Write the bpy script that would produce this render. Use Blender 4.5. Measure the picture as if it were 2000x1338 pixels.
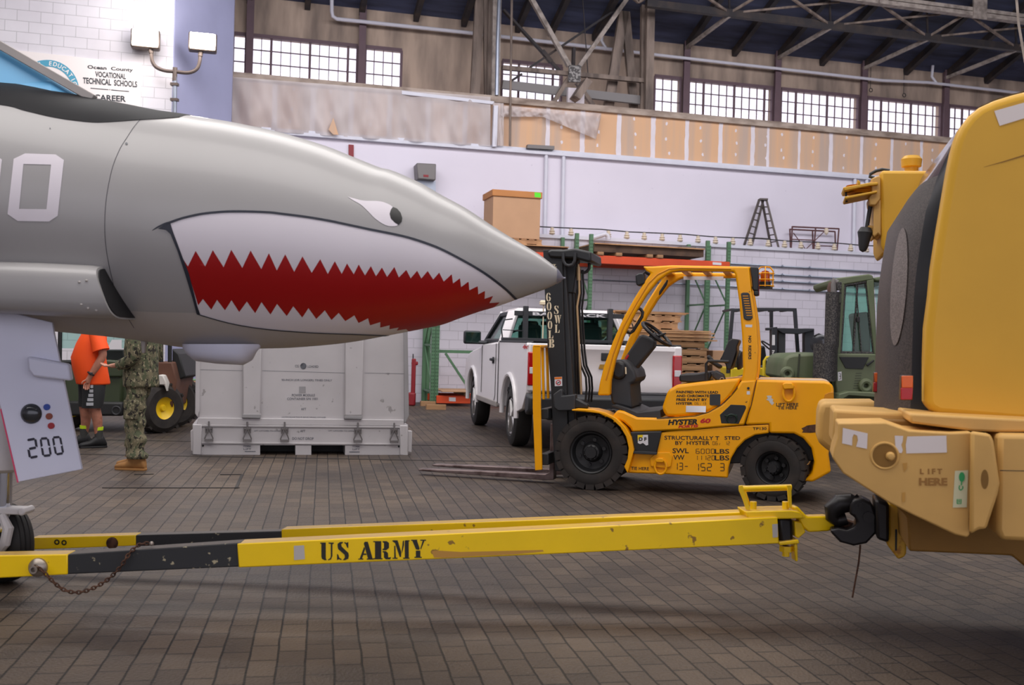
import bpy, bmesh, math, random
from math import sin, cos, pi, atan, atan2, radians, sqrt
from mathutils import Vector, Matrix
from mathutils.bvhtree import BVHTree
from mathutils.geometry import delaunay_2d_cdt, interpolate_bezier
for o in list(bpy.data.objects): bpy.data.objects.remove(o)
random.seed(7)
SC = bpy.context.scene
COL = SC.collection
# ------------------------------------------------------------ camera
FOC, EYE, ROLL = 2000.0, 1.40, atan(.027)
CR, SR = cos(ROLL), sin(ROLL)
cd = bpy.data.cameras.new('camera'); cam = bpy.data.objects.new('camera', cd); COL.objects.link(cam)
cd.sensor_width = 36.0; cd.lens = 36.0*FOC/2000.0; cd.clip_end = 300
cam.matrix_world = Matrix(((CR, -SR*1, 0, 0), (0, 0, -1, 0), (SR, CR, 0, EYE), (0, 0, 0, 1)))
cd.dof.use_dof = True; cd.dof.focus_distance = 8.6; cd.dof.aperture_fstop = 3.6
SC.camera = cam
# ------------------------------------------------------------ world, lights, exposure
def lin(c):
    c = c/255.0
    return c/12.92 if c <= .04045 else ((c+.055)/1.055)**2.4
def rgb(c): return (lin(c[0]), lin(c[1]), lin(c[2]), 1)
SC.view_settings.view_transform = 'Standard'; SC.view_settings.look = 'None'
SC.view_settings.exposure = 0.0; SC.view_settings.gamma = 1.0
SC.view_settings.use_curve_mapping = False
W = bpy.data.worlds.new('world'); SC.world = W; W.use_nodes = True
bg = W.node_tree.nodes['Background']; bg.inputs[0].default_value = (.93, .90, 1.0, 1); bg.inputs[1].default_value = 1.5
def area(name, loc, rot, sx, sy, power, col):
    l = bpy.data.lights.new(name, 'AREA'); l.shape = 'RECTANGLE'; l.size = sx; l.size_y = sy
    l.energy = power; l.color = col
    o = bpy.data.objects.new(name, l); COL.objects.link(o); o.location = loc; o.rotation_euler = rot
    return o
# high-bay strip luminaires hanging under the hangar roof
area('bay_light_front', (-2, 3.5, 9.0), (radians(0), 0, 0), 16, 5, 1000, (1, .95, .92))
area('bay_light_middle', (-1, 11.5, 9.2), (0, 0, 0), 18, 4, 1150, (1, .96, .94))
area('bay_light_back', (3, 18, 9.3), (radians(35), 0, radians(15)), 22, 2, 1000, (.96, .94, 1.0))
# ------------------------------------------------------------ pixel <-> place helpers
def ray(x, y):
    u, v = x-1000.0, 669.0-y
    return Vector(((u*CR - v*SR)/FOC, 1.0, (u*SR + v*CR)/FOC))
EYEV = Vector((0, 0, EYE))
def P(x, y, d): return EYEV + ray(x, y)*d
def on(x, y, p0, n):
    r = ray(x, y); return EYEV + r*((p0-EYEV).dot(n)/r.dot(n))
def G(x, y, z=0.0): return on(x, y, Vector((0, 0, z)), Vector((0, 0, 1)))
# ------------------------------------------------------------ materials
MATS = {}
def mat(name, c, rough=.5, metal=0., var=.0, scale=3., c2=None, bump=0., bscale=40., spots=None, coat=0., spec=None, thresh=(.45, .65), stretch=(1, 1, 1), alpha=None, trans=0., rvar=0.):
    m = bpy.data.materials.new(name); m.use_nodes = True; MATS[name] = m
    nt = m.node_tree; N = nt.nodes; L = nt.links; b = N['Principled BSDF']
    b.inputs['Base Color'].default_value = rgb(c); b.inputs['Roughness'].default_value = rough; b.inputs['Metallic'].default_value = metal
    if coat: b.inputs['Coat Weight'].default_value = coat; b.inputs['Coat Roughness'].default_value = .12
    if spec is not None: b.inputs['Specular IOR Level'].default_value = spec
    if trans: b.inputs['Transmission Weight'].default_value = trans
    if alpha is not None: b.inputs['Alpha'].default_value = alpha
    tc = N.new('ShaderNodeTexCoord'); mp = N.new('ShaderNodeMapping'); mp.inputs['Scale'].default_value = stretch
    L.new(tc.outputs['Object'], mp.inputs[0])
    def noise(s, det=4):
        n = N.new('ShaderNodeTexNoise'); n.inputs['Scale'].default_value = s; n.inputs['Detail'].default_value = det
        L.new(mp.outputs[0], n.inputs['Vector']); return n
    last = None
    if var or c2:
        n = noise(scale); cr = N.new('ShaderNodeValToRGB')
        a = rgb(c); e = rgb(c2) if c2 else None
        cr.color_ramp.elements[0].position = thresh[0] if c2 else .3
        cr.color_ramp.elements[1].position = thresh[1] if c2 else .7
        cr.color_ramp.elements[0].color = a if c2 else tuple(q*(1-var) for q in a[:3])+(1,)
        cr.color_ramp.elements[1].color = e if c2 else tuple(min(1, q*(1+var)) for q in a[:3])+(1,)
        L.new(n.outputs['Fac'], cr.inputs[0]); last = cr.outputs[0]
    if spots:
        # spots = (colour, noise scale, threshold)
        n = noise(spots[1], 8); cr = N.new('ShaderNodeValToRGB')
        cr.color_ramp.elements[0].position = spots[2]; cr.color_ramp.elements[1].position = spots[2]+.03
        cr.color_ramp.elements[0].color = (0, 0, 0, 1); cr.color_ramp.elements[1].color = (1, 1, 1, 1)
        mx = N.new('ShaderNodeMixRGB'); L.new(n.outputs['Fac'], cr.inputs[0]); L.new(cr.outputs[0], mx.inputs[0])
        if last: L.new(last, mx.inputs[1])
        else: mx.inputs[1].default_value = rgb(c)
        mx.inputs[2].default_value = rgb(spots[0]); last = mx.outputs[0]
    if last: L.new(last, b.inputs['Base Color'])
    if rvar:
        n = noise(scale*1.7); mr = N.new('ShaderNodeMapRange'); mr.inputs['To Min'].default_value = max(0, rough-rvar); mr.inputs['To Max'].default_value = min(1, rough+rvar)
        L.new(n.outputs['Fac'], mr.inputs[0]); L.new(mr.outputs[0], b.inputs['Roughness'])
    if bump:
        n = noise(bscale); bp = N.new('ShaderNodeBump'); bp.inputs['Strength'].default_value = bump; bp.inputs['Distance'].default_value = .01
        L.new(n.outputs['Fac'], bp.inputs['Height']); L.new(bp.outputs[0], b.inputs['Normal'])
    return m
def emis(name, c, s):
    m = bpy.data.materials.new(name); m.use_nodes = True; b = m.node_tree.nodes['Principled BSDF']
    b.inputs['Base Color'].default_value = rgb(c); b.inputs['Emission Color'].default_value = rgb(c); b.inputs['Emission Strength'].default_value = s
    MATS[name] = m; return m
# ------------------------------------------------------------ object helpers
ROOTS = {}
def tag(o, label, cat, group=None, kind=None):
    if label: o['label'] = label
    if cat: o['category'] = cat
    if group: o['group'] = group
    if kind: o['kind'] = kind
    return o
def thing(name, loc, label, cat, group=None):
    o = bpy.data.objects.new(name, None); COL.objects.link(o); o.location = loc; o.empty_display_size = .2
    return tag(o, label, cat, group)
def worldpos(o):
    p = Vector((0, 0, 0))
    while o: p = p + o.location; o = o.parent
    return p
class MB:
    """collects shapes given in world coordinates and links them as one mesh"""
    def __init__(s): s.b = bmesh.new()
    def _add(s, vs, fs):
        v = [s.b.verts.new(p) for p in vs]
        for f in fs:
            try: s.b.faces.new([v[i] for i in f])
            except ValueError: pass
        return s
    def box(s, c, size, R=None):
        c = Vector(c); h = Vector(size)/2; R = R or Matrix.Identity(3)
        vs = [c + R @ Vector((h.x*i, h.y*j, h.z*k)) for i in (-1, 1) for j in (-1, 1) for k in (-1, 1)]
        return s._add(vs, [(0, 1, 3, 2), (4, 6, 7, 5), (0, 4, 5, 1), (2, 3, 7, 6), (0, 2, 6, 4), (1, 5, 7, 3)])
    def box2(s, a, b):
        a, b = Vector(a), Vector(b); return s.box((a+b)/2, (abs(b.x-a.x), abs(b.y-a.y), abs(b.z-a.z)))
    def prism(s, pts, vec):
        vec = Vector(vec); n = len(pts); vs = [Vector(p) for p in pts] + [Vector(p)+vec for p in pts]
        fs = [tuple(range(n)), tuple(reversed(range(n, 2*n)))] + [(i, i+n, (i+1) % n+n, (i+1) % n) for i in range(n)]
        return s._add(vs, fs)
    def loft(s, rings, cap=True):
        n = len(rings[0]); vs = [Vector(p) for r in rings for p in r]; fs = []
        for i in range(len(rings)-1):
            for j in range(n): fs.append((i*n+j, i*n+(j+1) % n, (i+1)*n+(j+1) % n, (i+1)*n+j))
        if cap: fs.append(tuple(reversed(range(n)))); fs.append(tuple(range((len(rings)-1)*n, len(rings)*n)))
        return s._add(vs, fs)
    def tube(s, path, r, seg=8, cap=True, flat=1.0, up=None):
        path = [Vector(p) for p in path]; rings = []
        rr = r if isinstance(r, (list, tuple)) else [r]*len(path)
        prev = None
        for i, p in enumerate(path):
            t = (path[min(i+1, len(path)-1)] - path[max(i-1, 0)]).normalized()
            if prev is None:
                u = Vector(up) if up else (Vector((0, 0, 1)) if abs(t.z) < .9 else Vector((1, 0, 0)))
            else: u = prev
            u = (u - t*u.dot(t)).normalized(); prev = u; w = t.cross(u)
            rings.append([p + (u*cos(2*pi*k/seg) + w*sin(2*pi*k/seg)*flat)*rr[i] for k in range(seg)])
        return s.loft(rings, cap)
    def cyl(s, a, b, r, seg=20, r2=None):
        return s.tube([a, b], [r, r2 if r2 is not None else r], seg)
    def lathe(s, c, axis, prof, seg=40, mode=True):
        """prof: list of (distance along axis, radius)"""
        c = Vector(c); ax = Vector(axis).normalized(); u = Vector((0, 0, 1)) if abs(ax.z) < .9 else Vector((1, 0, 0))
        u = (u-ax*u.dot(ax)).normalized(); w = ax.cross(u)
        rings = [[c+ax*a+(u*cos(2*pi*k/seg)+w*sin(2*pi*k/seg))*max(r, 1e-4) for k in range(seg)] for a, r in prof]
        if mode == 'ring': rings.append(rings[0])   # a hollow tyre: the section closes on itself
        return s.loft(rings, mode is True)
    def torus(s, c, axis, R, r, seg=32, s2=8, a0=0, a1=2*pi):
        c = Vector(c); ax = Vector(axis).normalized(); u = Vector((0, 0, 1)) if abs(ax.z) < .9 else Vector((1, 0, 0))
        u = (u-ax*u.dot(ax)).normalized(); w = ax.cross(u); full = abs(a1-a0-2*pi) < 1e-6
        rings = []
        for i in range(seg+(0 if full else 1)):
            t = a0+(a1-a0)*i/seg; d = u*cos(t)+w*sin(t)
            rings.append([c+d*R+(d*cos(2*pi*k/s2)+ax*sin(2*pi*k/s2))*r for k in range(s2)])
        if full: rings.append(rings[0]); return s.loft(rings, False)
        return s.loft(rings, True)
    def sphere(s, c, r, seg=20, sc=(1, 1, 1)):
        c = Vector(c); rings = []
        for i in range(1, seg//2):
            t = pi*i/(seg//2); rings.append([c+Vector((r*sc[0]*sin(t)*cos(2*pi*k/seg), r*sc[1]*sin(t)*sin(2*pi*k/seg), r*sc[2]*cos(t))) for k in range(seg)])
        return s.loft(rings, True)
    def build(s, name, m, parent=None, smooth=30, bevel=0., bseg=2, subsurf=0, label=None):
        bm = s.b
        bmesh.ops.remove_doubles(bm, verts=bm.verts, dist=1e-6)
        bmesh.ops.recalc_face_normals(bm, faces=bm.faces)
        off = worldpos(parent) if parent else None
        if off is None:
            if bm.verts:
                xs = [v.co for v in bm.verts]
                off = Vector(((min(v.x for v in xs)+max(v.x for v in xs))/2, (min(v.y for v in xs)+max(v.y for v in xs))/2, min(v.z for v in xs)))
            else: off = Vector((0, 0, 0))
        for v in bm.verts: v.co -= off
        if smooth:
            for f in bm.faces: f.smooth = True
            for e in bm.edges:
                if len(e.link_faces) != 2 or e.calc_face_angle(0) > radians(smooth): e.smooth = False
        me = bpy.data.meshes.new(name); bm.to_mesh(me); bm.free()
        me.materials.append(MATS[m] if isinstance(m, str) else m)
        o = bpy.data.objects.new(name, me); COL.objects.link(o)
        if parent: o.parent = parent
        else: o.location = off
        if bevel:
            q = o.modifiers.new('bevel', 'BEVEL'); q.width = bevel; q.segments = bseg; q.limit_method = 'ANGLE'; q.angle_limit = radians(35); q.harden_normals = False
        if subsurf:
            q = o.modifiers.new('sub', 'SUBSURF'); q.levels = subsurf; q.render_levels = subsurf
        if label: o['label'] = label
        return o
def dup(root, shift, label=None, group=None):
    def cp(o, par):
        c = o.copy(); COL.objects.link(c)
        if par: c.parent = par
        for ch in o.children: cp(ch, c)
        return c
    r = cp(root, None); r.location = root.location + Vector(shift)
    if label: r['label'] = label
    if group: r['group'] = group
    return r
def bvh(objs):
    vs, fs = [], []
    for o in objs:
        w = worldpos(o); k = len(vs)
        vs += [v.co+w for v in o.data.vertices]; fs += [tuple(i+k for i in p.vertices) for p in o.data.polygons]
    return BVHTree.FromPolygons(vs, fs)
def cast(tree, x, y, off):
    r = ray(x, y).normalized(); h = tree.ray_cast(EYEV, r)
    if h[0] is None: return None
    n = h[1]
    if n.dot(r) > 0: n = -n
    return h[0] + n*off
def decal(name, polys, objs, m, parent, off=.002, grid=None, label=None, thick=None, smooth=60, split=False):
    if split:
        tree = objs if isinstance(objs, BVHTree) else bvh(objs)
        for q in polys: decal(name, [q], tree, m, parent, off, grid, label, thick, smooth)
        return
    """paint laid onto the surface of objs: outlines traced in the photograph, seated on the real surface"""
    tree = objs if isinstance(objs, BVHTree) else bvh(objs)
    b = MB()
    for poly in polys:
        pts = [Vector(p) for p in poly]; pp = []
        if grid:
            for i, p in enumerate(pts):
                q = pts[(i+1) % len(pts)]; n = max(1, int((q-p).length/grid))
                pp += [p.lerp(q, k/n) for k in range(n)]
        else: pp = pts
        edges = [(i, (i+1) % len(pp)) for i in range(len(pp))]
        extra = []
        if grid:
            x0, x1 = min(p.x for p in pp), max(p.x for p in pp); y0, y1 = min(p.y for p in pp), max(p.y for p in pp)
            yy = y0+grid/2
            while yy < y1:
                xx = x0+grid/2
                while xx < x1:
                    # inside test
                    ins = False; j = len(pp)-1
                    for i in range(len(pp)):
                        if (pp[i].y > yy) != (pp[j].y > yy) and xx < (pp[j].x-pp[i].x)*(yy-pp[i].y)/(pp[j].y-pp[i].y)+pp[i].x: ins = not ins
                        j = i
                    if ins: extra.append(Vector((xx, yy)))
                    xx += grid
                yy += grid
        vo, eo, fo = delaunay_2d_cdt(pp+extra, edges, [], 1, 1e-5)[:3]
        vs = [cast(tree, v.x, v.y, off) for v in vo]
        for f in fo:
            if all(vs[i] is not None for i in f): b._add([vs[i] for i in f], [tuple(range(len(f)))])
    if grid:
        bm = b.b; bmesh.ops.remove_doubles(bm, verts=bm.verts, dist=1e-5)
        for _ in range(3):
            bmesh.ops.triangulate(bm, faces=bm.faces)
            es = [e for e in bm.edges if e.calc_length() > .034]
            if not es: break
            r_ = bmesh.ops.subdivide_edges(bm, edges=es, cuts=1)
            for g_ in r_['geom_inner']:
                if isinstance(g_, bmesh.types.BMVert):
                    h = tree.find_nearest(g_.co)
                    if h[0] is not None:
                        n_ = h[1] if h[1].dot(g_.co-EYEV) < 0 or abs(h[1].dot((g_.co-EYEV).normalized())) < .3 else -h[1]
                        g_.co = h[0]+n_*off
    return b.build(name, m, parent, smooth=smooth, label=label)
def strip(pts, w):
    """a painted line of width w pixels along pts"""
    pts = [Vector(p) for p in pts]; L_, R_ = [], []
    ww = w if isinstance(w, (list, tuple)) else [w]*len(pts)
    for i, p in enumerate(pts):
        t = (pts[min(i+1, len(pts)-1)]-pts[max(i-1, 0)]).normalized(); n = Vector((-t.y, t.x))
        L_.append(p+n*ww[i]/2); R_.append(p-n*ww[i]/2)
    return L_+R_[::-1]
def spline(pts, n=6):
    """Catmull-Rom through pixel points"""
    pts = [Vector(p) for p in pts]; out = []
    for i in range(len(pts)-1):
        p0, p1, p2, p3 = pts[max(i-1, 0)], pts[i], pts[i+1], pts[min(i+2, len(pts)-1)]
        for k in range(n):
            t = k/n; out.append(.5*((2*p1)+(p2-p0)*t+(2*p0-5*p1+4*p2-p3)*t*t+(3*p1-p0-3*p2+p3)*t**3))
    out.append(pts[-1]); return out
def ell(cx, cy, rx, ry, n=24, rot=0, a0=0, a1=2*pi):
    return [(cx+rx*cos(a)*cos(rot)-ry*sin(a)*sin(rot), cy+rx*cos(a)*sin(rot)+ry*sin(a)*cos(rot)) for a in [a0+(a1-a0)*i/n for i in range(n)]]
def text_mesh(s, bold=0.):
    c = bpy.data.curves.new('t', 'FONT'); c.body = s; c.size = 1; c.offset = bold; c.resolution_u = 3
    o = bpy.data.objects.new('t', c); COL.objects.link(o); bpy.context.view_layer.update()
    me = bpy.data.meshes.new_from_object(o.evaluated_get(bpy.context.evaluated_depsgraph_get()))
    vs = [v.co.copy() for v in me.vertices]; fs = [tuple(p.vertices) for p in me.polygons]
    bpy.data.objects.remove(o); bpy.data.curves.remove(c); bpy.data.meshes.remove(me)
    return vs, fs
def texts(name, items, objs, m, parent, off=.0025, bold=.02, label=None):
    if len(items) > 1:
        tree = objs if isinstance(objs, BVHTree) else bvh(objs)
        for it in items: texts(name, [it], tree, m, parent, off, bold, label)
        return
    """items: (string, x left, y top, x right, y bottom, slope) in photo pixels, lettering seated on the surface"""
    tree = objs if isinstance(objs, BVHTree) else bvh(objs); b = MB()
    for it in items:
        s, x0, y0, x1, y1 = it[:5]; sl = it[5] if len(it) > 5 else 0; sh = it[6] if len(it) > 6 else 0
        vs, fs = text_mesh(s, bold)
        a0, a1 = min(v.x for v in vs), max(v.x for v in vs); c0, c1 = min(v.y for v in vs), max(v.y for v in vs)
        out = []
        for v in vs:
            fx = (v.x-a0)/(a1-a0); fy = (v.y-c0)/(c1-c0)
            x = x0+fx*(x1-x0)+sh*(fy-.5); y = y1-fy*(y1-y0)+(x-x0)*sl
            out.append(cast(tree, x, y, off))
        for f in fs:
            if all(out[i] is not None for i in f): b._add([out[i] for i in f], [tuple(range(len(f)))])
    return b.build(name, m, parent, smooth=0, label=label)
class Fr:
    """a vertical working plane through p0 whose along-axis is (1, k); t is the distance behind it"""
    def __init__(s, p0, k):
        s.p0 = Vector(p0); s.a = Vector((1, k, 0)).normalized(); s.n = Vector((-s.a.y, s.a.x, 0))
    def pt(s, x, y, t=0.): return on(x, y, s.p0+s.n*t, s.n)
    def poly(s, pix, t=0.): return [s.pt(x, y, t) for x, y in pix]
    def prism(s, mb, pix, t0, t1, shift=0.):
        return mb.prism(s.poly(pix, t0), s.n*(t1-t0))
    def w(s, a, t, z): return s.p0+s.a*a+s.n*t+Vector((0, 0, z-s.p0.z))
    def uv(s, p): q = p-s.p0; return q.dot(s.a), q.dot(s.n), p.z
    def R(s): return Matrix((s.a, s.n, Vector((0, 0, 1)))).transposed()
    def box(s, mb, a0, a1, t0, t1, z0, z1):
        return mb.box(s.w((a0+a1)/2, (t0+t1)/2, (z0+z1)/2), (abs(a1-a0), abs(t1-t0), abs(z1-z0)), s.R())
# ============================================================ materials
mat('white_block', (206, 201, 210), .6, var=.05, scale=.6)
mat('white_wall', (214, 208, 218), .55, var=.04, scale=.5, spots=((198, 192, 204), 9, .72))
mat('concrete', (178, 158, 140), .9, c2=(108, 96, 88), scale=1.5, stretch=(1.6, 1.6, .35), thresh=(.35, .75), bump=.3, bscale=8)
mat('drywall', (216, 174, 136), .85, c2=(188, 166, 150), scale=1.1, stretch=(2.2, 2.2, .12), thresh=(.42, .62))
mat('joint_white', (222, 214, 218), .8, var=.05)
mat('sill', (176, 160, 146), .8, c2=(126, 110, 98), scale=2, stretch=(1, 1, 3), thresh=(.4, .7))
mat('white_trim', (205, 205, 214), .4, var=.05)
mat('window_steel', (98, 78, 84), .7, var=.1)
mat('mullion', (116, 104, 112), .6)
mat('blue_siding', (158, 160, 190), .5, var=.06, scale=1)
mat('roof_deck', (68, 74, 100), .8, c2=(36, 38, 52), scale=2.5, stretch=(.25, .25, 4), thresh=(.35, .7))
mat('roof_steel', (44, 40, 42), .7, c2=(72, 60, 52), scale=3, thresh=(.45, .75))
mat('old_steel', (140, 124, 112), .7, c2=(92, 80, 72), scale=5, stretch=(1, 1, .2), thresh=(.38, .65))
mat('pale_steel', (170, 158, 148), .6, c2=(118, 108, 100), scale=6, thresh=(.4, .7))
mat('orange_board', (120, 60, 45), .8)
mat('pvc', (206, 204, 212), .35)
mat('galvanised', (150, 156, 168), .35, metal=.6, var=.1)
mat('grey_box', (112, 108, 106), .5, metal=.3)
mat('red_paint', (130, 20, 30), .5)
mat('black_soft', (20, 20, 22), .6)
m = mat('plastic_sheet', (214, 205, 203), .4, c2=(188, 176, 173), scale=.9, stretch=(1.5, 1.5, .25), thresh=(.35, .65), alpha=.66, bump=.25, bscale=2.5)
# floor pavers
m = bpy.data.materials.new('pavers'); m.use_nodes = True; MATS['pavers'] = m
nt = m.node_tree; N = nt.nodes; L = nt.links; b = N['Principled BSDF']
tc = N.new('ShaderNodeTexCoord'); mp = N.new('ShaderNodeMapping'); mp.inputs['Rotation'].default_value = (0, 0, radians(-90-10.4))
L.new(tc.outputs['Object'], mp.inputs[0])
wn = N.new('ShaderNodeTexNoise'); wn.inputs['Scale'].default_value = 5; L.new(mp.outputs[0], wn.inputs['Vector'])
wa = N.new('ShaderNodeMixRGB'); wa.blend_type = 'ADD'; wa.inputs[0].default_value = .014; L.new(mp.outputs[0], wa.inputs[1]); L.new(wn.outputs['Color'], wa.inputs[2])
br = N.new('ShaderNodeTexBrick'); L.new(wa.outputs[0], br.inputs['Vector'])
br.inputs['Color1'].default_value = rgb((100, 88, 76)); br.inputs['Color2'].default_value = rgb((76, 66, 58)); br.inputs['Mortar'].default_value = rgb((22, 18, 16))
br.inputs['Scale'].default_value = 1; br.inputs['Mortar Size'].default_value = .005; br.inputs['Mortar Smooth'].default_value = .3; br.inputs['Brick Width'].default_value = .215; br.inputs['Row Height'].default_value = .120; br.inputs['Bias'].default_value = -.1
br.offset = .42
n1 = N.new('ShaderNodeTexNoise'); n1.inputs['Scale'].default_value = .9; n1.inputs['Detail'].default_value = 7; n1.inputs['Roughness'].default_value = .62; L.new(mp.outputs[0], n1.inputs['Vector'])
c1 = N.new('ShaderNodeValToRGB'); c1.color_ramp.elements[0].position = .36; c1.color_ramp.elements[1].position = .62
c1.color_ramp.elements[0].color = (.40, .38, .40, 1); c1.color_ramp.elements[1].color = (.82, .76, .70, 1); L.new(n1.outputs[0], c1.inputs[0])
mx = N.new('ShaderNodeMixRGB'); mx.blend_type = 'MULTIPLY'; mx.inputs[0].default_value = 1; L.new(br.outputs['Color'], mx.inputs[1]); L.new(c1.outputs[0], mx.inputs[2])
L.new(mx.outputs[0], b.inputs['Base Color'])
mr = N.new('ShaderNodeMapRange'); mr.inputs['To Min'].default_value = .38; mr.inputs['To Max'].default_value = .72; L.new(n1.outputs[0], mr.inputs[0]); L.new(mr.outputs[0], b.inputs['Roughness'])
n2 = N.new('ShaderNodeTexNoise'); n2.inputs['Scale'].default_value = 60; L.new(mp.outputs[0], n2.inputs['Vector'])
ad = N.new('ShaderNodeMath'); ad.operation = 'MULTIPLY_ADD'; ad.inputs[1].default_value = -1.2; L.new(br.outputs['Fac'], ad.inputs[0]); L.new(n2.outputs[0], ad.inputs[2])
bp = N.new('ShaderNodeBump'); bp.inputs['Strength'].default_value = .8; bp.inputs['Distance'].default_value = .008; L.new(ad.outputs[0], bp.inputs['Height']); L.new(bp.outputs[0], b.inputs['Normal'])
# block work: courses drawn in the wall's own material
def blockmat(name, c, k, bw=.406, rh=.2032, z0=0.):
    m = MATS[name] = bpy.data.materials.new(name); m.use_nodes = True; N = m.node_tree.nodes; L = m.node_tree.links; b = N['Principled BSDF']
    g = N.new('ShaderNodeNewGeometry'); mp = N.new('ShaderNodeMapping'); mp.inputs['Rotation'].default_value = (0, 0, -atan(k))
    L.new(g.outputs['Position'], mp.inputs[0])
    sp = N.new('ShaderNodeSeparateXYZ'); L.new(mp.outputs[0], sp.inputs[0]); cb = N.new('ShaderNodeCombineXYZ'); L.new(sp.outputs['X'], cb.inputs['X']); L.new(sp.outputs['Z'], cb.inputs['Y'])
    br = N.new('ShaderNodeTexBrick'); L.new(cb.outputs[0], br.inputs['Vector'])
    br.inputs['Color1'].default_value = rgb(c); br.inputs['Color2'].default_value = rgb(tuple(q-4 for q in c)); br.inputs['Mortar'].default_value = rgb(tuple(int(q*.85) for q in c))
    br.inputs['Scale'].default_value = 1; br.inputs['Mortar Size'].default_value = .006; br.inputs['Brick Width'].default_value = bw; br.inputs['Row Height'].default_value = rh
    n = N.new('ShaderNodeTexNoise'); n.inputs['Scale'].default_value = .9; n.inputs['Detail'].default_value = 6; L.new(g.outputs['Position'], n.inputs['Vector'])
    cr = N.new('ShaderNodeValToRGB'); cr.color_ramp.elements[0].position = .3; cr.color_ramp.elements[0].color = (.86, .85, .86, 1); cr.color_ramp.elements[1].position = .6; cr.color_ramp.elements[1].color = (1, 1, 1, 1); L.new(n.outputs[0], cr.inputs[0])
    mx = N.new('ShaderNodeMixRGB'); mx.blend_type = 'MULTIPLY'; mx.inputs[0].default_value = 1; L.new(br.outputs[0], mx.inputs[1]); L.new(cr.outputs[0], mx.inputs[2]); L.new(mx.outputs[0], b.inputs['Base Color'])
    b.inputs['Roughness'].default_value = .6
    bp = N.new('ShaderNodeBump'); bp.invert = True; bp.inputs['Strength'].default_value = .5; bp.inputs['Distance'].default_value = .01; L.new(br.outputs['Fac'], bp.inputs['Height']); L.new(bp.outputs[0], b.inputs['Normal'])
KW = .27
blockmat('cmu', (212, 207, 216), KW)
blockmat('cmu_left', (214, 210, 214), KW)
def tintmat(name, c, rough):   # slightly tinted thin glass
    m = MATS[name] = bpy.data.materials.new(name); m.use_nodes = True; N = m.node_tree.nodes; L = m.node_tree.links
    N.remove(N['Principled BSDF']); t = N.new('ShaderNodeBsdfTransparent'); t.inputs[0].default_value = rgb(c); g = N.new('ShaderNodeBsdfGlossy'); g.inputs['Roughness'].default_value = rough
    lw = N.new('ShaderNodeLayerWeight'); pw = N.new('ShaderNodeMath'); pw.operation = 'POWER'; pw.inputs[1].default_value = 4; L.new(lw.outputs['Facing'], pw.inputs[0]); f = N.new('ShaderNodeMath'); f.operation = 'MULTIPLY_ADD'; f.inputs[1].default_value = .6; f.inputs[2].default_value = .03; L.new(pw.outputs[0], f.inputs[0]); mx = N.new('ShaderNodeMixShader'); L.new(f.outputs[0], mx.inputs[0]); L.new(t.outputs[0], mx.inputs[1]); L.new(g.outputs[0], mx.inputs[2]); L.new(mx.outputs[0], N['Material Output'].inputs[0])
tintmat('pane', (254, 253, 255), .02)
tintmat('cab_glass', (212, 236, 228), .03)
tintmat('truck_glass', (214, 236, 230), .03)

# ============================================================ the setting
def struct(o): o['kind'] = 'structure'; return o
FW = Fr((0, 23.55, 0), KW)             # lower block wall, front face
T1, T2 = .75, 2.5                       # upper white wall / window wall, behind it
def zat(x, y, t): return FW.pt(x, y, t).z
def aat(x, y, t): return FW.uv(FW.pt(x, y, t))[0]
AL, AR = -25.0, 24.0
b = MB(); FW.box(b, AL-8, AR+8, -40, 4, -.2, 0); struct(b.build('floor', 'pavers', smooth=0))
ZL = zat(1390, 476, 0)                  # ledge height
b = MB(); FW.box(b, AL, AR, 0, T1-.02, 0, ZL-.08); struct(b.build('wall_back', 'cmu', smooth=0))
ZC0, ZC1 = zat(1120, 306, T1), zat(1120, 296, T1-.05)
b = MB(); FW.box(b, AL, AR, T1, T1+.25, 0, ZC0); struct(b.build('wall_back_upper', 'white_wall', smooth=0))
b = MB(); FW.box(b, AL, AR, -.06, T1, ZL-.08, ZL); struct(b.build('trim_1', 'white_trim', smooth=0))
b = MB(); FW.box(b, AL, AR, T1-.12, T1+.3, ZC0-.02, ZC0+.05); FW.box(b, AL, AR, T1-.06, T1+.3, ZC0+.05, ZC1); struct(b.build('trim_2', 'white_trim', smooth=0))
ZS = zat(1150, 207, T1)                 # top of the boarded band
b = MB(); FW.box(b, AL, AR, T1+.04, T1+.22, ZC1, ZS-.02); wall_dry = struct(b.build('wall_back_board', 'drywall', smooth=0))
b = MB(); FW.box(b, AL, AR, T1-.06, T1+.35, ZS-.12, ZS+.03); struct(b.build('trim_3', 'sill', smooth=0))
b = MB()
for x, w in ((535, 9), (610, 10), (685, 10), (760, 10), (835, 10), (908, 10), (1070, 8), (1138, 10), (1209, 10), (1276, 10), (1342, 9), (1408, 9), (1471, 9), (1501, 6), (1562, 6), (1624, 9), (1684, 8), (1743, 7), (1801, 7), (1860, 7), (1918, 7)):
    a = aat(x, 260, T1+.03); rr = random.Random(x); n = 9; e = []
    for i in range(n): e.append((a-w*.006+rr.uniform(-.01, .01), ZC1+(ZS-.12-ZC1)*i/(n-1)))
    for i in range(n-1, -1, -1): e.append((a+w*.006+rr.uniform(-.01, .01), ZC1+(ZS-.12-ZC1)*i/(n-1)))
    b.prism([FW.w(p, T1+.042, z) for p, z in e], FW.n*-.006)
    for k in range(3):
        aa = a+.4+rr.uniform(-.06, .06); zz = ZC1+.2+k*.33+rr.uniform(-.08, .08); b.prism([FW.w(aa+p[0]*.001+rr.uniform(-.01, .01), T1+.042, zz+p[1]*.001) for p in ell(0, 0, 28, 45, 8)], FW.n*-.005)
b.build('joint_compound', 'joint_white', wall_dry, smooth=0)
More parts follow.
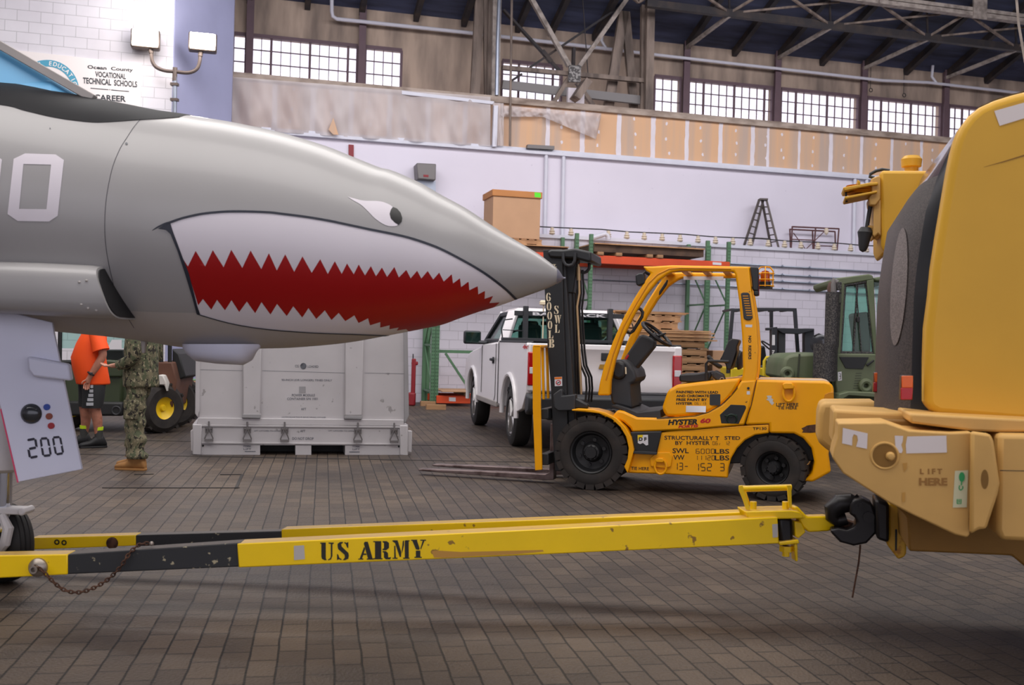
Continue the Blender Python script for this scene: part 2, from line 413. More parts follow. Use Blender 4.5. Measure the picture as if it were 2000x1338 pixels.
# window wall with real openings
ZH, ZE = zat(1200, 141, T2), zat(1247, 77, T2)
openings = [(455, 480), (491, 698), (713, 784), (980, 1097), (1278, 1330), (1345, 1509), (1525, 1677), (1693, 1838), (1853, 1990), (2005, 2160)]
ops = []
for x0, x1 in openings:
    ym = 112+(x0-494)*.088; y2 = 112+(x1-494)*.088
    ops.append((aat(x0, ym, T2), aat(x1, y2, T2)))
ops.insert(0, (ops[0][0]-3, ops[0][0]-.1))
ZB = ZS-.6
b = MB(); prev = AL
for a0, a1 in ops:
    FW.box(b, prev, a0, T2, T2+.25, ZS-1.5, ZE+.6); prev = a1
    FW.box(b, a0, a1, T2, T2+.25, ZH, ZE+.6); FW.box(b, a0, a1, T2, T2+.25, ZS-1.5, ZB)
FW.box(b, prev, AR, T2, T2+.25, ZS-1.5, ZE+.6)
struct(b.build('wall_windows', 'concrete', smooth=0))
for i, (a0, a1) in enumerate(ops):
    fr = MB(); FW.box(fr, a0, a1, T2-.03, T2+.05, ZH-.03, ZH+.05); FW.box(fr, a0-.02, a0+.03, T2-.02, T2+.08, ZB, ZH); FW.box(fr, a1-.03, a1+.02, T2-.02, T2+.08, ZB, ZH)
    n = max(1, round((a1-a0)/.235))
    for k in range(1, n):
        a = a0+(a1-a0)*k/n; wd = .028 if k % 4 == 2 and n > 4 else .009
        FW.box(fr, a-wd, a+wd, T2+.03, T2+.07, ZB, ZH)
    rh = .315; z = ZH-.32
    while z > ZB: FW.box(fr, a0, a1, T2+.035, T2+.065, z-.012, z+.012); z -= rh
    wroot = fr.build('window_%d' % (i+1), 'window_steel', smooth=0); struct(wroot)
    g = MB(); FW.box(g, a0, a1, T2+.045, T2+.05, ZB, ZH); g.build('pane', 'pane', wroot, smooth=0)
# steel columns in the window wall
for i, x in enumerate((487, 706, 1339, 1517, 1686, 1846)):
    a = aat(x, 112+(x-494)*.088, T2-.1); b = MB()
    FW.box(b, a-.05, a+.05, T2-.14, T2+.02, ZS-.2, ZE+.1); FW.box(b, a-.085, a+.085, T2-.16, T2-.14, ZS-.2, ZE+.1)
    struct(b.build('trim_column_%d' % (i+1), 'window_steel', smooth=0))
# roof: rises from the eave toward the middle of the hall
SL = .36
def RZ(t): return ZE+(T2-t)*SL if t > -17 else ZE+(T2+17)*SL-(-17-t)*SL*.4
b = MB()
for t0, t1 in ((T2+.3, -17), (-17, -40)):
    b.prism([FW.w(AL-8, t0, RZ(t0)), FW.w(AR+8, t0, RZ(t0)), FW.w(AR+8, t1, RZ(t1)), FW.w(AL-8, t1, RZ(t1))], (0, 0, .25))
struct(b.build('ceiling', 'roof_deck', smooth=0))
b = MB(); FW.box(b, AL-.3, AL, -40, 4, 0, 16); struct(b.build('wall_left', 'white_wall', smooth=0))
b = MB(); FW.box(b, AR, AR+.3, -40, 4, 0, 16); struct(b.build('wall_right', 'white_wall', smooth=0))
# rafters
def beam(b, p, q, w, h):
    p, q = Vector(p), Vector(q); t = (q-p).normalized(); u = Vector((0, 0, 1)); s_ = t.cross(u).normalized(); u = s_.cross(t)
    return b.prism([p+s_*w/2+u*h/2, p-s_*w/2+u*h/2, p-s_*w/2-u*h/2, p+s_*w/2-u*h/2], q-p)
for x in (600, 487, 706, 812, 905, 1339, 1433, 1517, 1604, 1686, 1768, 1846, 1925, 2010, 1010, 1075, 1160):
    y = 12+(x-495)*.1023; a = aat(x, y, T2); b = MB()
    beam(b, FW.w(a, T2, RZ(T2)-.09), FW.w(a, -9, RZ(-9)-.09), .13, .2)
    tag(b.build('roof_rafter', 'roof_steel', smooth=0), 'dark steel rafter under the blue roof boards', 'beam', 'roof rafters'); bpy.context.scene.collection.objects[-1]
# bottom chord and web of the long roof truss
tr = thing('roof_truss', FW.w(aat(1640, 50, .2), .2, RZ(.2)-.7), 'dark rusty lattice roof truss with zigzag web above the windows at right', 'truss')
TC = .2; ZT = FW.pt(1640, 52, TC).z
b = MB(); FW.box(b, aat(1262, 12, TC), AR-1, TC-.08, TC+.08, ZT-.09, ZT+.08); b.build('bottom_chord', 'roof_steel', tr, smooth=0)
b = MB(); ZU = FW.pt(1850, 18, TC-.9).z
FW.box(b, aat(1560, -10, TC-.9), AR-1, TC-1.0, TC-.8, ZU-.11, ZU-.01); FW.box(b, aat(1560, -10, TC-.9), AR-1, TC-1.0, TC-.8, ZU+.01, ZU+.10); b.build('upper_chord', 'pale_steel', tr, smooth=0)
b = MB(); a = aat(1908, 22, TC-.9); FW.box(b, a-.2, a+.2, TC-1.03, TC-.98, ZU-.18, ZU+.35); b.build('gusset_plate', 'pale_steel', tr, smooth=0); b = MB(); a = aat(1720, 0, TC-.9); FW.box(b, a-.12, a+.12, TC-1.03, TC-.98, ZU-.12, ZU+.3); b.build('gusset_plate', 'pale_steel', tr, smooth=0)
nod = [1247, 1425, 1622, 1812, 1985, 2150]
for i, x in enumerate(nod):
    y = 26+(x-1425)*.121; p = FW.pt(x, y, TC)
    for tx, ty in ((-88, -62), (78, -48)):
        q = FW.pt(x+tx, y+ty, TC-.7); b = MB(); beam(b, p, q, .05, .06); b.build('web_member', 'old_steel', tr, smooth=0)
    b = MB(); b.cyl(p, FW.pt(x-2, y-60, TC-.4), .03, 8); b.build('hanger_rod', 'roof_steel', tr, smooth=0)
    if i and i < 5:
        # knee brace from the column up to the chord
        cx = (1339, 1517, 1686, 1846)[i-1]; c = FW.pt(cx, 95+(cx-1339)*.115, T2-.1); b = MB(); beam(b, c, p+Vector((0, 0, -.05)), .07, .09)
        b.build('knee_brace', 'pale_steel', tr, smooth=0)
        b = MB(); beam(b, p, FW.pt(x+215, y-22, TC-.5), .04, .05); b.build('web_member', 'old_steel', tr, smooth=0)
# the braced double tower between the windows
tw = thing('braced_column', FW.w(aat(1110, 200, 1.2), 1.2, ZS), 'tall brown steel braced tower with crossing diagonals and riveted plate', 'steel tower')
TT = 1.2
def wb(name, x0, y0, x1, y1, wpx, m='old_steel', t=TT, dp=.12):
    b = MB(); d = Vector((x1-x0, y1-y0)).normalized(); n = Vector((-d.y, d.x))*wpx/2
    FW.prism(b, [(x0+n.x, y0+n.y), (x1+n.x, y1+n.y), (x1-n.x, y1-n.y), (x0-n.x, y0-n.y)], t, t+dp)
    return b.build(name, m, tw, smooth=0)
wb('upright', 972, -40, 968, 210, 16, t=TT-.2, m='pale_steel'); wb('upright', 959, -40, 955, 210, 7)
wb('upright', 1273, -40, 1268, 225, 15, t=TT-.2, m='old_steel'); wb('upright', 1259, -40, 1256, 225, 9)
wb('slanted_leg', 940, -40, 927, 205, 18, t=TT+.3); wb('slanted_leg', 950, -40, 953, 205, 11, t=TT+.25); wb('slanted_leg', 1225, -10, 1187, 225, 18, t=TT+.3); wb('slanted_leg', 1222, 10, 1241, 225, 15, t=TT+.3)
wb('diagonal_brace', 1030, -20, 1113, 128, 8, m='pale_steel', t=TT-.1); wb('diagonal_brace', 1236, -18, 1133, 128, 8, m='pale_steel', t=TT-.1)
wb('diagonal_brace', 984, 18, 1095, 138, 4, t=TT+.1, m='roof_steel'); wb('diagonal_brace', 1215, 10, 1036, 131, 4, t=TT+.1, m='roof_steel'); wb('splice_plate', 1060, 98, 1078, 120, 7, t=TT+.05, m='roof_steel')
wb('cross_beam', 982, 131, 1262, 157, 8, m='old_steel', t=TT-.05); wb('cross_beam', 982, 164, 1262, 196, 16, m='grey_box', t=TT+.05); wb('diagonal_brace', 1112, 152, 1082, 200, 8, t=TT-.05); wb('diagonal_brace', 1128, 160, 1160, 205, 7, t=TT); wb('diagonal_brace', 1020, 144, 998, 158, 4, t=TT, m='roof_steel')
b = MB(); FW.prism(b, [(1112, 127), (1135, 128), (1134, 160), (1111, 159)], TT-.2, TT-.12); b.build('rivet_plate', 'speckle' if 'speckle' in MATS else mat('speckle', (150, 146, 142), .6, c2=(70, 66, 64), scale=18, thresh=(.47, .53)), tw, smooth=0)
wb('stub_beam', 1152, 155, 1128, 190, 14, t=TT-.9, dp=.5, m='old_steel'); wb('vertical_post', 1122, 92, 1121, 128, 5, t=TT+.2, m='roof_steel'); wb('hanging_rod', 1137, -20, 1149, 150, 1.5, t=TT, m='roof_steel', dp=.02)
b = MB(); FW.prism(b, [(1110, 171), (1142, 173), (1141, 203), (1109, 200)], T1-.05, T1+.06); tag(b.build('open_box', 'joint_white', smooth=0), 'small white open box standing on the sill below the speckled plate', 'box')
# pipes
def pipe(name, pts, r, m, label, cat='pipe', t=T2-.3):
    b = MB(); b.tube([FW.pt(x, y, t) for x, y in pts], r, 10); o = b.build(name, m); return tag(o, label, cat)
pipe('drain_pipe', [(648, -30), (648, 22), (650, 32), (658, 37), (925, 65), (1200, 97), (1180, 95)], .045, 'pvc', 'white drain pipe running down and along the concrete above the left windows')
pipe('overhead_pipe', [(1181, 95), (1282, 107), (1430, 124), (1600, 143), (1722, 157), (1812, 161), (1960, 178), (2060, 190)], .04, 'pvc', 'long white pipe along the concrete above the right windows')
pipe('elbow_pipe', [(1177, 55), (1175, 80), (1184, 95)], .04, 'pvc', 'short curved white pipe end rising beside the tower leg')
pipe('riser_pipe', [(976, -30), (972, 80), (970, 186)], .045, 'galvanised', 'silver vertical pipe on the front of the steel tower', t=.66)
pipe('thin_pipe', [(1000, -30), (997, 186), (996, 285)], .028, 'old_steel', 'thin rusty vertical pipe right of the silver pipe', t=.6)
pipe('vent_stub', [(1822, 128), (1820, 150), (1830, 164)], .04, 'pvc', 'short white pipe elbow dropping from the roof at right')
for x, y0, y1, lab in ((1701, 128, 172, 'left of two'), (1766, 138, 182, 'right of two')):
    b = MB(); b.cyl(FW.pt(x, y0, T2-.3), FW.pt(x-1, y1, T2-.3), .008, 6); b.torus(FW.pt(x, y1+4, T2-.3), FW.n, .05, .012, 12, 6)
    tag(b.build('hanging_hook', 'black_soft'), 'thin hanging rod with a small ring, %s in front of the right windows' % lab, 'hook')
# vertical pipes and conduits on the white wall
for x, lab in ((1065, 'left pipe of the pair beside the cardboard box'), (1099, 'right pipe of the pair beside the cardboard box'), (1668, 'left pipe of the pair near the crane boom'), (1691, 'right pipe of the pair near the crane boom')):
    b = MB(); y = 300+(x-1120)*.077; y1 = 460+(x-1054)*.063
    b.cyl(FW.pt(x+2, y, T1-.06), FW.pt(x-1, y1, T1-.06), .045, 10)
    tag(b.build('wall_pipe', 'white_trim'), 'white vertical wall pipe, '+lab, 'pipe')
for k, (y0, y1) in enumerate(((514.5, 532), (531, 549), (544, 561), (559, 576))):
    b = MB(); b.cyl(FW.pt(1424, y0, -.04), FW.pt(1760, y1+2, -.04), .022, 8)
    for x in (1528, 1581): b.cyl(FW.pt(x, y0+(x-1424)*.052, -.1), FW.pt(x+2, y0+(x-1424)*.052, -.1), .035, 8)
    tag(b.build('conduit', 'galvanised'), 'grey horizontal conduit on the block wall, %s of four' % ('topmost', 'second', 'third', 'lowest')[k], 'conduit', 'conduits on the block wall')
for k, (y0, y1) in enumerate(((485, 497.5), (545, 553))):
    b = MB(); b.cyl(FW.pt(1040, y0 if k == 0 else 541, -.04), FW.pt(1424, 514.5 if k == 0 else 559, -.04), .015, 8)
    tag(b.build('conduit', 'galvanised'), 'thin conduit behind the orange shelf beam, %s of two' % ('upper', 'lower')[k], 'conduit')
# cable ledge with ceramic insulators
b = MB(); zz = ZL+.1
b.tube([FW.w(AL+18+i*.7, -.02, ZL+.178+.012*sin(i*2.1)) for i in range(42)], .014, 6)
tag(b.build('bare_cable', 'black_soft'), 'dark cable strung along the ledge between the insulators', 'cable')
ins = [1078, 1115, 1188, 1224, 1258, 1293, 1328, 1363, 1397, 1431, 1465, 1500, 1532, 1564, 1597, 1629, 1661, 1692, 1723]
ip = None
for k, x in enumerate(ins):
    p = FW.pt(x, 458+(x-1054)*.0655, -.03); p.z = ZL
    if ip is None:
        b = MB(); b.lathe(p, (0, 0, 1), [(0, .05), (.03, .075), (.06, .05), (.08, .07), (.11, .04), (.16, .045), (.17, .02)], 12)
        ip = b.build('insulator', 'cream' if 'cream' in MATS else mat('cream', (214, 200, 178), .4)); tag(ip, 'small cream ceramic insulator on the white ledge', 'insulator', 'ceramic insulators along the ledge'); base = p.copy()
    else: dup(ip, p-base)
# plastic sheeting
def sheet(name, pix, t, label, seed, sag=None, n=60):
    rr = random.Random(seed); (x0, y0, x1, y1) = pix[:4]; b = MB(); m_ = 16; g = []
    for i in range(n+1):
        col = []
        for j in range(m_+1):
            f = i/n; h = j/m_; x = x0+(x1-x0)*f; yt = y0+(x-x0)*.078; yb = y1+(x-x0)*.068 if sag is None else sag(x)
            y = yt+(yb-yt)*h
            w = .05*sin(f*38+h*3+seed)+.035*sin(f*71-h*5)+.02*sin(f*23+h*9)
            col.append(FW.pt(x, y, t-.06-w*(.3+.7*h)))
        g.append(col)
    for i in range(n):
        for j in range(m_): b._add([g[i][j], g[i+1][j], g[i+1][j+1], g[i][j+1]], [(0, 1, 2, 3)])
    o = b.build(name, 'plastic_sheet', smooth=180); return tag(o, label, 'plastic sheet')
sheet('plastic_sheet', (453, 150, 958, 252), T1-.06, 'wrinkled grey plastic sheet hanging below the left windows', 3, n=140)
sheet('plastic_sheet', (978, 206, 1174, 250), T1-.06, 'torn plastic sheet draped diagonally over the tan boards', 5, n=60, sag=lambda x: 228+max(0, (x-1060))*.42 if x < 1165 else 226+(1174-x)*5)
sheet('plastic_sheet', (963, 200, 984, 284), T1-.1, 'narrow bunched plastic strip beside the white vertical post', 8, n=16)
b = MB(); FW.prism(b, [(965, 206), (973, 206), (970, 286), (962, 286)], T1-.22, T1-.1); tag(b.build('white_post', 'white_trim', smooth=0), 'short white post between the plastic sheets under the steel tower', 'post')
b = MB(); FW.prism(b, [(785, 177), (965, 198), (965, 204), (785, 184)], T1-.14, T1-.06); tag(b.build('gutter_rail', 'white_trim', smooth=0), 'pale rail along the top of the plastic sheet left of the tower', 'rail')
b = MB(); FW.prism(b, [(651, 230), (661, 263), (651, 263), (642, 253)], T1-.24, T1-.22); tag(b.build('board_offcut', 'drywall', smooth=0), 'small triangular board offcut leaning on the plastic sheet', 'board')
b = MB(); FW.prism(b, [(1031, 282), (1083, 285), (1083, 292), (1030, 289)], T1-.2, T1-.05); tag(b.build('grey_plate', 'grey_box', smooth=0), 'grey metal strip lying on the cap of the white wall', 'plate')
# red plate, heater
b = MB(); FW.prism(b, [(681, 282), (691, 283), (691, 306), (681, 305)], T1-.04, T1); rp = b.build('red_plate', 'red_paint', smooth=0); tag(rp, 'small red drilled plate on the white wall above the shark nose', 'plate')
h = thing('wall_heater', FW.pt(832, 400, T1-.2), 'grey metal box heater with duct mounted on the white wall', 'heater')
b = MB(); FW.prism(b, [(814, 318), (852, 320), (851, 352), (816, 349)], T1-.45, T1); b.build('hood_box', 'grey_box', h, bevel=.02)
b = MB(); FW.prism(b, [(816, 352), (851, 354), (851, 420), (816, 420)], T1-.25, T1); b.build('duct', 'galvanised', h)
b = MB(); FW.prism(b, [(827, 341), (837, 341.5), (837, 346), (827, 345.5)], T1-.457, T1-.45); b.build('label_sticker', 'red_paint', h, smooth=0)
# ---------- left block building
TLF = -2.0
a1 = aat(338, 100, TLF)
b = MB(); FW.box(b, AL, a1, TLF, 0, 0, 12.0); struct(b.build('wall_left_block', 'cmu_left', smooth=0))
c1 = FW.w(a1, TLF, 0); ae = aat(450, 100, T1-.3)
b = MB(); e0 = FW.w(a1, TLF+.0, 0); e1 = FW.pt(450, 300, -.4); e1.z = 0; e1b = e1.copy()
b.prism([e0, e0+Vector((.02, 0, 0)), e1, e1-Vector((.3, -.1, 0))], (0, 0, 12)); side = struct(b.build('wall_blue_side', 'blue_siding', smooth=0))
b = MB(); b.prism([e1, FW.w(FW.uv(e1)[0], T1, 0), FW.w(FW.uv(e1)[0]-.3, T1, 0), e1-Vector((.3, -.1, 0))], (0, 0, 12)); struct(b.build('wall_blue_return', 'blue_siding', smooth=0))
# sign
sg = thing('school_sign', FW.pt(160, 200, TLF-.03), 'cream school sign with dark lettering and blue ring emblem on the white block wall', 'sign')
mat('sign_cream', (228, 220, 216), .5); mat('sign_ink', (48, 52, 56), .6); mat('sign_teal', (70, 150, 176), .6)
b = MB(); FW.prism(b, [(-60, 88), (40, 99), (276, 125), (274, 300), (-60, 300)], TLF-.04, TLF-.005); board = b.build('sign_board', 'sign_cream', sg, smooth=0)
tb = bvh([board])
texts('sign_lettering', [('Ocean  County', 171, 127, 260, 136, .07), ('VOCATIONAL', 186, 139, 246, 150, .085), ('TECHNICAL  SCHOOLS', 162, 151, 268, 163, .075), ('CAREER', 184, 184, 246, 196, .055)], tb, 'sign_ink', sg, off=.004, bold=.03)
decal('sign_rule', [[(177, 171.5), (212, 174.5), (212, 176), (177, 173)], [(217, 175), (252, 178), (252, 179.5), (217, 176.5)], ell(214.5, 175, 1, 1, 8)], tb, 'sign_ink', sg, off=.004)
cx, cy, R0 = 92, 180, 63
ring = [(cx+R0*cos(a), cy+R0*sin(a)) for a in [pi+pi*.9*i/40+.15 for i in range(41)]] + [(cx+(R0-12)*cos(a), cy+(R0-12)*sin(a)) for a in [pi+pi*.9*i/40+.15 for i in range(40, -1, -1)]]
ring = [(cx+R0*cos(a), cy+R0*sin(a)) for a in [-pi*.75+pi*.85*i/40 for i in range(41)]] + [(cx+(R0-13)*cos(a), cy+(R0-13)*sin(a)) for a in [-pi*.75+pi*.85*i/40 for i in range(40, -1, -1)]]
decal('emblem_ring', [ring], tb, 'sign_teal', sg, off=.004, grid=6)
b = MB(); s_ = 'NAL EDUCATION'
for i, ch in enumerate(s_):
    if ch == ' ': continue
    vs, fs = text_mesh(ch, .02); an = radians(-122+i*9.6); w0 = max(v.x for v in vs)
    for f in fs:
        pts = []
        for k in f:
            v = vs[k]; lx = (v.x-w0/2)*11.5; ly = (v.y-.35)*11.5; rx = R0-6.5+ly
            pts.append(cast(tb, cx+rx*cos(an)-lx*sin(an), cy+rx*sin(an)+lx*cos(an), .007))
        if all(p is not None for p in pts): b._add(pts, [tuple(range(len(pts)))])
b.build('emblem_lettering', 'sign_cream', sg, smooth=0)
# ============================================================ lettering glyphs (stencil and seven-segment)
STEN = {
'U': [[(.02, 1), (.42, 1), (.42, .12), (.5, .02), (.35, 0), (.15, .08), (.1, .2), (.1, .93), (.02, .93)], [(.62, 1), (1, 1), (1, .94), (.9, .9), (.9, .25), (.8, .05), (.6, 0), (.58, .05), (.74, .12), (.78, .25), (.78, .92), (.62, .94)]],
'S': [[(.1, .75), (.1, .9), (.3, 1), (.55, 1), (.5, .93), (.38, .88), (.42, .75), (.95, .4), (1, .25), (.95, .08), (.7, 0), (.5, 0), (.6, .08), (.68, .15), (.65, .3), (.15, .6)], [(.65, 1), (.8, .95), (.95, 1), (.95, .65), (.85, .7), (.75, .88), (.62, .94)], [(.05, .35), (.15, .3), (.25, .12), (.42, .06), (.4, 0), (.2, .05), (.05, 0)]],
'A': [[(.1, .06), (.38, .72), (.45, .6), (.25, .06), (.33, .06), (.33, 0), (0, 0), (0, .06)], [(.42, 1), (.62, 1), (.93, .06), (1, .06), (1, 0), (.55, 0), (.55, .06), (.63, .06), (.36, .9)], [(.3, .34), (.52, .34), (.55, .26), (.27, .26)]],
'R': [[(0, 1), (.45, 1), (.45, .06), (.52, .06), (.52, 0), (0, 0), (0, .06), (.1, .06), (.1, .94), (0, .94)], [(.52, 1), (.75, 1), (.88, .9), (.88, .62), (.72, .5), (.52, .5), (.52, .57), (.6, .6), (.6, .9), (.52, .94)], [(.52, .45), (.7, .45), (.82, .35), (.84, .1), (1, .12), (.95, 0), (.7, 0), (.6, .1), (.6, .36), (.52, .4)]],
'M': [[(0, 0), (.3, 0), (.3, .06), (.2, .06), (.17, .7), (.1, .7), (.1, .06), (0, .06)], [(0, 1), (.3, 1), (.52, .35), (.5, .1), (.42, .1), (.15, .85), (0, .94)], [(.56, .3), (.68, .75), (.68, 1), (.6, .95), (.54, .42)], [(.74, 1), (1, 1), (1, .94), (.95, .94), (.95, .06), (1, .06), (1, 0), (.62, 0), (.62, .06), (.72, .06), (.72, .94)]],
'Y': [[(0, 1), (.42, 1), (.4, .94), (.58, .5), (.5, .44), (.32, .47), (.08, .94), (0, .94)], [(.32, .4), (.62, .4), (.62, .06), (.72, .06), (.72, 0), (.22, 0), (.22, .06), (.32, .06)], [(.62, 1), (1, 1), (1, .94), (.9, .94), (.66, .45), (.62, .52), (.78, .94), (.62, .94)]],
'0': [[(.45, 1), (.2, .9), (.05, .65), (.05, .35), (.2, .1), (.45, 0), (.45, .1), (.35, .3), (.35, .7), (.45, .9)], [(.55, 1), (.8, .9), (.95, .65), (.95, .35), (.8, .1), (.55, 0), (.55, .1), (.65, .3), (.65, .7), (.55, .9)]],
'6': [[(.45, 1), (.2, .9), (.05, .65), (.05, .35), (.2, .1), (.45, 0), (.45, .1), (.35, .3), (.35, .7), (.45, .9)], [(.55, 1), (.75, .95), (.9, .8), (.8, .7), (.65, .75), (.6, .9), (.55, .92)], [(.55, .58), (.8, .52), (.95, .35), (.85, .1), (.55, 0), (.55, .1), (.65, .2), (.65, .42), (.55, .5)]],
'L': [[(0, 1), (.55, 1), (.55, .94), (.45, .94), (.45, .06), (.55, 0), (0, 0), (0, .06), (.1, .06), (.1, .94), (0, .94)], [(.62, 0), (.95, 0), (.95, .35), (.85, .35), (.8, .12), (.62, .08)]],
'B': [[(0, 1), (.45, 1), (.45, 0), (0, 0), (0, .06), (.1, .06), (.1, .94), (0, .94)], [(.52, 1), (.75, 1), (.88, .88), (.88, .64), (.72, .53), (.52, .53), (.52, .6), (.6, .64), (.6, .88), (.52, .94)], [(.52, .46), (.78, .46), (.95, .34), (.95, .14), (.78, 0), (.52, 0), (.52, .07), (.64, .12), (.64, .34), (.52, .4)]],
'W': [[(0, 1), (.32, 1), (.32, .94), (.44, .3), (.38, 0), (.28, 0), (.06, .94), (0, .94)], [(.4, 1), (.68, 1), (.66, .94), (.8, .3), (.74, 0), (.64, 0), (.42, .94)], [(.8, 1), (1, 1), (1, .94), (.94, .94), (.82, .45), (.8, .6), (.86, .94), (.8, .94)]],
}
def place(polys, q):
    """map unit-box outlines into the pixel quad q = top-left, top-right, bottom-right, bottom-left"""
    q = [Vector(p) for p in q]; out = []
    for poly in polys:
        out.append([(q[3].lerp(q[2], x)).lerp(q[0].lerp(q[1], x), y) for x, y in poly])
    return out
def stencil(s, x0, x1, y0, y1):
    return place(STEN[s], [(x0, y0), (x1, y0), (x1, y1), (x0, y1)])
SEGM = {'0': 'abcdef', '1': 'bc', '2': 'abged', '3': 'abgcd', '5': 'afgcd', '6': 'afgedc', '-': 'g', '/': 'x', '4': 'fgbc', '7': 'abc', '8': 'abcdefg', '9': 'abcdfg'}
def segs(ch, q, w=.2, h=.11):
    g = .006; S_ = []
    D = {'a': [(w, 1), (1-w, 1), (1-w*.6, 1-h*.5), (1-w, 1-h), (w, 1-h), (w*.6, 1-h*.5)], 'd': [(w, 0), (1-w, 0), (1-w*.6, h*.5), (1-w, h), (w, h), (w*.6, h*.5)],
         'g': [(w, .5+h/2), (1-w, .5+h/2), (1-w*.7, .5), (1-w, .5-h/2), (w, .5-h/2), (w*.7, .5)],
         'b': [(1, 1-h-g), (1, .5+g), (1-w, .5+g+h/2), (1-w, 1-h-g), (1-w*.5, 1-h*.6)], 'c': [(1, .5-g), (1, h+g), (1-w*.5, h*.6), (1-w, h+g), (1-w, .5-g-h/2)],
         'f': [(0, 1-h-g), (w*.5, 1-h*.6), (w, 1-h-g), (w, .5+g+h/2), (0, .5+g)], 'e': [(0, .5-g), (w, .5-g-h/2), (w, h+g), (w*.5, h*.6), (0, h+g)], 'x': [(.35, 0), (.5, 0), (.7, .5), (.55, .5)]}
    return place([D[c] for c in SEGM[ch]], q)
# ============================================================ the aircraft
m = mat('jet_grey', (158, 156, 155), .38, var=.035, scale=1.6, coat=.15)
N = m.node_tree.nodes; L = m.node_tree.links; b_ = N['Principled BSDF']
mat('jet_dark', (24, 24, 27), .6, spec=.15); mat('jet_white', (222, 216, 222), .4); mat('jet_belly', (176, 170, 166), .42, var=.03); mat('shark_red', (160, 0, 4), .4); mat('shark_black', (38, 42, 54), .5); mat('pupil', (24, 24, 24), .35)
mat('blue_cover', (92, 158, 200), .45, var=.05, scale=4); mat('frame_grey', (170, 164, 160), .5, var=.1); mat('door_white', (206, 208, 226), .42, var=.03); mat('gear_white', (200, 196, 196), .45, var=.06, scale=6)
mat('chrome', (210, 214, 225), .08, metal=1); mat('tyre', (30, 28, 28), .7, var=.1, scale=20); mat('tyre_dusty', (46, 41, 38), .85, c2=(34, 30, 29), scale=9); mat('lens', (70, 72, 76), .15, metal=.5)
mat('blue_dot', (20, 60, 150), .4); mat('rust_dot', (130, 60, 40), .5); mat('red_dot', (150, 10, 25), .4); mat('stencil_ink', (38, 36, 52), .6); mat('pink', (205, 60, 100), .5)
DX = 5.7
topc = spline([(-420, 152), (-200, 156), (0, 161), (60, 168), (120, 180), (175, 191), (225, 200), (300, 215), (350, 222), (400, 230), (440, 236), (490, 246), (540, 257), (590, 271), (640, 287), (690, 307), (740, 327), (765, 333), (820, 357), (860, 380), (910, 407), (960, 440), (995, 462), (1047, 493), (1078, 516), (1091, 528), (1097, 537), (1100, 543)], 6)
botc = spline([(-420, 590), (-200, 612), (0, 637), (101, 647), (215, 658), (286, 667), (353, 678), (420, 683), (510, 681), (575, 679), (675, 670), (760, 655), (831, 641), (864, 634), (897, 622), (935, 609), (976, 597), (1012, 584), (1064, 565), (1091, 552), (1097, 548), (1100, 543)], 6)
def lut(c, x):
    for i in range(len(c)-1):
        if c[i].x <= x <= c[i+1].x or i == len(c)-2:
            f = (x-c[i].x)/max(1e-6, c[i+1].x-c[i].x); return c[i].y+(c[i+1].y-c[i].y)*min(1, max(0, f))
def tang(X, c, Dt):
    x = 1000+X/Dt*FOC
    for _ in range(6):
        y = lut(c, x); x = 1000+(X/Dt*FOC+(669-y)*SR)/CR
    return ray(x, lut(c, x)).z
XT = (1100-1000)/FOC*DX+.003
st = []
n = 96
for i in range(n+1):
    s_ = i/n; X = -3.9+(XT+3.9)*(1-(1-s_)**1.6)
    r = .6
    for _ in range(4):
        ct = None
        zt_ = tang(X, topc, DX-r*.2 if X < 0 else DX); zb_ = tang(X, botc, DX)
        at_, ab_ = atan(zt_), atan(zb_); ac = (at_+ab_)/2; r = max(.002, DX/cos(ac)*sin((at_-ab_)/2))
    st.append((X, EYE+DX*math.tan(ac), r))
st.insert(0, (-8.0, st[0][1]+.02, st[0][2]*1.02))
jet = thing('fighter_jet', (-2.7, DX, 0), 'grey military jet with a painted red and white shark mouth on its pointed nose', 'aircraft')
b = MB(); SG = 96
b.loft([[Vector((X, DX+r*cos(2*pi*k/SG), z+r*sin(2*pi*k/SG))) for k in range(SG)] for X, z, r in st])
fus = b.build('fuselage', 'jet_grey', jet, smooth=50); TF = bvh([fus])
b = MB(); q = st[-1]; k = [s for s in st if s[0] > XT-.05]; b.loft([[Vector((X, DX+(r+.002)*cos(2*pi*k_/32), z+(r+.002)*sin(2*pi*k_/32))) for k_ in range(32)] for X, z, r in k])
mat('tip_metal', (150, 150, 165), .3, metal=.5); b.build('nose_tip', 'tip_metal', jet)
A = lambda p: (280+p[0]/4.46, 380+p[1]/4.46); B_ = lambda p: (550+p[0]/4.46, 380+p[1]/4.46); C_ = lambda p: (780+p[0]/6.69, 480+p[1]/6.69)
# belly paint
bot_in = [(p.x, p.y-1.2) for p in botc if p.x < 985]
mb_line = [A(p) for p in ((470, 1035), (620, 1080), (800, 1125), (1000, 1158), (1200, 1180))]+[B_(p) for p in ((0, 1180), (300, 1200), (600, 1210), (940, 1225))]
decal('belly_paint', [[(-300, 596), (0, 618), (100, 612), (213, 606), (300, 609), (383, 611)]+[tuple(p) for p in spline(mb_line, 4)]+[p for p in bot_in if -300 < p[0] < 755][::-1]], TF, 'jet_belly', jet, off=.0012, grid=14)
topl = [A(p) for p in ((230, 245), (350, 205), (500, 172), (620, 158), (740, 150), (900, 150), (1100, 158))]+[B_(p) for p in ((0, 170), (200, 195), (400, 228), (600, 270), (800, 312), (1000, 352), (1150, 390))]+[C_(p) for p in ((430, 0), (560, 55), (700, 125), (850, 205), (1000, 290), (1150, 385), (1300, 495), (1400, 575), (1480, 650), (1528, 698))]
tl = spline(topl, 4)
sil = [p for p in bot_in if 755 < p[0] < 1008]; sil = [(p.x, p.y-1.4) for p in botc if 758 < p.x < 1008]
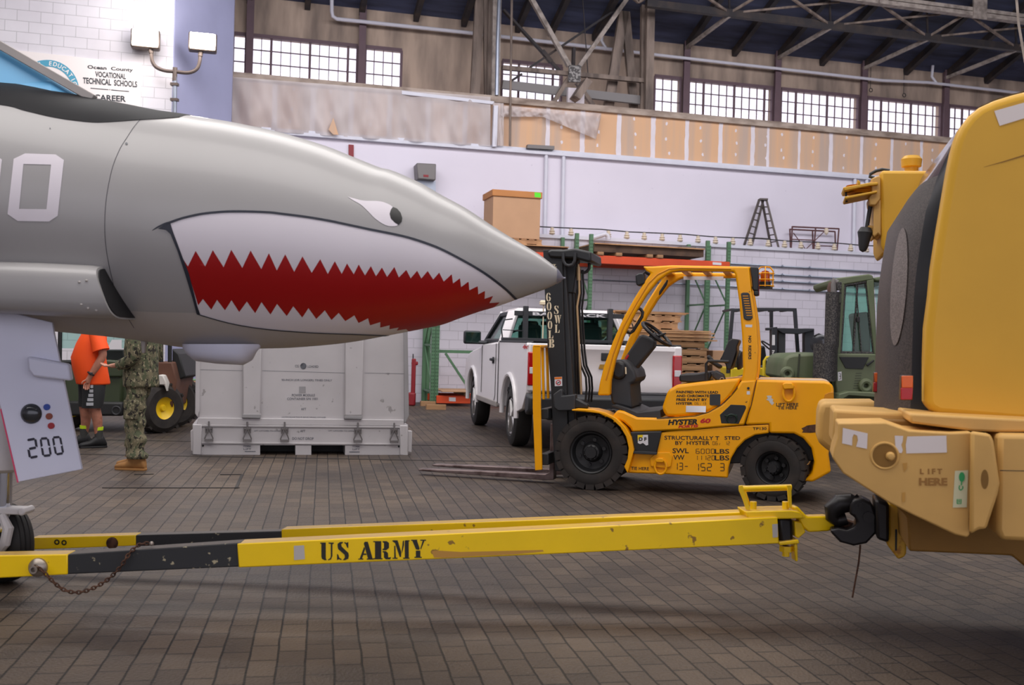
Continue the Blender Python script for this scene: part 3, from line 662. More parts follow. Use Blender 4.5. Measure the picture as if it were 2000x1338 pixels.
leftl = [A(p) for p in ((470, 1000), (395, 690), (330, 510), (262, 330))]
silw = [(p[0], p[1]-(6 if 805 < p[0] < 950 else 0)) for p in sil]
white = [tuple(p) for p in tl]+silw[::-1]+[tuple(p) for p in spline(mb_line, 4)][::-1]+leftl
decal('mouth_white', [white], TF, 'jet_white', jet, off=.0028, grid=12, label='white shark mouth paint')
up = [A(p) for p in ((345, 555), (390, 625), (457, 490), (540, 625), (606, 483), (700, 632), (767, 480), (863, 638), (935, 487), (1028, 648), (1094, 510), (1163, 660))]+[B_(p) for p in ((32, 520), (110, 672), (182, 538), (262, 680), (336, 563), (402, 690), (463, 580), (523, 690), (569, 600), (628, 693), (671, 608), (726, 703), (777, 622), (822, 710), (873, 635), (918, 716), (981, 630), (1020, 720), (1085, 655))]+[C_(p) for p in ((145, 423), (230, 325), (285, 425), (367, 328), (440, 438), (517, 350), (577, 465), (680, 370), (697, 490), (788, 422), (802, 537), (900, 465), (910, 577), (1020, 525), (1028, 630), (1115, 585), (1110, 688), (1220, 650), (1172, 742), (1306, 732))]
low = [A(p) for p in ((480, 960), (520, 905), (593, 997), (643, 913), (712, 1003), (769, 916), (836, 1018), (903, 928), (975, 1028), (1030, 933), (1108, 1040), (1165, 948))]+[B_(p) for p in ((45, 1053), (102, 968), (180, 1065), (234, 985), (302, 1078), (377, 1003), (435, 1087), (497, 1025), (555, 1097), (633, 1047), (670, 1113), (752, 1073), (770, 1133), (860, 1105), (858, 1153), (942, 1132), (938, 1167), (1020, 1152), (1003, 1178), (1085, 1166))]
silr = [p for p in sil if 796 < p[0] < 966]
decal('mouth_red', [up+silr[::-1]+low[::-1]+[A((395, 690))]], TF, 'shark_red', jet, off=.0044, grid=12, label='red shark mouth with zigzag teeth edge')
tl0 = [A(p) for p in ((80, 313), (130, 283), (200, 253))]+topl; w0 = [.8, 2.5, 4.5]+[4.4]*len(topl)
ts = spline(tl0, 3); ww = [min(4.5, .8+i*.7) for i in range(len(ts))]
decal('mouth_outline', [strip(ts, ww), [A(p) for p in ((130, 297), (235, 240), (262, 330), (330, 510), (398, 680), (470, 960), (497, 1040), (466, 1035), (430, 900), (370, 700), (300, 490), (240, 345), (200, 308))], strip(spline(mb_line, 3), 1.8)], TF, 'shark_black', jet, off=.006, grid=10)
decal('eye_white', [[tuple(p) for p in spline([B_(p) for p in ((572, 18), (640, 38), (720, 55), (830, 58), (900, 72), (968, 110), (1010, 180), (1015, 262), (960, 277), (900, 265), (820, 215), (750, 145), (690, 90), (620, 50), (572, 18))], 3)][:-1]], TF, 'jet_white', jet, off=.002, grid=12)
decal('pupil', [[B_(p) for p in ((968, 110), (1005, 125), (1035, 160), (1050, 205), (1045, 240), (1018, 265), (985, 245), (950, 210), (940, 170), (950, 135))]], TF, 'pupil', jet, off=.0035, grid=8)
gb = []
for x, y in spline([(-300, 182), (-150, 192), (0, 205), (50, 217), (112, 231), (175, 239), (212, 239), (270, 235), (320, 232), (350, 229.5)], 5):
    h = cast(TF, x, y, 0)
    if h is None: continue
    i_ = max(k_ for k_ in range(len(st)-1) if st[k_][0] <= h.x); f_ = (h.x-st[i_][0])/(st[i_+1][0]-st[i_][0]); zc = st[i_][1]*(1-f_)+st[i_+1][1]*f_
    gb.append((h.x, atan2(h.z-zc, -(h.y-DX))))
gb.append((gb[-1][0]+.07, pi/2-.02)); b = MB(); G_ = []
for (X, th) in gb:
    i_ = max(k_ for k_ in range(len(st)) if st[k_][0] <= X); f_ = (X-st[i_][0])/(st[i_+1][0]-st[i_][0]); zc = st[i_][1]*(1-f_)+st[i_+1][1]*f_; r = st[i_][2]*(1-f_)+st[i_+1][2]*f_+.0035
    G_.append([Vector((X, DX-r*cos(t), zc+r*sin(t))) for t in [th+(pi-2*th)*k_/30 for k_ in range(31)]])
for i_ in range(len(G_)-1):
    for k_ in range(30): b._add([G_[i_][k_], G_[i_+1][k_], G_[i_+1][k_+1], G_[i_][k_+1]], [(0, 1, 2, 3)])
b.build('glare_panel', 'jet_dark', jet, smooth=180, label='black anti-glare panel')
oc = [(27, 310.5), (49, 300), (109, 302), (125, 313), (113, 421.5), (96, 432.6), (35, 431.6), (15, 418)]; ic = [(46, 320.6), (100, 322), (91, 408.7), (37.7, 408)]
n0 = [[oc[0], oc[1], oc[2], oc[3], ic[1], ic[0]], [oc[3], oc[4], ic[2], ic[1]], [oc[4], oc[5], oc[6], oc[7], ic[3], ic[2]], [oc[7], oc[0], ic[0], ic[3]]]
sh = lambda P_, d: [[(x-d, y-1) for x, y in q_] for q_ in P_]
decal('fuselage_number', n0, TF, 'jet_white', jet, off=.002, grid=10, label='white block numeral'); decal('fuselage_number', sh(n0, 121), TF, 'jet_white', jet, off=.002, grid=10, label='white block numeral')
decal('panel_seam', [strip(spline([(296, 218), (270, 238), (246, 272), (232, 296), (218, 334), (207, 395), (205, 452), (209, 495), (217, 535), (229, 580), (242, 607), (262, 640)], 5), .9)], TF, 'stencil_ink', jet, off=.002, grid=10)
decal('fastener', [ell(247, 281, 2.6, 2.4, 10)], TF, 'lens', jet, off=.003)
decal('fastener', [ell(98, 251, 1.3, 1.3, 8)], TF, 'lens', jet, off=.003)
# side fairing with dark opening
def side(px, d): return [P(x, y, d) for x, y in px]
b = MB(); rings = []
for x, yt, yb, dn in ((-300, 500, 592, 5.12), (-60, 506, 608, 5.02), (60, 509, 615, 4.98), (160, 514, 620, 4.98), (178, 517, 621, 4.985)):
    ring = []; k_ = 28
    for i in range(k_):
        a = 2*pi*i/k_; sx = abs(cos(a))**.45*(1 if cos(a) > 0 else -1); sy = abs(sin(a))**.6*(1 if sin(a) > 0 else -1)
        d = 5.22-(5.22-dn)*sx if True else 0; y = (yt+yb)/2-(yb-yt)/2*sy; ring.append((x, y, d, sy))
    X0 = P(x, 560, dn).x
    rr_ = []
    for x_, y, d, sy in ring:
        z = P(x_, y, dn).z; sl = .10*(1-sy)/2 if x > 170 else 0
        rr_.append(Vector((X0+sl, 5.22-(5.22-dn)*((5.22-d)/(5.22-dn)), z)))
    rings.append(rr_)
b.loft(rings); pod = b.build('side_fairing', 'jet_grey', jet, smooth=50)
cc = sum((v for v in rings[-1]), Vector())/len(rings[-1]); b = MB(); b.loft([[cc+(v-cc)*.93+Vector((0.0, 0, 0)) for v in rings[-1]], [cc+(v-cc)*.93+Vector((.006, 0, 0)) for v in rings[-1]]]); b.build('fairing_opening', 'black_soft', jet)
for x, y in ((169, 548), (155, 551), (159, 595), (172, 602), (188, 606)):
    h = cast(bvh([pod]), x, y, 0)
    if h: b = MB(); b.sphere(h, .007, 10); b.build('rivet', 'frame_grey', jet)
# chin fairing and blade
b = MB(); R_ = []
for x, yb, w in ((352, 681, .02), (364, 694, .09), (380, 706, .13), (420, 711, .15), (470, 713.5, .15), (484, 706, .12), (495, 688, .05), (503, 680, .02)):
    X = P(x, 690, DX-.2).x; zt_ = P(x, 672, DX-.2).z; zb_ = P(x, yb, DX-.2).z
    R_.append([Vector((X, DX-.15+w*cos(a), zt_+(zb_-zt_)*max(0, -sin(a))**.7)) for a in [2*pi*i/24 for i in range(24)]])
b.loft(R_); b.build('chin_fairing', 'door_white', jet, smooth=50)
b = MB(); b.prism(side([(274, 664), (284, 666), (282, 690), (276, 690)], DX-.05), (0, .03, 0)); b.build('blade_antenna', 'frame_grey', jet, bevel=.006)
# windscreen wedge
b = MB(); R_ = []
for (x0, y0), (x1, y1) in (((-300, 152), (-300, -75)), ((-150, 155), (-150, 14)), ((0, 162), (0, 98)), ((100, 178), (100, 156)), ((150, 187), (148, 184))):
    nb = P(x0, y0+3, DX-.22); nt_ = P(x1, y1, DX-.13); fb = nb+Vector((0, .44, 0)); ft = nt_+Vector((0, .26, 0)); nb.z -= .012; fb.z -= .012
    R_.append([nb, nt_, ft, fb])
first = R_[0]; R_.insert(0, [p+Vector((-2.6, 0, 0)) for p in first])
b.loft(R_); b.build('windscreen', 'blue_cover', jet, smooth=0, label='light blue windscreen')
b = MB(); p0_, p1_ = P(-300, -84, DX-.15), P(182, 193, DX-.16); beam(b, p0_, p1_, .03, .045); b.build('windscreen_frame', 'frame_grey', jet, bevel=.004)
b = MB(); beam(b, p0_+Vector((0, .3, 0)), p1_+Vector((0, .02, 0)), .03, .045); b.build('windscreen_frame', 'frame_grey', jet, bevel=.004)
# gear door
mat('door_shade', (170, 168, 175), .5)
FD = Fr(P(70, 800, 5.28), .12)
b = MB(); FD.prism(b, [(-60, 590), (102, 630), (105, 650), (160, 917), (35, 942), (2, 800), (-30, 680)], 0, .025); door = b.build('gear_door', 'door_white', jet, bevel=.004)
b = MB(); FD.prism(b, [(2, 798), (0, 800), (33.5, 943), (36, 942)], -.003, .03); b.build('door_edge', 'pink', jet, smooth=0, label='pink red edge of the gear door')
TD = bvh([door])
b = MB(); FD.prism(b, [(52, 696), (58, 697), (133, 711), (138, 744), (64, 736), (54, 722)], -.06, 0); b.build('door_fin', 'door_white', jet, bevel=.012)
b = MB(); p = cast(TD, 61.5, 808, .0); b.lathe(p, -FD.n, [(0, .052), (.006, .052), (.018, .044), (.03, .03), (.036, .012)], 28); b.build('taxi_light', 'lens', jet)
for x, y, m_ in ((92, 795, 'blue_dot'), (96.5, 813, 'rust_dot'), (100.5, 831.5, 'red_dot')):
    b = MB(); p = cast(TD, x, y, 0); b.cyl(p, p-FD.n*.008, .0165, 16); b.build('indicator_lens', m_, jet)
g = []
for ch, q in (('2', [(50, 858), (71, 854), (77, 893), (57, 897)]), ('0', [(77, 854.5), (95, 853.5), (102, 891), (83, 893)]), ('0', [(101, 852.5), (119, 851), (126, 887), (108, 890)])): g += segs(ch, q, .22, .12)
decal('door_number', g, TD, 'stencil_ink', jet, off=.002, label='dark segmented numerals 200')
# strut, fork and twin wheels
XA, YA = P(5, 960, 5.58).x, 5.58
gear = thing('x', (0, 0, 0), None, None); bpy.data.objects.remove(gear)
b = MB(); b.lathe((XA, YA, 2.0), (0, 0, -1), [(0, .075), (1.0, .075), (1.02, .085), (1.25, .085), (1.27, .095), (1.36, .095), (1.38, .06)], 28); b.build('strut_sleeve', 'gear_white', jet)
b = MB(); b.cyl((XA+.006, YA, .66), (XA+.006, YA, .30), .043, 24); b.build('strut_piston', 'chrome', jet)
zt_ = P(20, 1000, 5.5).z
b = MB(); b.box((XA+.05, YA-.02, zt_), (.2, .1, .035)); b.cyl((XA+.14, YA-.08, zt_), (XA+.14, YA+.05, zt_), .02, 12); b.build('torque_link', 'gear_white', jet, bevel=.008)
b = MB(); b.tube([(XA+.03, YA-.06, zt_-.02), (XA+.075, YA-.08, zt_-.09), (XA+.06, YA-.08, zt_-.17), (XA+.02, YA-.06, .2)], [.02, .03, .028, .022], 10); b.tube([(XA-.02, YA-.06, zt_), (XA-.02, YA-.07, .24)], .03, 10); b.build('axle_fork', 'gear_white', jet)
for dy in (-.165, .165):
    AX = Vector((.6, .8, 0)); c = Vector((-2.86, YA, .215))+AX*dy*.8; b = MB()
    b.lathe(c-AX*.075, AX, [(0, .10), (.0, .16), (.012, .19), (.03, .207), (.046, .2145), (.05, .209), (.054, .2145), (.072, .215), (.078, .209), (.082, .215), (.1, .2145), (.104, .209), (.108, .213), (.125, .205), (.14, .188), (.15, .16), (.15, .10)], 48, 'ring')
    w = b.build('nose_wheel', 'tyre', jet); b = MB(); b.lathe(c-AX*.07, AX, [(0, .1), (0.01, .09), (.02, .05), (.12, .05), (.13, .09), (.14, .1)], 28); b.build('wheel_rim', 'gear_white', w)
# ============================================================ tow bar
def dusty(name, c, dust, rough=.35, chips=(70, 60, 30), th=.69, sc=14):
    m = mat(name, c, rough, var=.05, scale=3, spots=(chips, sc, th)); N = m.node_tree.nodes; L = m.node_tree.links; b = N['Principled BSDF']
    src = b.inputs['Base Color'].links[0].from_socket
    g = N.new('ShaderNodeNewGeometry'); s = N.new('ShaderNodeSeparateXYZ'); L.new(g.outputs['Normal'], s.inputs[0])
    n = N.new('ShaderNodeTexNoise'); n.inputs['Scale'].default_value = 9; n.inputs['Detail'].default_value = 6
    a = N.new('ShaderNodeMath'); a.operation = 'MULTIPLY_ADD'; L.new(n.outputs[0], a.inputs[0]); a.inputs[1].default_value = .5; L.new(s.outputs['Z'], a.inputs[2])
    mr = N.new('ShaderNodeMapRange'); mr.inputs['From Min'].default_value = .95; mr.inputs['From Max'].default_value = 1.3; mr.inputs['To Max'].default_value = .85; L.new(a.outputs[0], mr.inputs[0])
    mx = N.new('ShaderNodeMixRGB'); L.new(mr.outputs[0], mx.inputs[0]); L.new(src, mx.inputs[1]); mx.inputs[2].default_value = rgb(dust); L.new(mx.outputs[0], b.inputs['Base Color']); return m
dusty('tow_yellow', (248, 206, 0), (180, 142, 86), .34, chips=(150, 112, 40), th=.665)
dusty('tow_black', (40, 41, 43), (98, 90, 84), .6, chips=(170, 160, 130), th=.66, sc=22)
mat('retro', (188, 182, 178), .4); mat('stencil_black', (34, 32, 26), .6, spots=((190, 170, 30), 30, .7)); mat('rust', (96, 66, 50), .8, c2=(62, 42, 34), scale=30, metal=.4); mat('bare_steel', (160, 150, 140), .4, metal=.8); mat('hook_black', (30, 28, 30), .42, var=.15, metal=.3)
tow = thing('tow_bar', (0, 5.4, 0), 'yellow and black aircraft tow bar stencilled US ARMY between jet and yellow crane', 'tow bar')
FN = Fr(P(463, 1085, 5.15), .076); FNL = Fr(P(463, 1085, 5.15), .02)
def arm(nm, fr, px, t0, t1, m, bev=.006, **k):
    b = MB(); fr.prism(b, px, t0, t1); return b.build(nm, m, tow, bevel=bev, **k)
arm('near_arm_end', FNL, [(-260, 1089), (132, 1082.5), (132, 1122.5), (-260, 1142)], -.004, .1, 'tow_yellow')
na = arm('near_arm_black', FNL, [(131, 1083), (470, 1060), (470, 1107), (131, 1122)], 0, .095, 'tow_black')
ns = arm('near_sleeve', FN, [(463, 1062), (1000, 1036.5), (1519, 1010), (1522, 1062), (1000, 1086), (466, 1109)], -.012, .1, 'tow_yellow')
FF = Fr(P(180, 1057, 5.86), -.03); 
arm('far_arm_end', FF, [(60, 1051), (265, 1045), (265, 1066), (60, 1074)], 0, .09, 'tow_yellow'); arm('far_arm_black', FF, [(264, 1045.5), (560, 1037), (560, 1060), (264, 1067)], .004, .085, 'tow_black')
FF2 = Fr(P(550, 1045, 5.84), -.10)
arm('far_sleeve', FF2, [(549, 1034), (1480, 999), (1480, 1035), (550, 1068)], -.012, .09, 'tow_yellow')
b = MB(); FF.prism(b, [(-140, 1050), (90, 1050), (90, 1072), (-140, 1080)], .02, .05); b.build('far_arm_end', 'tow_yellow', tow, bevel=.004)
for x, y, r in ((111, 1059, .012), (125, 1060, .012)): b = MB(); p = FF.pt(x, y, -.002); b.torus(p, FF.n, r, .004, 12, 6); b.build('hole', 'black_soft', tow)
b = MB(); p = FF.pt(219, 1061, 0); b.lathe(p, -FF.n, [(0, .035), (.01, .03), (.02, .012), (.02, .001)], 20); b.build('pin_boss', 'rust', tow)
TN = bvh([ns])
L5 = lambda x, y: (460+x/5, 980+y/5); pol = []
for ch, x0, x1, y0, y1 in (('U', 825, 960, 398, 572), ('S', 985, 1108, 392, 570), ('A', 1198, 1350, 390, 565), ('R', 1345, 1520, 384, 562), ('M', 1533, 1700, 376, 557), ('Y', 1715, 1860, 370, 548)):
    a0, a1 = L5(x0, y0), L5(x1, y1); pol += stencil(ch, a0[0], a1[0], a0[1], a1[1])
decal('stencil_word', pol[:5], TN, 'stencil_black', tow, off=.0015, label='black stencilled US')
decal('stencil_word', pol[5:], TN, 'stencil_black', tow, off=.0015, label='black stencilled ARMY')
decal('reflective_tape', [[(574, 1066), (594, 1065), (595.5, 1092), (574.5, 1094)]], TN, 'retro', tow, off=.0015)
decal('reflective_tape', [[(1508, 1024), (1519, 1023), (1519, 1049), (1509, 1050)]], TN, 'retro', tow, off=.0015)
mat('worn_primer', (190, 140, 60), .6)
decal('worn_patch', [[(843, 1077), (850, 1075), (900, 1078), (985, 1076), (1060, 1074), (1062, 1077), (1000, 1083), (940, 1085.5), (870, 1089.5), (848, 1089)]], TN, 'worn_primer', tow, off=.0012, grid=20)
# pin with chain
c = FNL.pt(75, 1108, -.004); b = MB(); b.lathe(c, -FNL.n, [(0, .048), (.012, .046), (.03, .03), (.035, .02), (.06, .02), (.06, .012), (.03, .012)], 30); b.build('pin_washer', 'bare_steel', tow)
cp = [(72, 1107), (84, 1116), (92, 1124), (108, 1140), (125, 1152), (145, 1157), (165, 1155), (190, 1145), (213, 1130), (235, 1108), (250, 1085), (262, 1071), (275, 1063), (293, 1061)]
cps = spline(cp, 8); b = MB(); k = 0; acc = 0; last = None
pts3 = []
for i, p in enumerate(cps):
    f = i/(len(cps)-1); pts3.append(FNL.pt(p.x, p.y, -.05 if f < .72 else -.05+.1*(f-.72)/.28))
Ln = [0]
for i in range(1, len(pts3)): Ln.append(Ln[-1]+(pts3[i]-pts3[i-1]).length)
nl = int(Ln[-1]/.019)
for i in range(nl):
    s_ = Ln[-1]*i/nl; j = max(q for q in range(len(Ln)) if Ln[q] <= s_+1e-9); j = min(j, len(pts3)-2); p = pts3[j].lerp(pts3[j+1], (s_-Ln[j])/max(1e-6, Ln[j+1]-Ln[j])); t = (pts3[j+1]-pts3[j]).normalized()
    u = t.cross(Vector((0, 1, 0))).normalized(); u = u if i % 2 else t.cross(u).normalized(); w_ = t.cross(u)
    b.tube([p+t*.0135*cos(a)+u*.008*sin(a) for a in [2*pi*q/10 for q in range(11)]], .0036, 5, cap=False)
b.build('chain', 'rust', tow, smooth=80, label='rusty retaining chain')
b = MB(); b.sphere(FNL.pt(296, 1062, .03), .012, 12); b.build('chain_bolt', 'bare_steel', tow)
# head
DH = 5.38; FH = Fr(P(1530, 1040, DH), .05)
arm('head_plate', FH, [(1455, 999), (1545, 997), (1562, 1000), (1572, 1013), (1462, 1015)], .0, .16, 'tow_yellow')
arm('head_bushing', FH, [(1519, 1011), (1549, 1011), (1551, 1060), (1523, 1064)], .02, .14, 'hook_black', bev=.02)
arm('head_lower_plate', FH, [(1520, 1059), (1560, 1054), (1562, 1062), (1523, 1066)], .0, .14, 'tow_yellow')
arm('head_web', FH, [(1552, 1018), (1566, 1020), (1574, 1040), (1560, 1052), (1553, 1048)], .03, .13, 'tow_yellow')
arm('tongue', FH, [(1548, 990), (1558, 989), (1577, 1009), (1618, 1008), (1622, 1013), (1640, 1016), (1640, 1030), (1618, 1038), (1580, 1040), (1568, 1030)], .05, .12, 'tow_yellow', bev=.01)
arm('stop_tab', FH, [(1551, 1062), (1558, 1061), (1559, 1097), (1554, 1097)], .03, .1, 'tow_yellow')
b = MB(); p = FH.pt(1535, 1066, .07); b.cyl(p, p-Vector((0, 0, .03)), .035, 6); b.cyl(p, p-Vector((0, 0, .055)), .02, 12); b.build('castle_nut', 'tow_yellow', tow)
for x in (1471, 1534):
    b = MB(); p = FH.pt(x, 996, .06); b.cyl(p, p+Vector((0, 0, .045)), .018, 14); b.cyl(p-Vector((0, 0, .008)), p+Vector((0, 0, .006)), .036, 16); b.build('head_bolt', 'tow_yellow', tow, bevel=.002)
b = MB(); b.tube([FH.pt(1444, 955, .07), FH.pt(1545, 952, .07)], .017, 14); b.build('lift_handle', 'tow_yellow', tow)
arm('handle_link', FH, [(1444, 949), (1451, 948), (1453, 958), (1464, 988), (1465, 996), (1458, 996), (1452, 978), (1444, 958)], .02, .035, 'tow_yellow', bev=.002); arm('handle_link', FH, [(1537, 948), (1545, 948), (1546, 958), (1547, 992), (1541, 992), (1539, 960)], .02, .035, 'tow_yellow', bev=.002)
arm('handle_link', FH, [(1449, 949), (1455, 948), (1457, 958), (1466, 986), (1462, 988), (1454, 970)], .1, .112, 'tow_yellow', bev=.002)
ce = FH.pt(1652, 1023, .085); b = MB(); b.torus(ce, (.25, 0, 1), .062, .021, 36, 12); b.build('towing_eye', 'rust', tow)
# ============================================================ the yellow forklift
m = mat('lift_yellow', (243, 166, 0), .36, var=.06, scale=2.5, spots=((120, 84, 30), 13, .72), coat=.1, spec=.3)
mat('lift_yellow_dark', (206, 134, 10), .5, var=.1, scale=3); mat('lift_black', (30, 31, 33), .45, var=.15, scale=4); mat('lift_grey', (48, 49, 52), .55, var=.12); mat('rubber', (40, 36, 34), .85, c2=(52, 45, 41), scale=7)
mat('hub_dark', (26, 26, 28), .5, var=.2); mat('seat_black', (24, 24, 27), .35); mat('ink', (30, 28, 26), .6); mat('logo_red', (190, 20, 25), .5); mat('cream_paint', (222, 206, 176), .6); mat('label_white', (214, 212, 216), .5)
mat('amber', (190, 80, 10), .2, trans=.2); mat('lamp_red', (150, 12, 16), .2); mat('brass', (190, 160, 120), .35, metal=.6); mat('fork_steel', (120, 104, 102), .4, metal=.5, c2=(70, 52, 50), scale=6); mat('dust_top', (190, 170, 150), .8, c2=(210, 150, 40), scale=5)
mat('skin_patch', (200, 196, 190), .6)
FL = Fr(P(1153, 884, 9.85), -.27)
WID = 1.02
lift = thing('forklift', FL.w(0, .5, 0), 'bright yellow forklift with open overhead guard and black mast before the white pickup', 'forklift')
def part(nm, px, t0, t1, m, bev=.012, par=None, bseg=2, **k):
    b = MB(); FL.prism(b, px, t0, t1); return b.build(nm, m, par or lift, bevel=bev, bseg=bseg, **k)
Z0 = lambda s, o: (1050+s[0]/5.147, 700+s[1]/5.147)
ZA = lambda *q: [(1050+x/5.147, 700+y/5.147) for x, y in q]
ZB_ = lambda *q: [(1300+x/5.147, 720+y/5.147) for x, y in q]
ZG = lambda *q: [(1150+x/4.46, 500+y/4.46) for x, y in q]
ZM = lambda *q: [(1000+x/2.676, 460+y/2.676) for x, y in q]
T0, T1_ = .06, .06+WID
# chassis and body panels
frame = part('chassis', ZA((905, 1160), (960, 900), (1285, 730))[:0] + [(1226, 924), (1238, 884), (1288, 845)] + ZB_((200, 600), (1040, 560), (1040, 650), (900, 668), (800, 718), (720, 800), (660, 900), (630, 1000), (627, 1100), (0, 1062)), T0, T1_, 'lift_yellow', .014)
band = part('cowl_panel', ZA((745, 590), (800, 520), (860, 530), (1000, 595), (1230, 600))+ZB_((0, 495), (300, 470), (430, 430), (560, 360), (660, 260), (720, 190), (760, 120), (915, 110), (800, 570), (300, 615))+ZA((1200, 735), (950, 745), (930, 700), (860, 640)), T0-.01, T1_+.01, 'lift_yellow', .02)
hood = part('seat_deck', ZB_((0, 480), (-40, 400), (0, 280), (25, 215), (110, 165), (400, 130), (755, 95), (735, 160), (690, 235), (620, 320), (540, 385), (430, 435), (300, 470), (100, 485)), T0+.02, T1_-.02, 'lift_yellow', .03, bseg=3)
cw = part('counterweight', ZB_((915, 112), (1600, 128), (1660, 145), (1690, 185), (1692, 330), (1690, 560), (1640, 860), (1665, 1040), (1480, 1142), (1380, 1130), (1470, 1060), (1495, 940), (1465, 800), (1380, 700), (1290, 655), (1040, 650), (1040, 560), (800, 568)), T0-.01, T1_+.01, 'lift_yellow', .035, bseg=3)
b = MB(); FL.prism(b, ZB_((930, 108), (1600, 124), (1650, 138), (1640, 142), (930, 114)), T0+.06, T1_-.06); b.build('hood_top_dust', 'dust_top', lift, smooth=0, label='dusty top of the engine hood')
part('counterweight_recess', ZB_((1590, 300), (1600, 260), (1640, 240), (1688, 235), (1690, 325), (1600, 322)), T0-.014, T0+.05, 'lift_yellow_dark', .004)
# seams
TB = bvh([frame, band, hood, cw])
decal('panel_seam', [strip(ZB_((-90, 500), (100, 492), (300, 475), (430, 438), (560, 365), (660, 265), (720, 190), (755, 120)), 1.6), strip(ZB_((915, 115), (860, 370), (795, 570)), 1.5), strip(ZB_((-330, 636), (0, 628), (300, 612), (560, 590), (800, 571), (1038, 556), (1040, 650)), 1.3)], TB, 'black_soft', lift, off=.003)
# front fender and nose
part('front_fender', ZA((340, 515), (400, 505), (560, 515), (680, 545), (790, 600), (880, 690), (940, 790), (968, 920), (905, 1158), (870, 1090), (905, 1010), (915, 900), (890, 790), (830, 690), (740, 605), (620, 555), (480, 535), (345, 528)), -.02, .28, 'lift_yellow', .008)
part('front_fender', ZA((340, 515), (560, 515), (790, 600), (940, 790), (968, 920), (905, 1158), (870, 1090), (915, 900), (830, 690), (620, 555), (345, 528)), T1_-.2, T1_+.08, 'lift_yellow', .008)
st_ = part('step_panel', ZA((930, 742), (1248, 732), (1195, 965), (950, 925), (968, 905), (945, 800)), .03, .08, 'lift_black', .01)
part('step_tread', ZA((955, 928), (1200, 945), (1195, 970), (955, 958)), .0, .3, 'lift_grey', .004)
mat('decal_yellow', (236, 205, 20), .5)
decal('step_decal', [ZA((1005, 770), (1110, 768), (1112, 870), (1090, 875), (1060, 850), (1030, 862), (1008, 850))], bvh([st_]), 'label_white', lift, off=.002)
decal('step_decal', [ZA((1006, 771), (1060, 768), (1055, 795), (1020, 805), (1007, 830))], bvh([st_]), 'decal_yellow', lift, off=.0035)
texts('step_decal_lettering', [('D F', 1248, 854, 1263, 861)], bvh([st_]), 'ink', lift, off=.005, bold=.04)
part('floor_mat', ZA((740, 478), (780, 462), (900, 500), (1000, 545), (1230, 520), (1240, 598), (980, 595), (920, 560), (850, 520)), T0+.04, T1_-.04, 'lift_grey', .006)
# overhead guard
og = ZG((75, 1215), (95, 1100), (130, 960), (210, 740), (300, 540), (400, 360), (500, 200), (540, 150), (500, 130), (470, 90), (560, 90), (720, 80), (1400, 92), (1420, 300), (1460, 560), (1478, 800), (1470, 1000), (1452, 1110), (1420, 1330), (1290, 1330), (1330, 1090), (1345, 1000), (1335, 700), (1310, 400), (1275, 160), (1260, 135), (800, 128), (720, 140), (680, 160), (600, 215), (500, 340), (400, 500), (300, 705), (230, 905), (190, 1085), (185, 1215))
guard = part('overhead_guard', og, T0-.0, T0+.10, 'lift_yellow', .018, bseg=3)
b = MB(); rl = ZG((420, 400), (520, 235), (620, 150), (720, 108), (1260, 112)); b.tube([FL.pt(x, y, T0-.004) for x, y in ZG((150, 1080), (215, 850), (300, 620), (410, 420), (520, 240), (600, 160), (700, 112), (800, 104), (1240, 112))], .006, 6); b.build('guard_weld_line', 'lift_yellow_dark', lift)
# far side of the guard: same frame set back by the width

b = MB(); pp = [FL.pt(x, y, T0) for x, y in og]; b.prism([p+FL.n*(WID-.12) for p in pp], FL.n*.10); b.build('overhead_guard', 'lift_yellow', lift, bevel=.018)
for i, x in enumerate((1290, 1330, 1372, 1414, 1455)):
    p = FL.pt(x, 523.5, T0+.05); b = MB(); b.box(p+FL.n*(WID/2-.05), (.07 if i not in (0, 4) else .1, WID-.15, .028), FL.R()); b.build('roof_bar', 'lift_yellow', lift, bevel=.006)
b = MB(); p = FL.pt(1374, 523, T0+WID-.135) ; 
FL.prism(b, [(1335, 539.5), (1413, 540), (1413, 547), (1335, 546.5)], T0+WID-.128, T0+WID-.12); b.build('guard_label', 'label_white', lift, smooth=0, label='white instruction strip on the far guard rail')
vent = part('pillar_vent', ZG((1325, 325), (1345, 318), (1385, 318), (1400, 330), (1428, 540), (1405, 560), (1375, 560), (1350, 545)), T0-.014, T0+.01, 'lift_grey', .006)
TV = bvh([vent]); decal('vent_slot', [ZG((1340+i*4.2, 345+i*21), (1388+i*4.2, 345+i*21), (1389+i*4.2, 353+i*21), (1341+i*4.2, 353+i*21)) for i in range(9)], TV, 'lift_yellow_dark', lift, off=.002)
TP = bvh([guard])
texts('riders_stencil', [('NO', 0, 0, 1, 1)], TP, 'ink', lift) if False else None
# vertical lettering on the rear pillar
def vtext(name, s, x0, y0, x1, y1, tree, m, off=.0025, bold=.03, lean=0.):
    vs, fs = text_mesh(s, bold); a0, a1 = min(v.x for v in vs), max(v.x for v in vs); c0, c1 = min(v.y for v in vs), max(v.y for v in vs); b = MB(); out = []
    for v in vs:
        fy = (v.x-a0)/(a1-a0); fx = (v.y-c0)/(c1-c0); out.append(cast(tree, x1-fx*(x1-x0)*-1-(x1-x0) if False else x0+fx*(x1-x0)+lean*fy, y0+fy*(y1-y0), off))
    for f in fs:
        if all(out[i] is not None for i in f): b._add([out[i] for i in f], [tuple(range(len(f)))])
    return b.build(name, m, lift, smooth=0)
vtext('pillar_lettering', 'NO  RIDERS', 1469.5, 656, 1464, 702, TP, 'ink', lean=-.5) if False else vtext('pillar_lettering', 'NO  RIDERS', 1461.5, 656, 1467.5, 702, TP, 'ink')
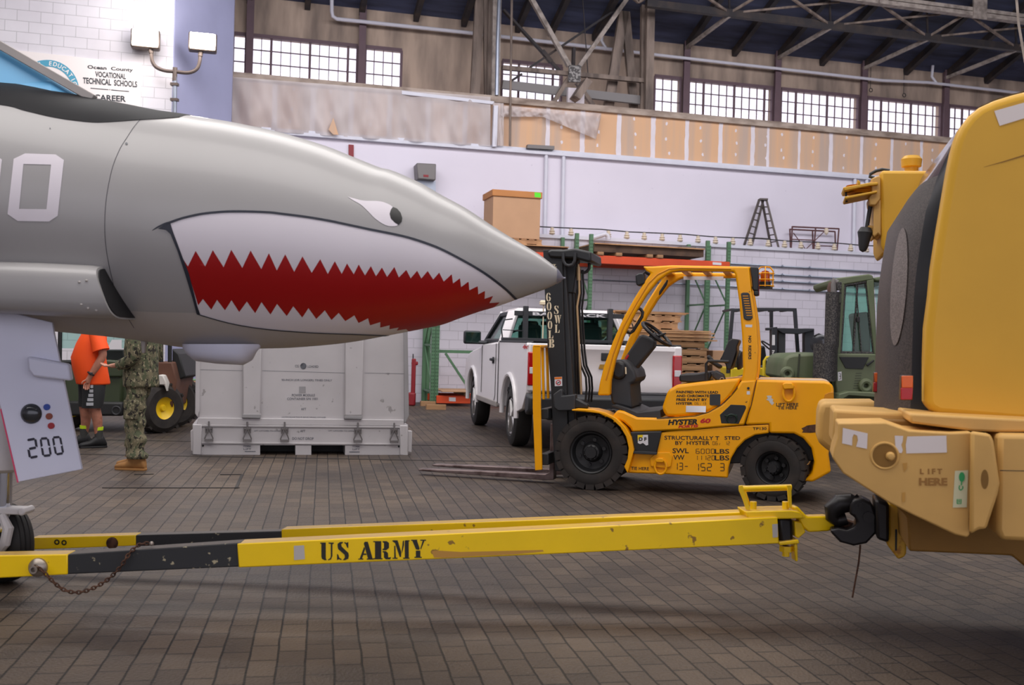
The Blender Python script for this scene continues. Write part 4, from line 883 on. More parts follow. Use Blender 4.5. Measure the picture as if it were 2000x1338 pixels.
decal('pillar_label', [ZG((1363, 598), (1425, 598), (1422, 622), (1366, 620))], TP, 'label_white', lift); decal('pillar_label', [ZG((1376, 1178), (1404, 1178), (1404, 1208), (1375, 1207))], bvh([guard, band]), 'label_white', lift)
b = MB(); h = cast(bvh([guard, band]), *ZG((1390, 1152))[0], 0); b.cyl(h, h-FL.n*.01, .012, 12); b.build('hinge_bolt', 'lift_black', lift)
# lamps on the guard
part('front_work_lamp', ZG((405, 165), (440, 148), (480, 150), (492, 240), (430, 262), (412, 250)), T0+.0, T0+.12, 'lift_black', .012)
b = MB(); b.tube([FL.pt(*ZG((470, 160))[0], T0+.05), FL.pt(*ZG((490, 140))[0], T0+.05), FL.pt(*ZG((535, 170))[0], T0+.05)], .012, 8); b.build('lamp_bracket', 'lift_black', lift)
part('rear_light_housing', ZG((1404, 92), (1470, 94), (1478, 110), (1480, 300), (1470, 305), (1425, 300), (1418, 200)), T0-.01, T0+.13, 'lift_black', .02)
part('rear_light_lens', ZG((1465, 170), (1483, 168), (1484, 345), (1436, 345), (1436, 312), (1470, 305)), T0+.01, T0+.11, 'lamp_red', .01)
part('rear_light_base', ZG((1434, 300), (1480, 298), (1480, 345), (1440, 348)), T0-.005, T0+.11, 'lift_black', .012)
# beacon in its wire cage at the rear of the guard (far side)
bc = FL.pt(*ZG((1534, 270))[0], .45); 
b = MB(); b.cyl(bc, bc+Vector((0, 0, .05)), .055, 18); b.box(bc+Vector((-.03, 0, -.01)), (.2, .12, .015), FL.R()); bea = b.build('beacon_base', 'lift_black', lift)
b = MB(); b.lathe(bc+Vector((0, 0, .05)), (0, 0, 1), [(0, .045), (.07, .043), (.1, .035), (.11, .01)], 18); b.build('beacon_lens', 'amber', lift)
b = MB(); H_ = .19
for k in range(6):
    a = 2*pi*k/6+.3; dx, dy = .085*cos(a), .085*sin(a); b.tube([bc+Vector((dx, dy, 0)), bc+Vector((dx, dy, H_*.8)), bc+Vector((dx*.6, dy*.6, H_)), bc+Vector((0, 0, H_+.005))], .005, 6)
for z in (.01, .07, .13): b.torus(bc+Vector((0, 0, z)), (0, 0, 1), .085, .005, 24, 6)
b.build('beacon_cage', 'lift_yellow', lift)
# grab handle, inner mirror
b = MB(); b.tube([FL.pt(x, y, T0+.12) for x, y in ZG((425, 455), (450, 462), (470, 490), (462, 530), (385, 655), (360, 672), (330, 655))], .016, 10); b.build('grab_handle', 'lift_black', lift)
part('inner_handle', ZG((680, 205), (690, 212), (680, 250), (625, 330), (608, 342), (612, 310)), T0+.7, T0+.73, 'lift_black', .006)
# cowl, column, wheel, pedals
part('dash_console', ZG((190, 960), (215, 905), (300, 900), (345, 930), (400, 1000), (415, 1060), (400, 1100), (360, 1115), (370, 1250), (380, 1330), (200, 1290), (180, 1180)), T0+.14, T1_-.16, 'lift_grey', .03, bseg=3)
part('console_pod', ZG((200, 925), (270, 910), (320, 940), (315, 1060), (260, 1085), (205, 1060), (190, 1000)), T0+.1, T0+.3, 'lift_black', .04, bseg=3)
part('steering_column', ZG((305, 890), (340, 840), (430, 705), (460, 680), (545, 715), (575, 745), (570, 790), (400, 1000), (350, 1000)), T0+.40, T0+.60, 'lift_grey', .025, bseg=3)
part('column_shaft', ZG((520, 700), (545, 665), (600, 700), (570, 745)), T0+.47, T0+.53, 'lift_black', .01)
part('tilt_lever', ZG((600, 690), (668, 665), (672, 680), (610, 705)), T0+.44, T0+.48, 'lift_black', .006)
part('console_label', ZG((315, 968), (327, 968), (330, 1028), (318, 1028)), T0+.097, T0+.101, 'cream_paint', 0, smooth=0)
part('red_lever', ZG((310, 900), (340, 855), (350, 870), (330, 905)), T0+.39, T0+.4, 'logo_red', .004)
wc = FL.pt(*ZG((590, 680))[0], T0+.5); wax = (FL.a*.62+Vector((0, 0, .78))-FL.n*.12).normalized()
b = MB(); b.torus(wc, wax, .175, .017, 40, 10); b.lathe(wc-wax*.03, wax, [(0, .035), (.02, .04), (.035, .03)], 20)
u_ = wax.cross(FL.n).normalized(); v_ = wax.cross(u_)
for a in (0.3, 2.4, 4.4): b.tube([wc, wc+(u_*cos(a)+v_*sin(a))*.17], .011, 8)
b.build('steering_wheel', 'seat_black', lift)
for x in (300, 350): b = MB(); b.tube([FL.pt(*ZG((x, 1180))[0], .45+x*.0008), FL.pt(*ZG((x+60, 1270))[0], .45+x*.0008)], .014, 8); b.box(FL.pt(*ZG((x+66, 1280))[0], .45+x*.0008), (.1, .08, .015)); b.build('pedal', 'lift_black', lift)
# seat
part('seat_cushion', ZG((785, 1050), (800, 1030), (930, 1025), (1060, 1005), (1075, 1040), (1050, 1095), (900, 1105), (790, 1095)), T0+.25, T0+.75, 'seat_black', .03, bseg=3)
part('seat_back', ZG((1140, 905), (1160, 870), (1215, 740), (1245, 718), (1305, 728), (1310, 745), (1290, 790), (1290, 830), (1240, 990), (1200, 990), (1190, 940)), T0+.25, T0+.75, 'seat_black', .04, bseg=3)
part('hip_restraint', ZG((1065, 1050), (1100, 990), (1180, 1030), (1195, 1090), (1120, 1098)), T0+.15, T0+.22, 'lift_grey', .02); part('hip_restraint', ZG((1020, 880), (1045, 855), (1100, 920), (1170, 960), (1140, 990), (1050, 930)), T0+.78, T0+.85, 'lift_grey', .02)
b = MB(); b.tube([FL.pt(x, y, T0+.18) for x, y in ZG((1025, 1090), (1022, 940), (1040, 915), (1220, 920))], .014, 8); b.build('armrest', 'lift_black', lift)
part('air_cleaner', ZG((1285, 880), (1330, 820), (1335, 980), (1290, 1000)), T0+.2, T0+.6, 'lift_black', .03)
b = MB(); h = FL.pt(*ZG((1160, 1076))[0], T0+.14); b.torus(h, FL.n, .018, .005, 14, 6); b.build('seat_latch', 'bare_steel', lift)
# dark tank recess
rec = part('tank_recess', ZB_((545, 465), (655, 362), (795, 368), (808, 380), (808, 400), (735, 555), (560, 550)), T0-.013, T0, 'lift_black', .003)
b = MB(); h = FL.pt(*ZB_((665, 505))[0], T0-.02); b.torus(h, (FL.n+Vector((0, 0, .4))), .045, .009, 24, 8); b.tube([FL.pt(*ZB_((590, 470))[0], T0-.02), FL.pt(*ZB_((650, 480))[0], T0-.03), FL.pt(*ZB_((720, 470))[0], T0-.02)], .008, 6); mat('green_black', (30, 50, 42), .5); b.build('tank_clamp', 'green_black', lift)
# lifting and tie-down rings
def ring(nm, c, rx, rz, r, rot=0): 
    b = MB(); p = FL.pt(*c, -.0)-FL.n*(-T0+.035); b.tube([p+FL.a*rx*cos(a)+Vector((0, 0, rz*sin(a))) for a in [2*pi*i/20 for i in range(21)]], r, 8, cap=False); return b.build(nm, 'lift_yellow', lift)
part('tie_plate', ZA((1130, 1000), (1200, 945), (1330, 945), (1355, 990), (1340, 1090), (1270, 1105), (1135, 1085)), T0-.02, T0, 'lift_yellow', .006)
ring('tie_ring', (1289.5, 912), .055, .07, .011); part('tie_lug', ZA((1180, 1015), (1210, 1000), (1260, 1005), (1275, 1030), (1260, 1050), (1185, 1045)), T0-.05, T0-.0, 'lift_yellow', .008)
ring('lift_ring', (1540.5, 768), .05, .075, .012); part('lift_lug', ZB_((1170, 160), (1200, 140), (1270, 142), (1295, 175), (1290, 205), (1185, 210)), T0-.06, T0, 'lift_yellow', .01)
b = MB(); 
# lettering
TXT = [('PAINTED WITH LEAD', ZB_((108, 222))[0], ZB_((528, 248))[0], .006), ('AND CHROMATE', ZB_((108, 261))[0], ZB_((436, 287))[0], .0), ('FREE PAINT BY', ZB_((108, 299))[0], ZB_((418, 325))[0], .0), ('HYSTER', ZB_((107, 337))[0], ZB_((271, 363))[0], .0)]
texts('safety_lettering', [(s, a[0], a[1], c[0], c[1], sl) for s, a, c, sl in TXT], TB, 'ink', lift, bold=.035)
TXT = [('STRUCTURALLY T', ZB_((-12, 674))[0], ZB_((540, 714))[0], .01), ('STED', ZB_((592, 678))[0], ZB_((750, 714))[0], .01), ('BY  HYSTER', ZB_((97, 728))[0], ZB_((444, 766))[0], 0), ('SWL', ZB_((70, 800))[0], ZB_((233, 850))[0], 0), ('LBS', ZB_((495, 808))[0], ZB_((640, 855))[0], 0), ('VW', ZB_((78, 868))[0], ZB_((190, 917))[0], 0), ('LBS', ZB_((495, 872))[0], ZB_((640, 922))[0], 0), ('TP130', ZB_((877, 590))[0], ZB_((1015, 618))[0], -.02), ('TIE HERE', ZA((940, 1088))[0], ZA((1120, 1120))[0], .03), ('LIFT HERE', ZB_((1112, 345))[0], ZB_((1335, 378))[0], 0), ('TIE HERE', ZB_((1128, 378))[0], ZB_((1320, 410))[0], 0)]
texts('load_lettering', [(s, a[0], a[1], c[0], c[1], sl) for s, a, c, sl in TXT], TB, 'ink', lift, bold=.015)
def hyster(q0, q1):
    pass
texts('maker_name', [('HYSTER', ZB_((30, 505))[0][0], ZB_((30, 512))[0][1], ZB_((328, 505))[0][0], ZB_((328, 568))[0][1], -.02, 2.5)], TB, 'ink', lift, bold=.05)
texts('model_name', [('60', ZB_((350, 0))[0][0], ZB_((0, 500))[0][1], ZB_((453, 0))[0][0], ZB_((0, 548))[0][1], 0, 2.5), ('FORTIS', ZB_((132, 0))[0][0], ZB_((0, 570))[0][1], ZB_((328, 0))[0][0], ZB_((0, 598))[0][1], -.04, 2)], TB, 'logo_red', lift, bold=.05)
def digs(s, x0, y0, x1, y1):
    n_ = len(s); w_ = (x1-x0)/n_; g = []
    for i, ch in enumerate(s):
        if ch in SEGM: a_, c_ = ZB_((x0+w_*i+w_*.12, y0), (x0+w_*(i+1)-w_*.12, y1)); g.extend(segs(ch, [a_, (c_[0], a_[1]), c_, (a_[0], c_[1])], .16, .09))
    decal('stencil_digits', g, TB, 'ink', lift, off=.003)
digs('06/13', 288, 338, 410, 362); digs('06/ 12', 468, 730, 650, 768); digs('6000', 298, 805, 500, 855); digs('11120', 285, 872, 500, 920); digs('13-', 75, 945, 235, 1020); digs('152 3', 280, 950, 600, 1030)
decal('data_plate', [ZB_((443, 262), (450, 256), (545, 256), (551, 262), (551, 362), (545, 370), (450, 366), (443, 360))], TB, 'lift_grey', lift, off=.003)
decal('data_label', [ZB_((206, 372), (406, 376), (404, 440), (204, 437))], TB, 'label_white', lift, off=.003)
TL_ = TB; texts('data_label_lettering', [('PARTS AND SERVICE', 1343, 794, 1375, 796.5), ('FULL LOAD TABLE RATED', 1343, 798.5, 1376, 801.5), ('SEE MANUAL', 1343, 803, 1358, 805)], TB, 'ink', lift, off=.005, bold=.02)
decal('paint_scrape', [ZB_((1015, 272), (1050, 270), (1070, 275), (1062, 295), (1085, 310), (1075, 325), (1092, 345), (1070, 368), (1045, 340), (1040, 325), (1010, 312), (1028, 300))], TB, 'skin_patch', lift, off=.003)
decal('worn_corner', [ZB_((1365, 600), (1400, 585), (1420, 572), (1470, 565), (1512, 560), (1512, 640), (1450, 645), (1370, 642), (1385, 625))], TB, 'rust', lift, off=.003)
# front axle, wheels
def wheel(nm, cx, cy, t, R, W, tread, rimr, yaw=0., side=-1, px=True):
    c = FL.pt(cx, cy, t) if px else cx; ax = Matrix.Rotation(yaw, 3, 'Z') @ FL.n
    b = MB(); s = .72
    b.lathe(c, ax, [(.035, rimr), (.01, rimr*1.06), (0, rimr*1.18), (-.004, R*.78), (.012, R*.9), (.03, R*.955), (W-.03, R*.955), (W-.012, R*.9), (W+.004, R*.78), (W, rimr*1.18), (W-.01, rimr), (W-.1, rimr*.9), (.1, rimr*.9)], 56, 'ring')
    w = b.build(nm, 'rubber', lift)
    b = MB(); n_ = tread; u = Vector((0, 0, 1)); v = ax.cross(u)
    for k in range(n_):
        for h_ in (0, 1):
            a = 2*pi*(k+.5*h_)/n_; d = u*cos(a)+v*sin(a); tt = ax.cross(d); M = Matrix((tt, ax, d)).transposed()
            cc_ = c+d*(R*.93)+ax*(W*.27 if h_ == 0 else W*.73)
            b.box(cc_, (2*pi*R/n_*.78, W*.50, R*.14), M)
    b.build('tread_lug', 'rubber', w, smooth=0, bevel=.006) if False else b.build('tread', 'rubber', w, smooth=0)
    b = MB(); b.lathe(c, ax, [(.03, rimr*1.02), (.012, rimr), (.02, rimr*.93), (.05, rimr*.88), (.09, rimr*.82), (.1, rimr*.5), (.06, rimr*.42), (.03, rimr*.38), (.02, rimr*.3), (.0, rimr*.27), (.0, .003)], 40, None)
    for k in range(6): a = 2*pi*k/6+.2; d = u*cos(a)+v*sin(a); b.cyl(c+d*rimr*.62+ax*.1, c+d*rimr*.62+ax*.065, .02, 6)
    for k in range(10): a = 2*pi*k/10; d = u*cos(a)+v*sin(a); b.cyl(c+d*rimr*.33+ax*.04, c+d*rimr*.33+ax*.018, .008, 6)
    b.build('wheel_hub', 'hub_dark', w, smooth=40)
    return w
wf = wheel('front_wheel', 1153.5, 884.5, 0., .355, .22, 22, .20)
c0_ = FL.pt(1153.5, 884.5, 0); wheel('front_wheel', c0_+FL.n*(WID-.06), 0, 0, .355, .22, 22, .20, px=False)
wr = wheel('rear_wheel', 1508, 915, .04, .30, .17, 18, .15, yaw=radians(-14)); c1_ = FL.pt(1508, 915, .0); wheel('rear_wheel', c1_+FL.n*(WID-.16), 0, 0, .30, .17, 18, .15, px=False, yaw=radians(-14))
b = MB(); b.cyl(c1_+FL.n*.2, c1_+FL.n*(WID-.2), .06, 12); b.cyl(c0_+FL.n*.15, c0_+FL.n*(WID-.1), .09, 12); b.build('axle', 'lift_black', lift)
part('underbody', [(1225, 840), (1450, 835), (1600, 850), (1600, 900), (1440, 905), (1225, 915)], T0+.2, T1_-.2, 'lift_black', .01)
# mast
mast = part('mast_channel', ZM((162, 75), (262, 72), (268, 400), (285, 800), (300, 1230), (224, 1232), (215, 1100), (203, 800), (184, 560), (171, 300)), T0+.06, T0+.16, 'lift_black', .006)
part('mast_channel', ZM((162, 75), (262, 72), (268, 400), (285, 800), (300, 1230), (224, 1232), (215, 1100), (203, 800), (184, 560), (171, 300)), T0+.74, T0+.84, 'lift_black', .006)
part('inner_channel', ZM((262, 110), (275, 108), (330, 1000), (300, 1200), (285, 800)), T0+.12, T0+.2, 'lift_grey', .004)
for i, (xa, xb, r, m_, t) in enumerate(((293, 320, .042, 'lift_black', .26), (312, 338, .03, 'seat_black', .34), (330, 352, .022, 'lift_black', .45))):
    b = MB(); b.cyl(FL.pt(*ZM((xa, 90))[0], T0+t), FL.pt(*ZM((xb, 830))[0], T0+t), r, 20); b.build('lift_cylinder', m_, lift)
b = MB(); b.tube([FL.pt(x, y, T0+.2) for x, y in ZM((347, 150), (350, 210), (352, 300), (340, 370), (352, 600), (362, 830))], .012, 10); b.cyl(FL.pt(*ZM((347, 165))[0], T0+.2), FL.pt(*ZM((349, 235))[0], T0+.2), .02, 12); b.build('hydraulic_line', 'brass', lift)
for off, col in ((-6, 'lift_black'), (0, 'lift_black'), (5, 'seat_black')):
    b = MB(); b.tube([FL.pt(x+off, y, T0+.3+off*.01) for x, y in ZM((356, 180), (362, 300), (352, 380), (366, 600), (376, 680), (402, 740), (406, 800), (400, 870))], .011, 8); b.build('hose', col, lift)
cr = part('crosshead', ZM((180, 85), (205, 72), (262, 74), (330, 66), (412, 84), (415, 138), (395, 138), (330, 120), (250, 118), (195, 115)), T0+.02, T0+.6, 'lift_black', .02)
part('chain_anchor', ZM((262, 82), (330, 80), (345, 105), (320, 300), (275, 300)), T0+.2, T0+.34, 'lift_black', .01)
for x0, x1, y0, y1, t in ((266, 330, 90, 158, .0), (345, 405, 140, 195, .3)):
    b = MB(); b.tube([FL.pt(x, y, T0+t) for x, y in ZM((x0, y0), (x0+2, y0+(y1-y0)*.6), (x0+14, y1-6), ((x0+x1)/2, y1), (x1-14, y1-6), (x1-2, y0+(y1-y0)*.6), (x1, y0))], .016, 8); b.build('hose_guard', 'lift_grey', lift)
part('mast_bracket', ZM((215, 830), (235, 815), (255, 800), (265, 815), (262, 838), (330, 830), (330, 915), (240, 918), (218, 900)), T0-.02, T0+.1, 'lift_grey', .012)
part('tilt_cylinder', ZM((310, 860), (335, 850), (400, 885), (395, 905), (330, 905), (312, 885)), T0-.0, T0+.08, 'lift_black', .015)
TMa = bvh([mast])
g = []
MCH = lambda ch, x0, x1, y0, y1: place(STEN[ch], [ZM((x0, y0))[0], ZM((x1, y0))[0], ZM((x1, y1))[0], ZM((x0, y1))[0]])
for ch, x0, x1, y0, y1 in (('6', 177, 205, 299, 345), ('0', 180, 208, 347, 393), ('0', 183, 211, 397, 440), ('0', 186, 212, 445, 490), ('L', 190, 217, 496, 538), ('B', 192, 223, 542, 586), ('S', 219, 244, 367, 410), ('W', 221, 258, 416, 459), ('L', 224, 250, 466, 508)): g += MCH(ch, x0, x1, y0, y1)
decal('mast_stencil', g, TMa, 'cream_paint', lift, off=.003, label='cream stencilled 6000LB SWL')
texts('mast_lettering', [('ET', *ZM((207, 150))[0], *ZM((230, 160))[0]), ('FT', *ZM((212, 163))[0], *ZM((234, 174))[0])], TMa, 'cream_paint', lift, bold=.05)
lb = decal('mast_warning_label', [ZM((222, 740), (262, 738), (263, 786), (224, 788))], TMa, 'label_white', lift, off=.003)
decal('mast_warning_label', [ZM((223, 741), (261, 739), (261, 750), (223, 752))], TMa, 'decal_orange' if 'decal_orange' in MATS else mat('decal_orange', (226, 120, 30), .5), lift, off=.0045)
decal('warning_symbol', [ell(*ZM((243, 769))[0], 5, 5, 16)[0:16]], TMa, 'logo_red', lift, off=.0045); decal('warning_symbol', [ell(*ZM((243, 769))[0], 3.4, 3.4, 14)], TMa, 'label_white', lift, off=.006); decal('warning_symbol', [strip([ZM((236, 773))[0], ZM((250, 765))[0]], 1.6)], TMa, 'ink', lift, off=.0075)
# carriage, load backrest and forks
for k in range(6):
    t = T0-.1+k*.2; b = MB(); pp = [FL.pt(x, y, T0-.1) for x, y in ZM((107, 582), (112, 573), (150, 575), (148, 585), (150, 900), (157, 1225), (120, 1228), (108, 900))]
    if k in (0, 5): b.prism([p+FL.n*(t-(T0-.1)) for p in pp], FL.n*.025)
    else:
        pq = [FL.pt(x, y, T0-.1) for x, y in ZM((112, 573), (150, 575), (150, 862), (146, 862))]; pq = [FL.pt(x, y, T0-.1) for x, y in ZM((125, 573), (140, 573), (146, 862), (133, 862))]; b.prism([p+FL.n*(t-(T0-.1)) for p in pq], FL.n*.02)
    b.build('backrest_bar', 'lift_yellow', lift, bevel=.004)
b = MB(); pp = [FL.pt(x, y, T0-.1) for x, y in ZM((112, 572), (150, 574), (150, 588), (112, 586))]; b.prism(pp, FL.n*1.02); b.build('backrest_rail', 'lift_yellow', lift, bevel=.006)
for y0, y1 in ((905, 960), (1140, 1200)):
    b = MB(); b.prism([FL.pt(x, y, T0-.06) for x, y in ZM((150, y0), (190, y0), (192, y1), (152, y1))], FL.n*.94); b.build('carriage_bar', 'lift_black', lift, bevel=.008)
for t, tipx in ((T0+.22, 0), (T0+.66, 0)):
    b = MB(); base = FL.pt(1068, 930, T0+.2)
    ztop = .085; hx = FL.uv(FL.pt(1066, 800, T0))[0]
    prof = [(hx, .6), (hx+.05, .6), (hx+.05, .04), (hx-.05, .03), (hx-1.38, .045), (hx-1.40, .055), (hx-1.38, .065), (hx-.6, .082), (hx-.04, .09), (hx, .11)]
    b.prism([FL.w(a, t, z) for a, z in prof], FL.n*.12); b.build('fork', 'fork_steel', lift, bevel=.006)
# ============================================================ the yellow crane at the right
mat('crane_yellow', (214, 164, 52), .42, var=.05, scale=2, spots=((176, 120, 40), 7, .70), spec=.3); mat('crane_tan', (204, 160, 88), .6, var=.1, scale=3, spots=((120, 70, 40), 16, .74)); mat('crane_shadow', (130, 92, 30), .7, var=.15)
mat('grille_mesh', (74, 66, 64), .55, c2=(52, 46, 46), scale=140, thresh=(.48, .52)); mat('grille_oval', (128, 118, 116), .6, c2=(104, 96, 94), scale=140, thresh=(.48, .52)); mat('hood_black', (26, 28, 32), .3); mat('hood_sheen', (88, 76, 84), .12)  # the black top cover's pinkish reflection is put into its base colour
mat('tape', (222, 212, 208), .5); mat('lens_amber', (215, 95, 20), .25); mat('lens_red', (165, 15, 25), .2); mat('sticker', (206, 204, 168), .6); mat('green_ink', (30, 150, 80), .5); mat('faded_ink', (150, 105, 46), .7)
ZW = lambda *q: [(1600+x/3.345, 180+y/3.345) for x, y in q]
ZR = lambda *q: [(1560+x/2.786, 700+y/2.786) for x, y in q]
FC = Fr(P(1770, 930, 4.3), -.27); FHd = Fr(P(1830, 600, 4.55), -.27)
crane = thing('mobile_crane', FC.w(.6, 1.1, 0), 'rear of a large yellow mobile crane filling the right edge, white tape on bumper', 'crane')
def cpart(nm, px, t0, t1, m='crane_tan', bev=.012, fr=FC, bseg=2, **k):
    b = MB(); fr.prism(b, px, t0, t1); return b.build(nm, m, crane, bevel=bev, bseg=bseg, **k)
bump = cpart('bumper_block', ZR((215, 352), (475, 348), (600, 392), (830, 405), (940, 400), (955, 440), (930, 962), (915, 976), (850, 960), (620, 852), (480, 780), (240, 625), (182, 540), (192, 490), (212, 430)), 0, .3, bev=.02, bseg=3)
cpart('bumper_block', ZR((190, 278), (605, 300), (607, 420), (400, 560), (240, 500), (182, 470)), .36, .8, 'crane_tan', .015)
cpart('bumper_block', ZR((122, 238), (418, 238), (470, 268), (520, 300), (420, 520), (172, 515), (100, 452), (106, 300)), 1.45, 1.9, 'crane_tan', .03, bseg=3)
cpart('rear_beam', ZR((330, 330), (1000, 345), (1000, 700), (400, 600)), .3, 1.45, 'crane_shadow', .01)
cpart('deck', ZR((605, 300), (1500, 345), (1500, 400), (1090, 402), (940, 396), (607, 352)), .06, 1.75, 'crane_tan', .01)
cpart('side_panel', ZR((1088, 412), (1500, 418), (1500, 1010), (1100, 992), (1078, 935)), -.02, .3, 'crane_tan', .02)
bm_ = cpart('tie_lug', ZR((940, 398), (1045, 412), (1062, 450), (1096, 680), (1085, 740), (1022, 932), (985, 930), (936, 960)), -.06, -.015, 'crane_tan', .012)
decal('lug_hole', [ell(*ZR((1012, 658))[0], 7.5, 19, 24)], bvh([bm_]), 'crane_shadow', crane, off=.001)
decal('panel_seam', [strip(ZR((1094, 610), (1400, 615)), 1.5)], bvh([o for o in crane.children if o.name.startswith('side_panel')]), 'ink', crane, off=.002)
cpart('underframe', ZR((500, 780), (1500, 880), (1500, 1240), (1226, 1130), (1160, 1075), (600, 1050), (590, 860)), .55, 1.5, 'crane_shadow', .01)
TBu = bvh([bump])
decal('white_tape', [ZR((240, 378), (375, 408), (371, 492), (312, 480), (322, 445), (318, 420), (300, 412), (292, 430), (290, 474), (236, 462)), ZR((522, 420), (568, 422), (566, 450), (558, 470), (566, 500), (560, 515), (528, 512)), ZR((590, 425), (803, 420), (806, 512), (585, 517), (582, 470))], TBu, 'tape', crane, off=.002, split=True)
decal('white_tape', [ZR((565, 570), (590, 568), (588, 600), (572, 618)), ZR((562, 730), (580, 728), (578, 780), (562, 782))], TBu, 'worn_primer', crane, off=.002, split=True)
pc = cast(TBu, *ZR((468, 530))[0], 0)
b = MB(); b.torus(pc, FC.n, .054, .006, 36, 8); b.build('socket_rim', 'crane_tan', crane)
b = MB(); b.cyl(pc-FC.n*.001, pc-FC.n*.003, .05, 32); b.build('socket_recess', 'crane_shadow', crane)  # flat disc: the shade inside the socket is put into its darker colour
b = MB(); q = pc+FC.a*.022; b.lathe(q, -FC.n, [(0, .019), (.012, .018), (.02, .012), (.022, .002)], 16); b.build('socket_bolt', 'crane_tan', crane)
texts('lift_stencil', [('L  I F T', ZR((660, 0))[0][0], ZR((0, 600))[0][1], ZR((780, 0))[0][0], ZR((0, 630))[0][1]), ('HERE', ZR((655, 0))[0][0], ZR((0, 650))[0][1], ZR((808, 0))[0][0], ZR((0, 692))[0][1])], TBu, 'faded_ink', crane, bold=.04)
decal('hook_sticker', [ZR((850, 612), (922, 608), (914, 810), (838, 812))], TBu, 'sticker', crane, off=.002)
c_ = lambda x, y: ZR((x, y))[0]
def ringpoly(cx, cy, rx, ry, w):
    return [strip([(cx+rx*cos(a), cy+ry*sin(a)) for a in [2*pi*i/16 for i in range(17)]], w)]
decal('hook_symbol', ringpoly(*c_(887, 645), 4.2, 8, 3.2)+[strip([c_(886, 668), c_(884, 690)], 2.4), strip(spline([c_(876, 690), c_(872, 705), c_(880, 716), c_(892, 706), c_(890, 694)], 3), 2.2), strip([c_(862, 765), c_(862, 790), c_(882, 790), c_(882, 765)], 2.2), strip([c_(872, 765), c_(872, 785)], 2)], TBu, 'green_ink', crane, off=.004)
# pintle and hitch
cpart('hitch_plate', ZR((490, 788), (592, 830), (586, 1060), (578, 1080), (542, 1096), (478, 1012), (492, 960)), 1.02, 1.14, 'crane_yellow', .01)
hp = [o for o in crane.children if o.name == 'hitch_plate'][0]
decal('hitch_slot', [ZR((524, 930), (536, 930), (534, 1046), (524, 1046))], bvh([hp]), 'black_soft', crane)
cpart('pintle_mount', ZR((420, 768), (492, 792), (492, 1006), (424, 985)), .96, 1.22, 'hook_black', .015)
TP_ = 1.02
pin = cpart('pintle_hook', ZR((300, 768), (350, 764), (400, 790), (425, 860), (425, 950), (370, 1008), (300, 1022), (225, 1002), (180, 955), (168, 935), (215, 925), (262, 935), (300, 920), (318, 890), (300, 860), (275, 850), (280, 800)), TP_, TP_+.15, 'hook_black', .022, bseg=3)
b = MB(); b.tube([FC.pt(*c_(x, y), TP_+.075) for x, y in ((340, 800), (280, 785), (225, 790), (188, 825), (188, 862), (215, 885), (262, 872))], [.03, .05, .055, .052, .042, .036, .03], 14, flat=1.0); b.build('pintle_jaw', 'hook_black', crane)
b = MB(); q = FC.pt(*c_(380, 862), TP_); b.cyl(q, q-FC.n*.02, .028, 18); q = FC.pt(*c_(338, 800), TP_); b.cyl(q, q-FC.n*.02, .012, 12); b.build('pintle_bolt', 'hook_black', crane)
b = MB(); b.tube([FC.pt(*c_(x, y), TP_+.075) for x, y in ((305, 745), (318, 762), (330, 790))], .014, 8); b.build('latch_lever', 'hook_black', crane)
b = MB(); b.tube([FC.pt(*c_(x, y), TP_+.07) for x, y in ((335, 1015), (333, 1050), (325, 1120), (310, 1200), (292, 1302))], .005, 6); b.build('hanging_cable', 'rust', crane, label='thin dark cable hanging from the hook')
# hood: side panel, black strip and mesh face
hp_ = ZW((1700, -40), (1500, -30), (1338, -8), (1280, 6), (1150, 46), (1050, 92), (980, 150), (922, 230), (892, 300), (870, 380), (842, 520), (802, 760), (770, 950), (740, 1150), (722, 1340))+[(1808, 640), (1806, 700), (1806, 785), (1812, 800), (1832, 812), (1900, 818), (2000, 826), (2110, 832)]
hood_side = cpart('hood_side', hp_, -.02, .12, 'crane_yellow', .05, FHd, 4)
TH = bvh([hood_side])
decal('hood_tape', [ZW((1143, 124), (1400, 52), (1440, 140), (1178, 221))], TH, 'tape', crane, off=.003)
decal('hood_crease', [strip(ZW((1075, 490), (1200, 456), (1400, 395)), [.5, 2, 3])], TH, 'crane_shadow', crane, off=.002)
# body profile (a, z) behind the panel, extruded to the far side and bulging at the rear
prof = [FHd.uv(FHd.pt(x, y, .08)) for x, y in hp_[:18]]; prof = [(a, z) for a, t, z in prof]
prof = prof[:15]+[(prof[14][0]-.002, .95), (prof[14][0]+.0, .72)]
NW = 14; Wd = 1.35
def bulge(u): return .17*(1-(2*u-1)**4)*.9
def grid(nm, u0, u1, m, r0=0, r1=None, lift_=0, n=NW):
    b = MB(); rows = prof[r0:r1]; g = []
    for (a, z) in rows:
        g.append([FHd.w(a-bulge(u)*min(1, max(.0, (2.35-z)/.25))-lift_, .10+Wd*u, z) for u in [u0+(u1-u0)*(j/n)**1.5 for j in range(n+1)]])
    for i in range(len(g)-1):
        for j in range(n): b._add([g[i][j], g[i][j+1], g[i+1][j+1], g[i+1][j]], [(0, 1, 2, 3)])
    return b.build(nm, m, crane, smooth=60)
grid('hood_edge_strip', -.01, .055, 'hood_black'); ri = 10
grid('hood_top_cover', .055, 1, 'hood_sheen', 0, ri+1); grid('radiator_grille', .055, 1, 'grille_mesh', ri)
b = MB(); 
b = MB(); FHd.prism(b, hp_, 1.38, 1.48); b.build('hood_side', 'crane_yellow', crane, bevel=.04)
b = MB(); FHd.box(b, prof[14][0]-.1, prof[14][0]+2.2, .02, 1.45, .98, 1.03); b.build('hood_floor', 'hood_black', crane, bevel=.01)
TG = bvh([o for o in crane.children if o.name.startswith('radiator_grille')])
decal('fan_shroud', [[c for c in ell(1757, 560, 15, 115, 40, rot=.07)]], TG, 'grille_oval', crane, off=.004, grid=8)
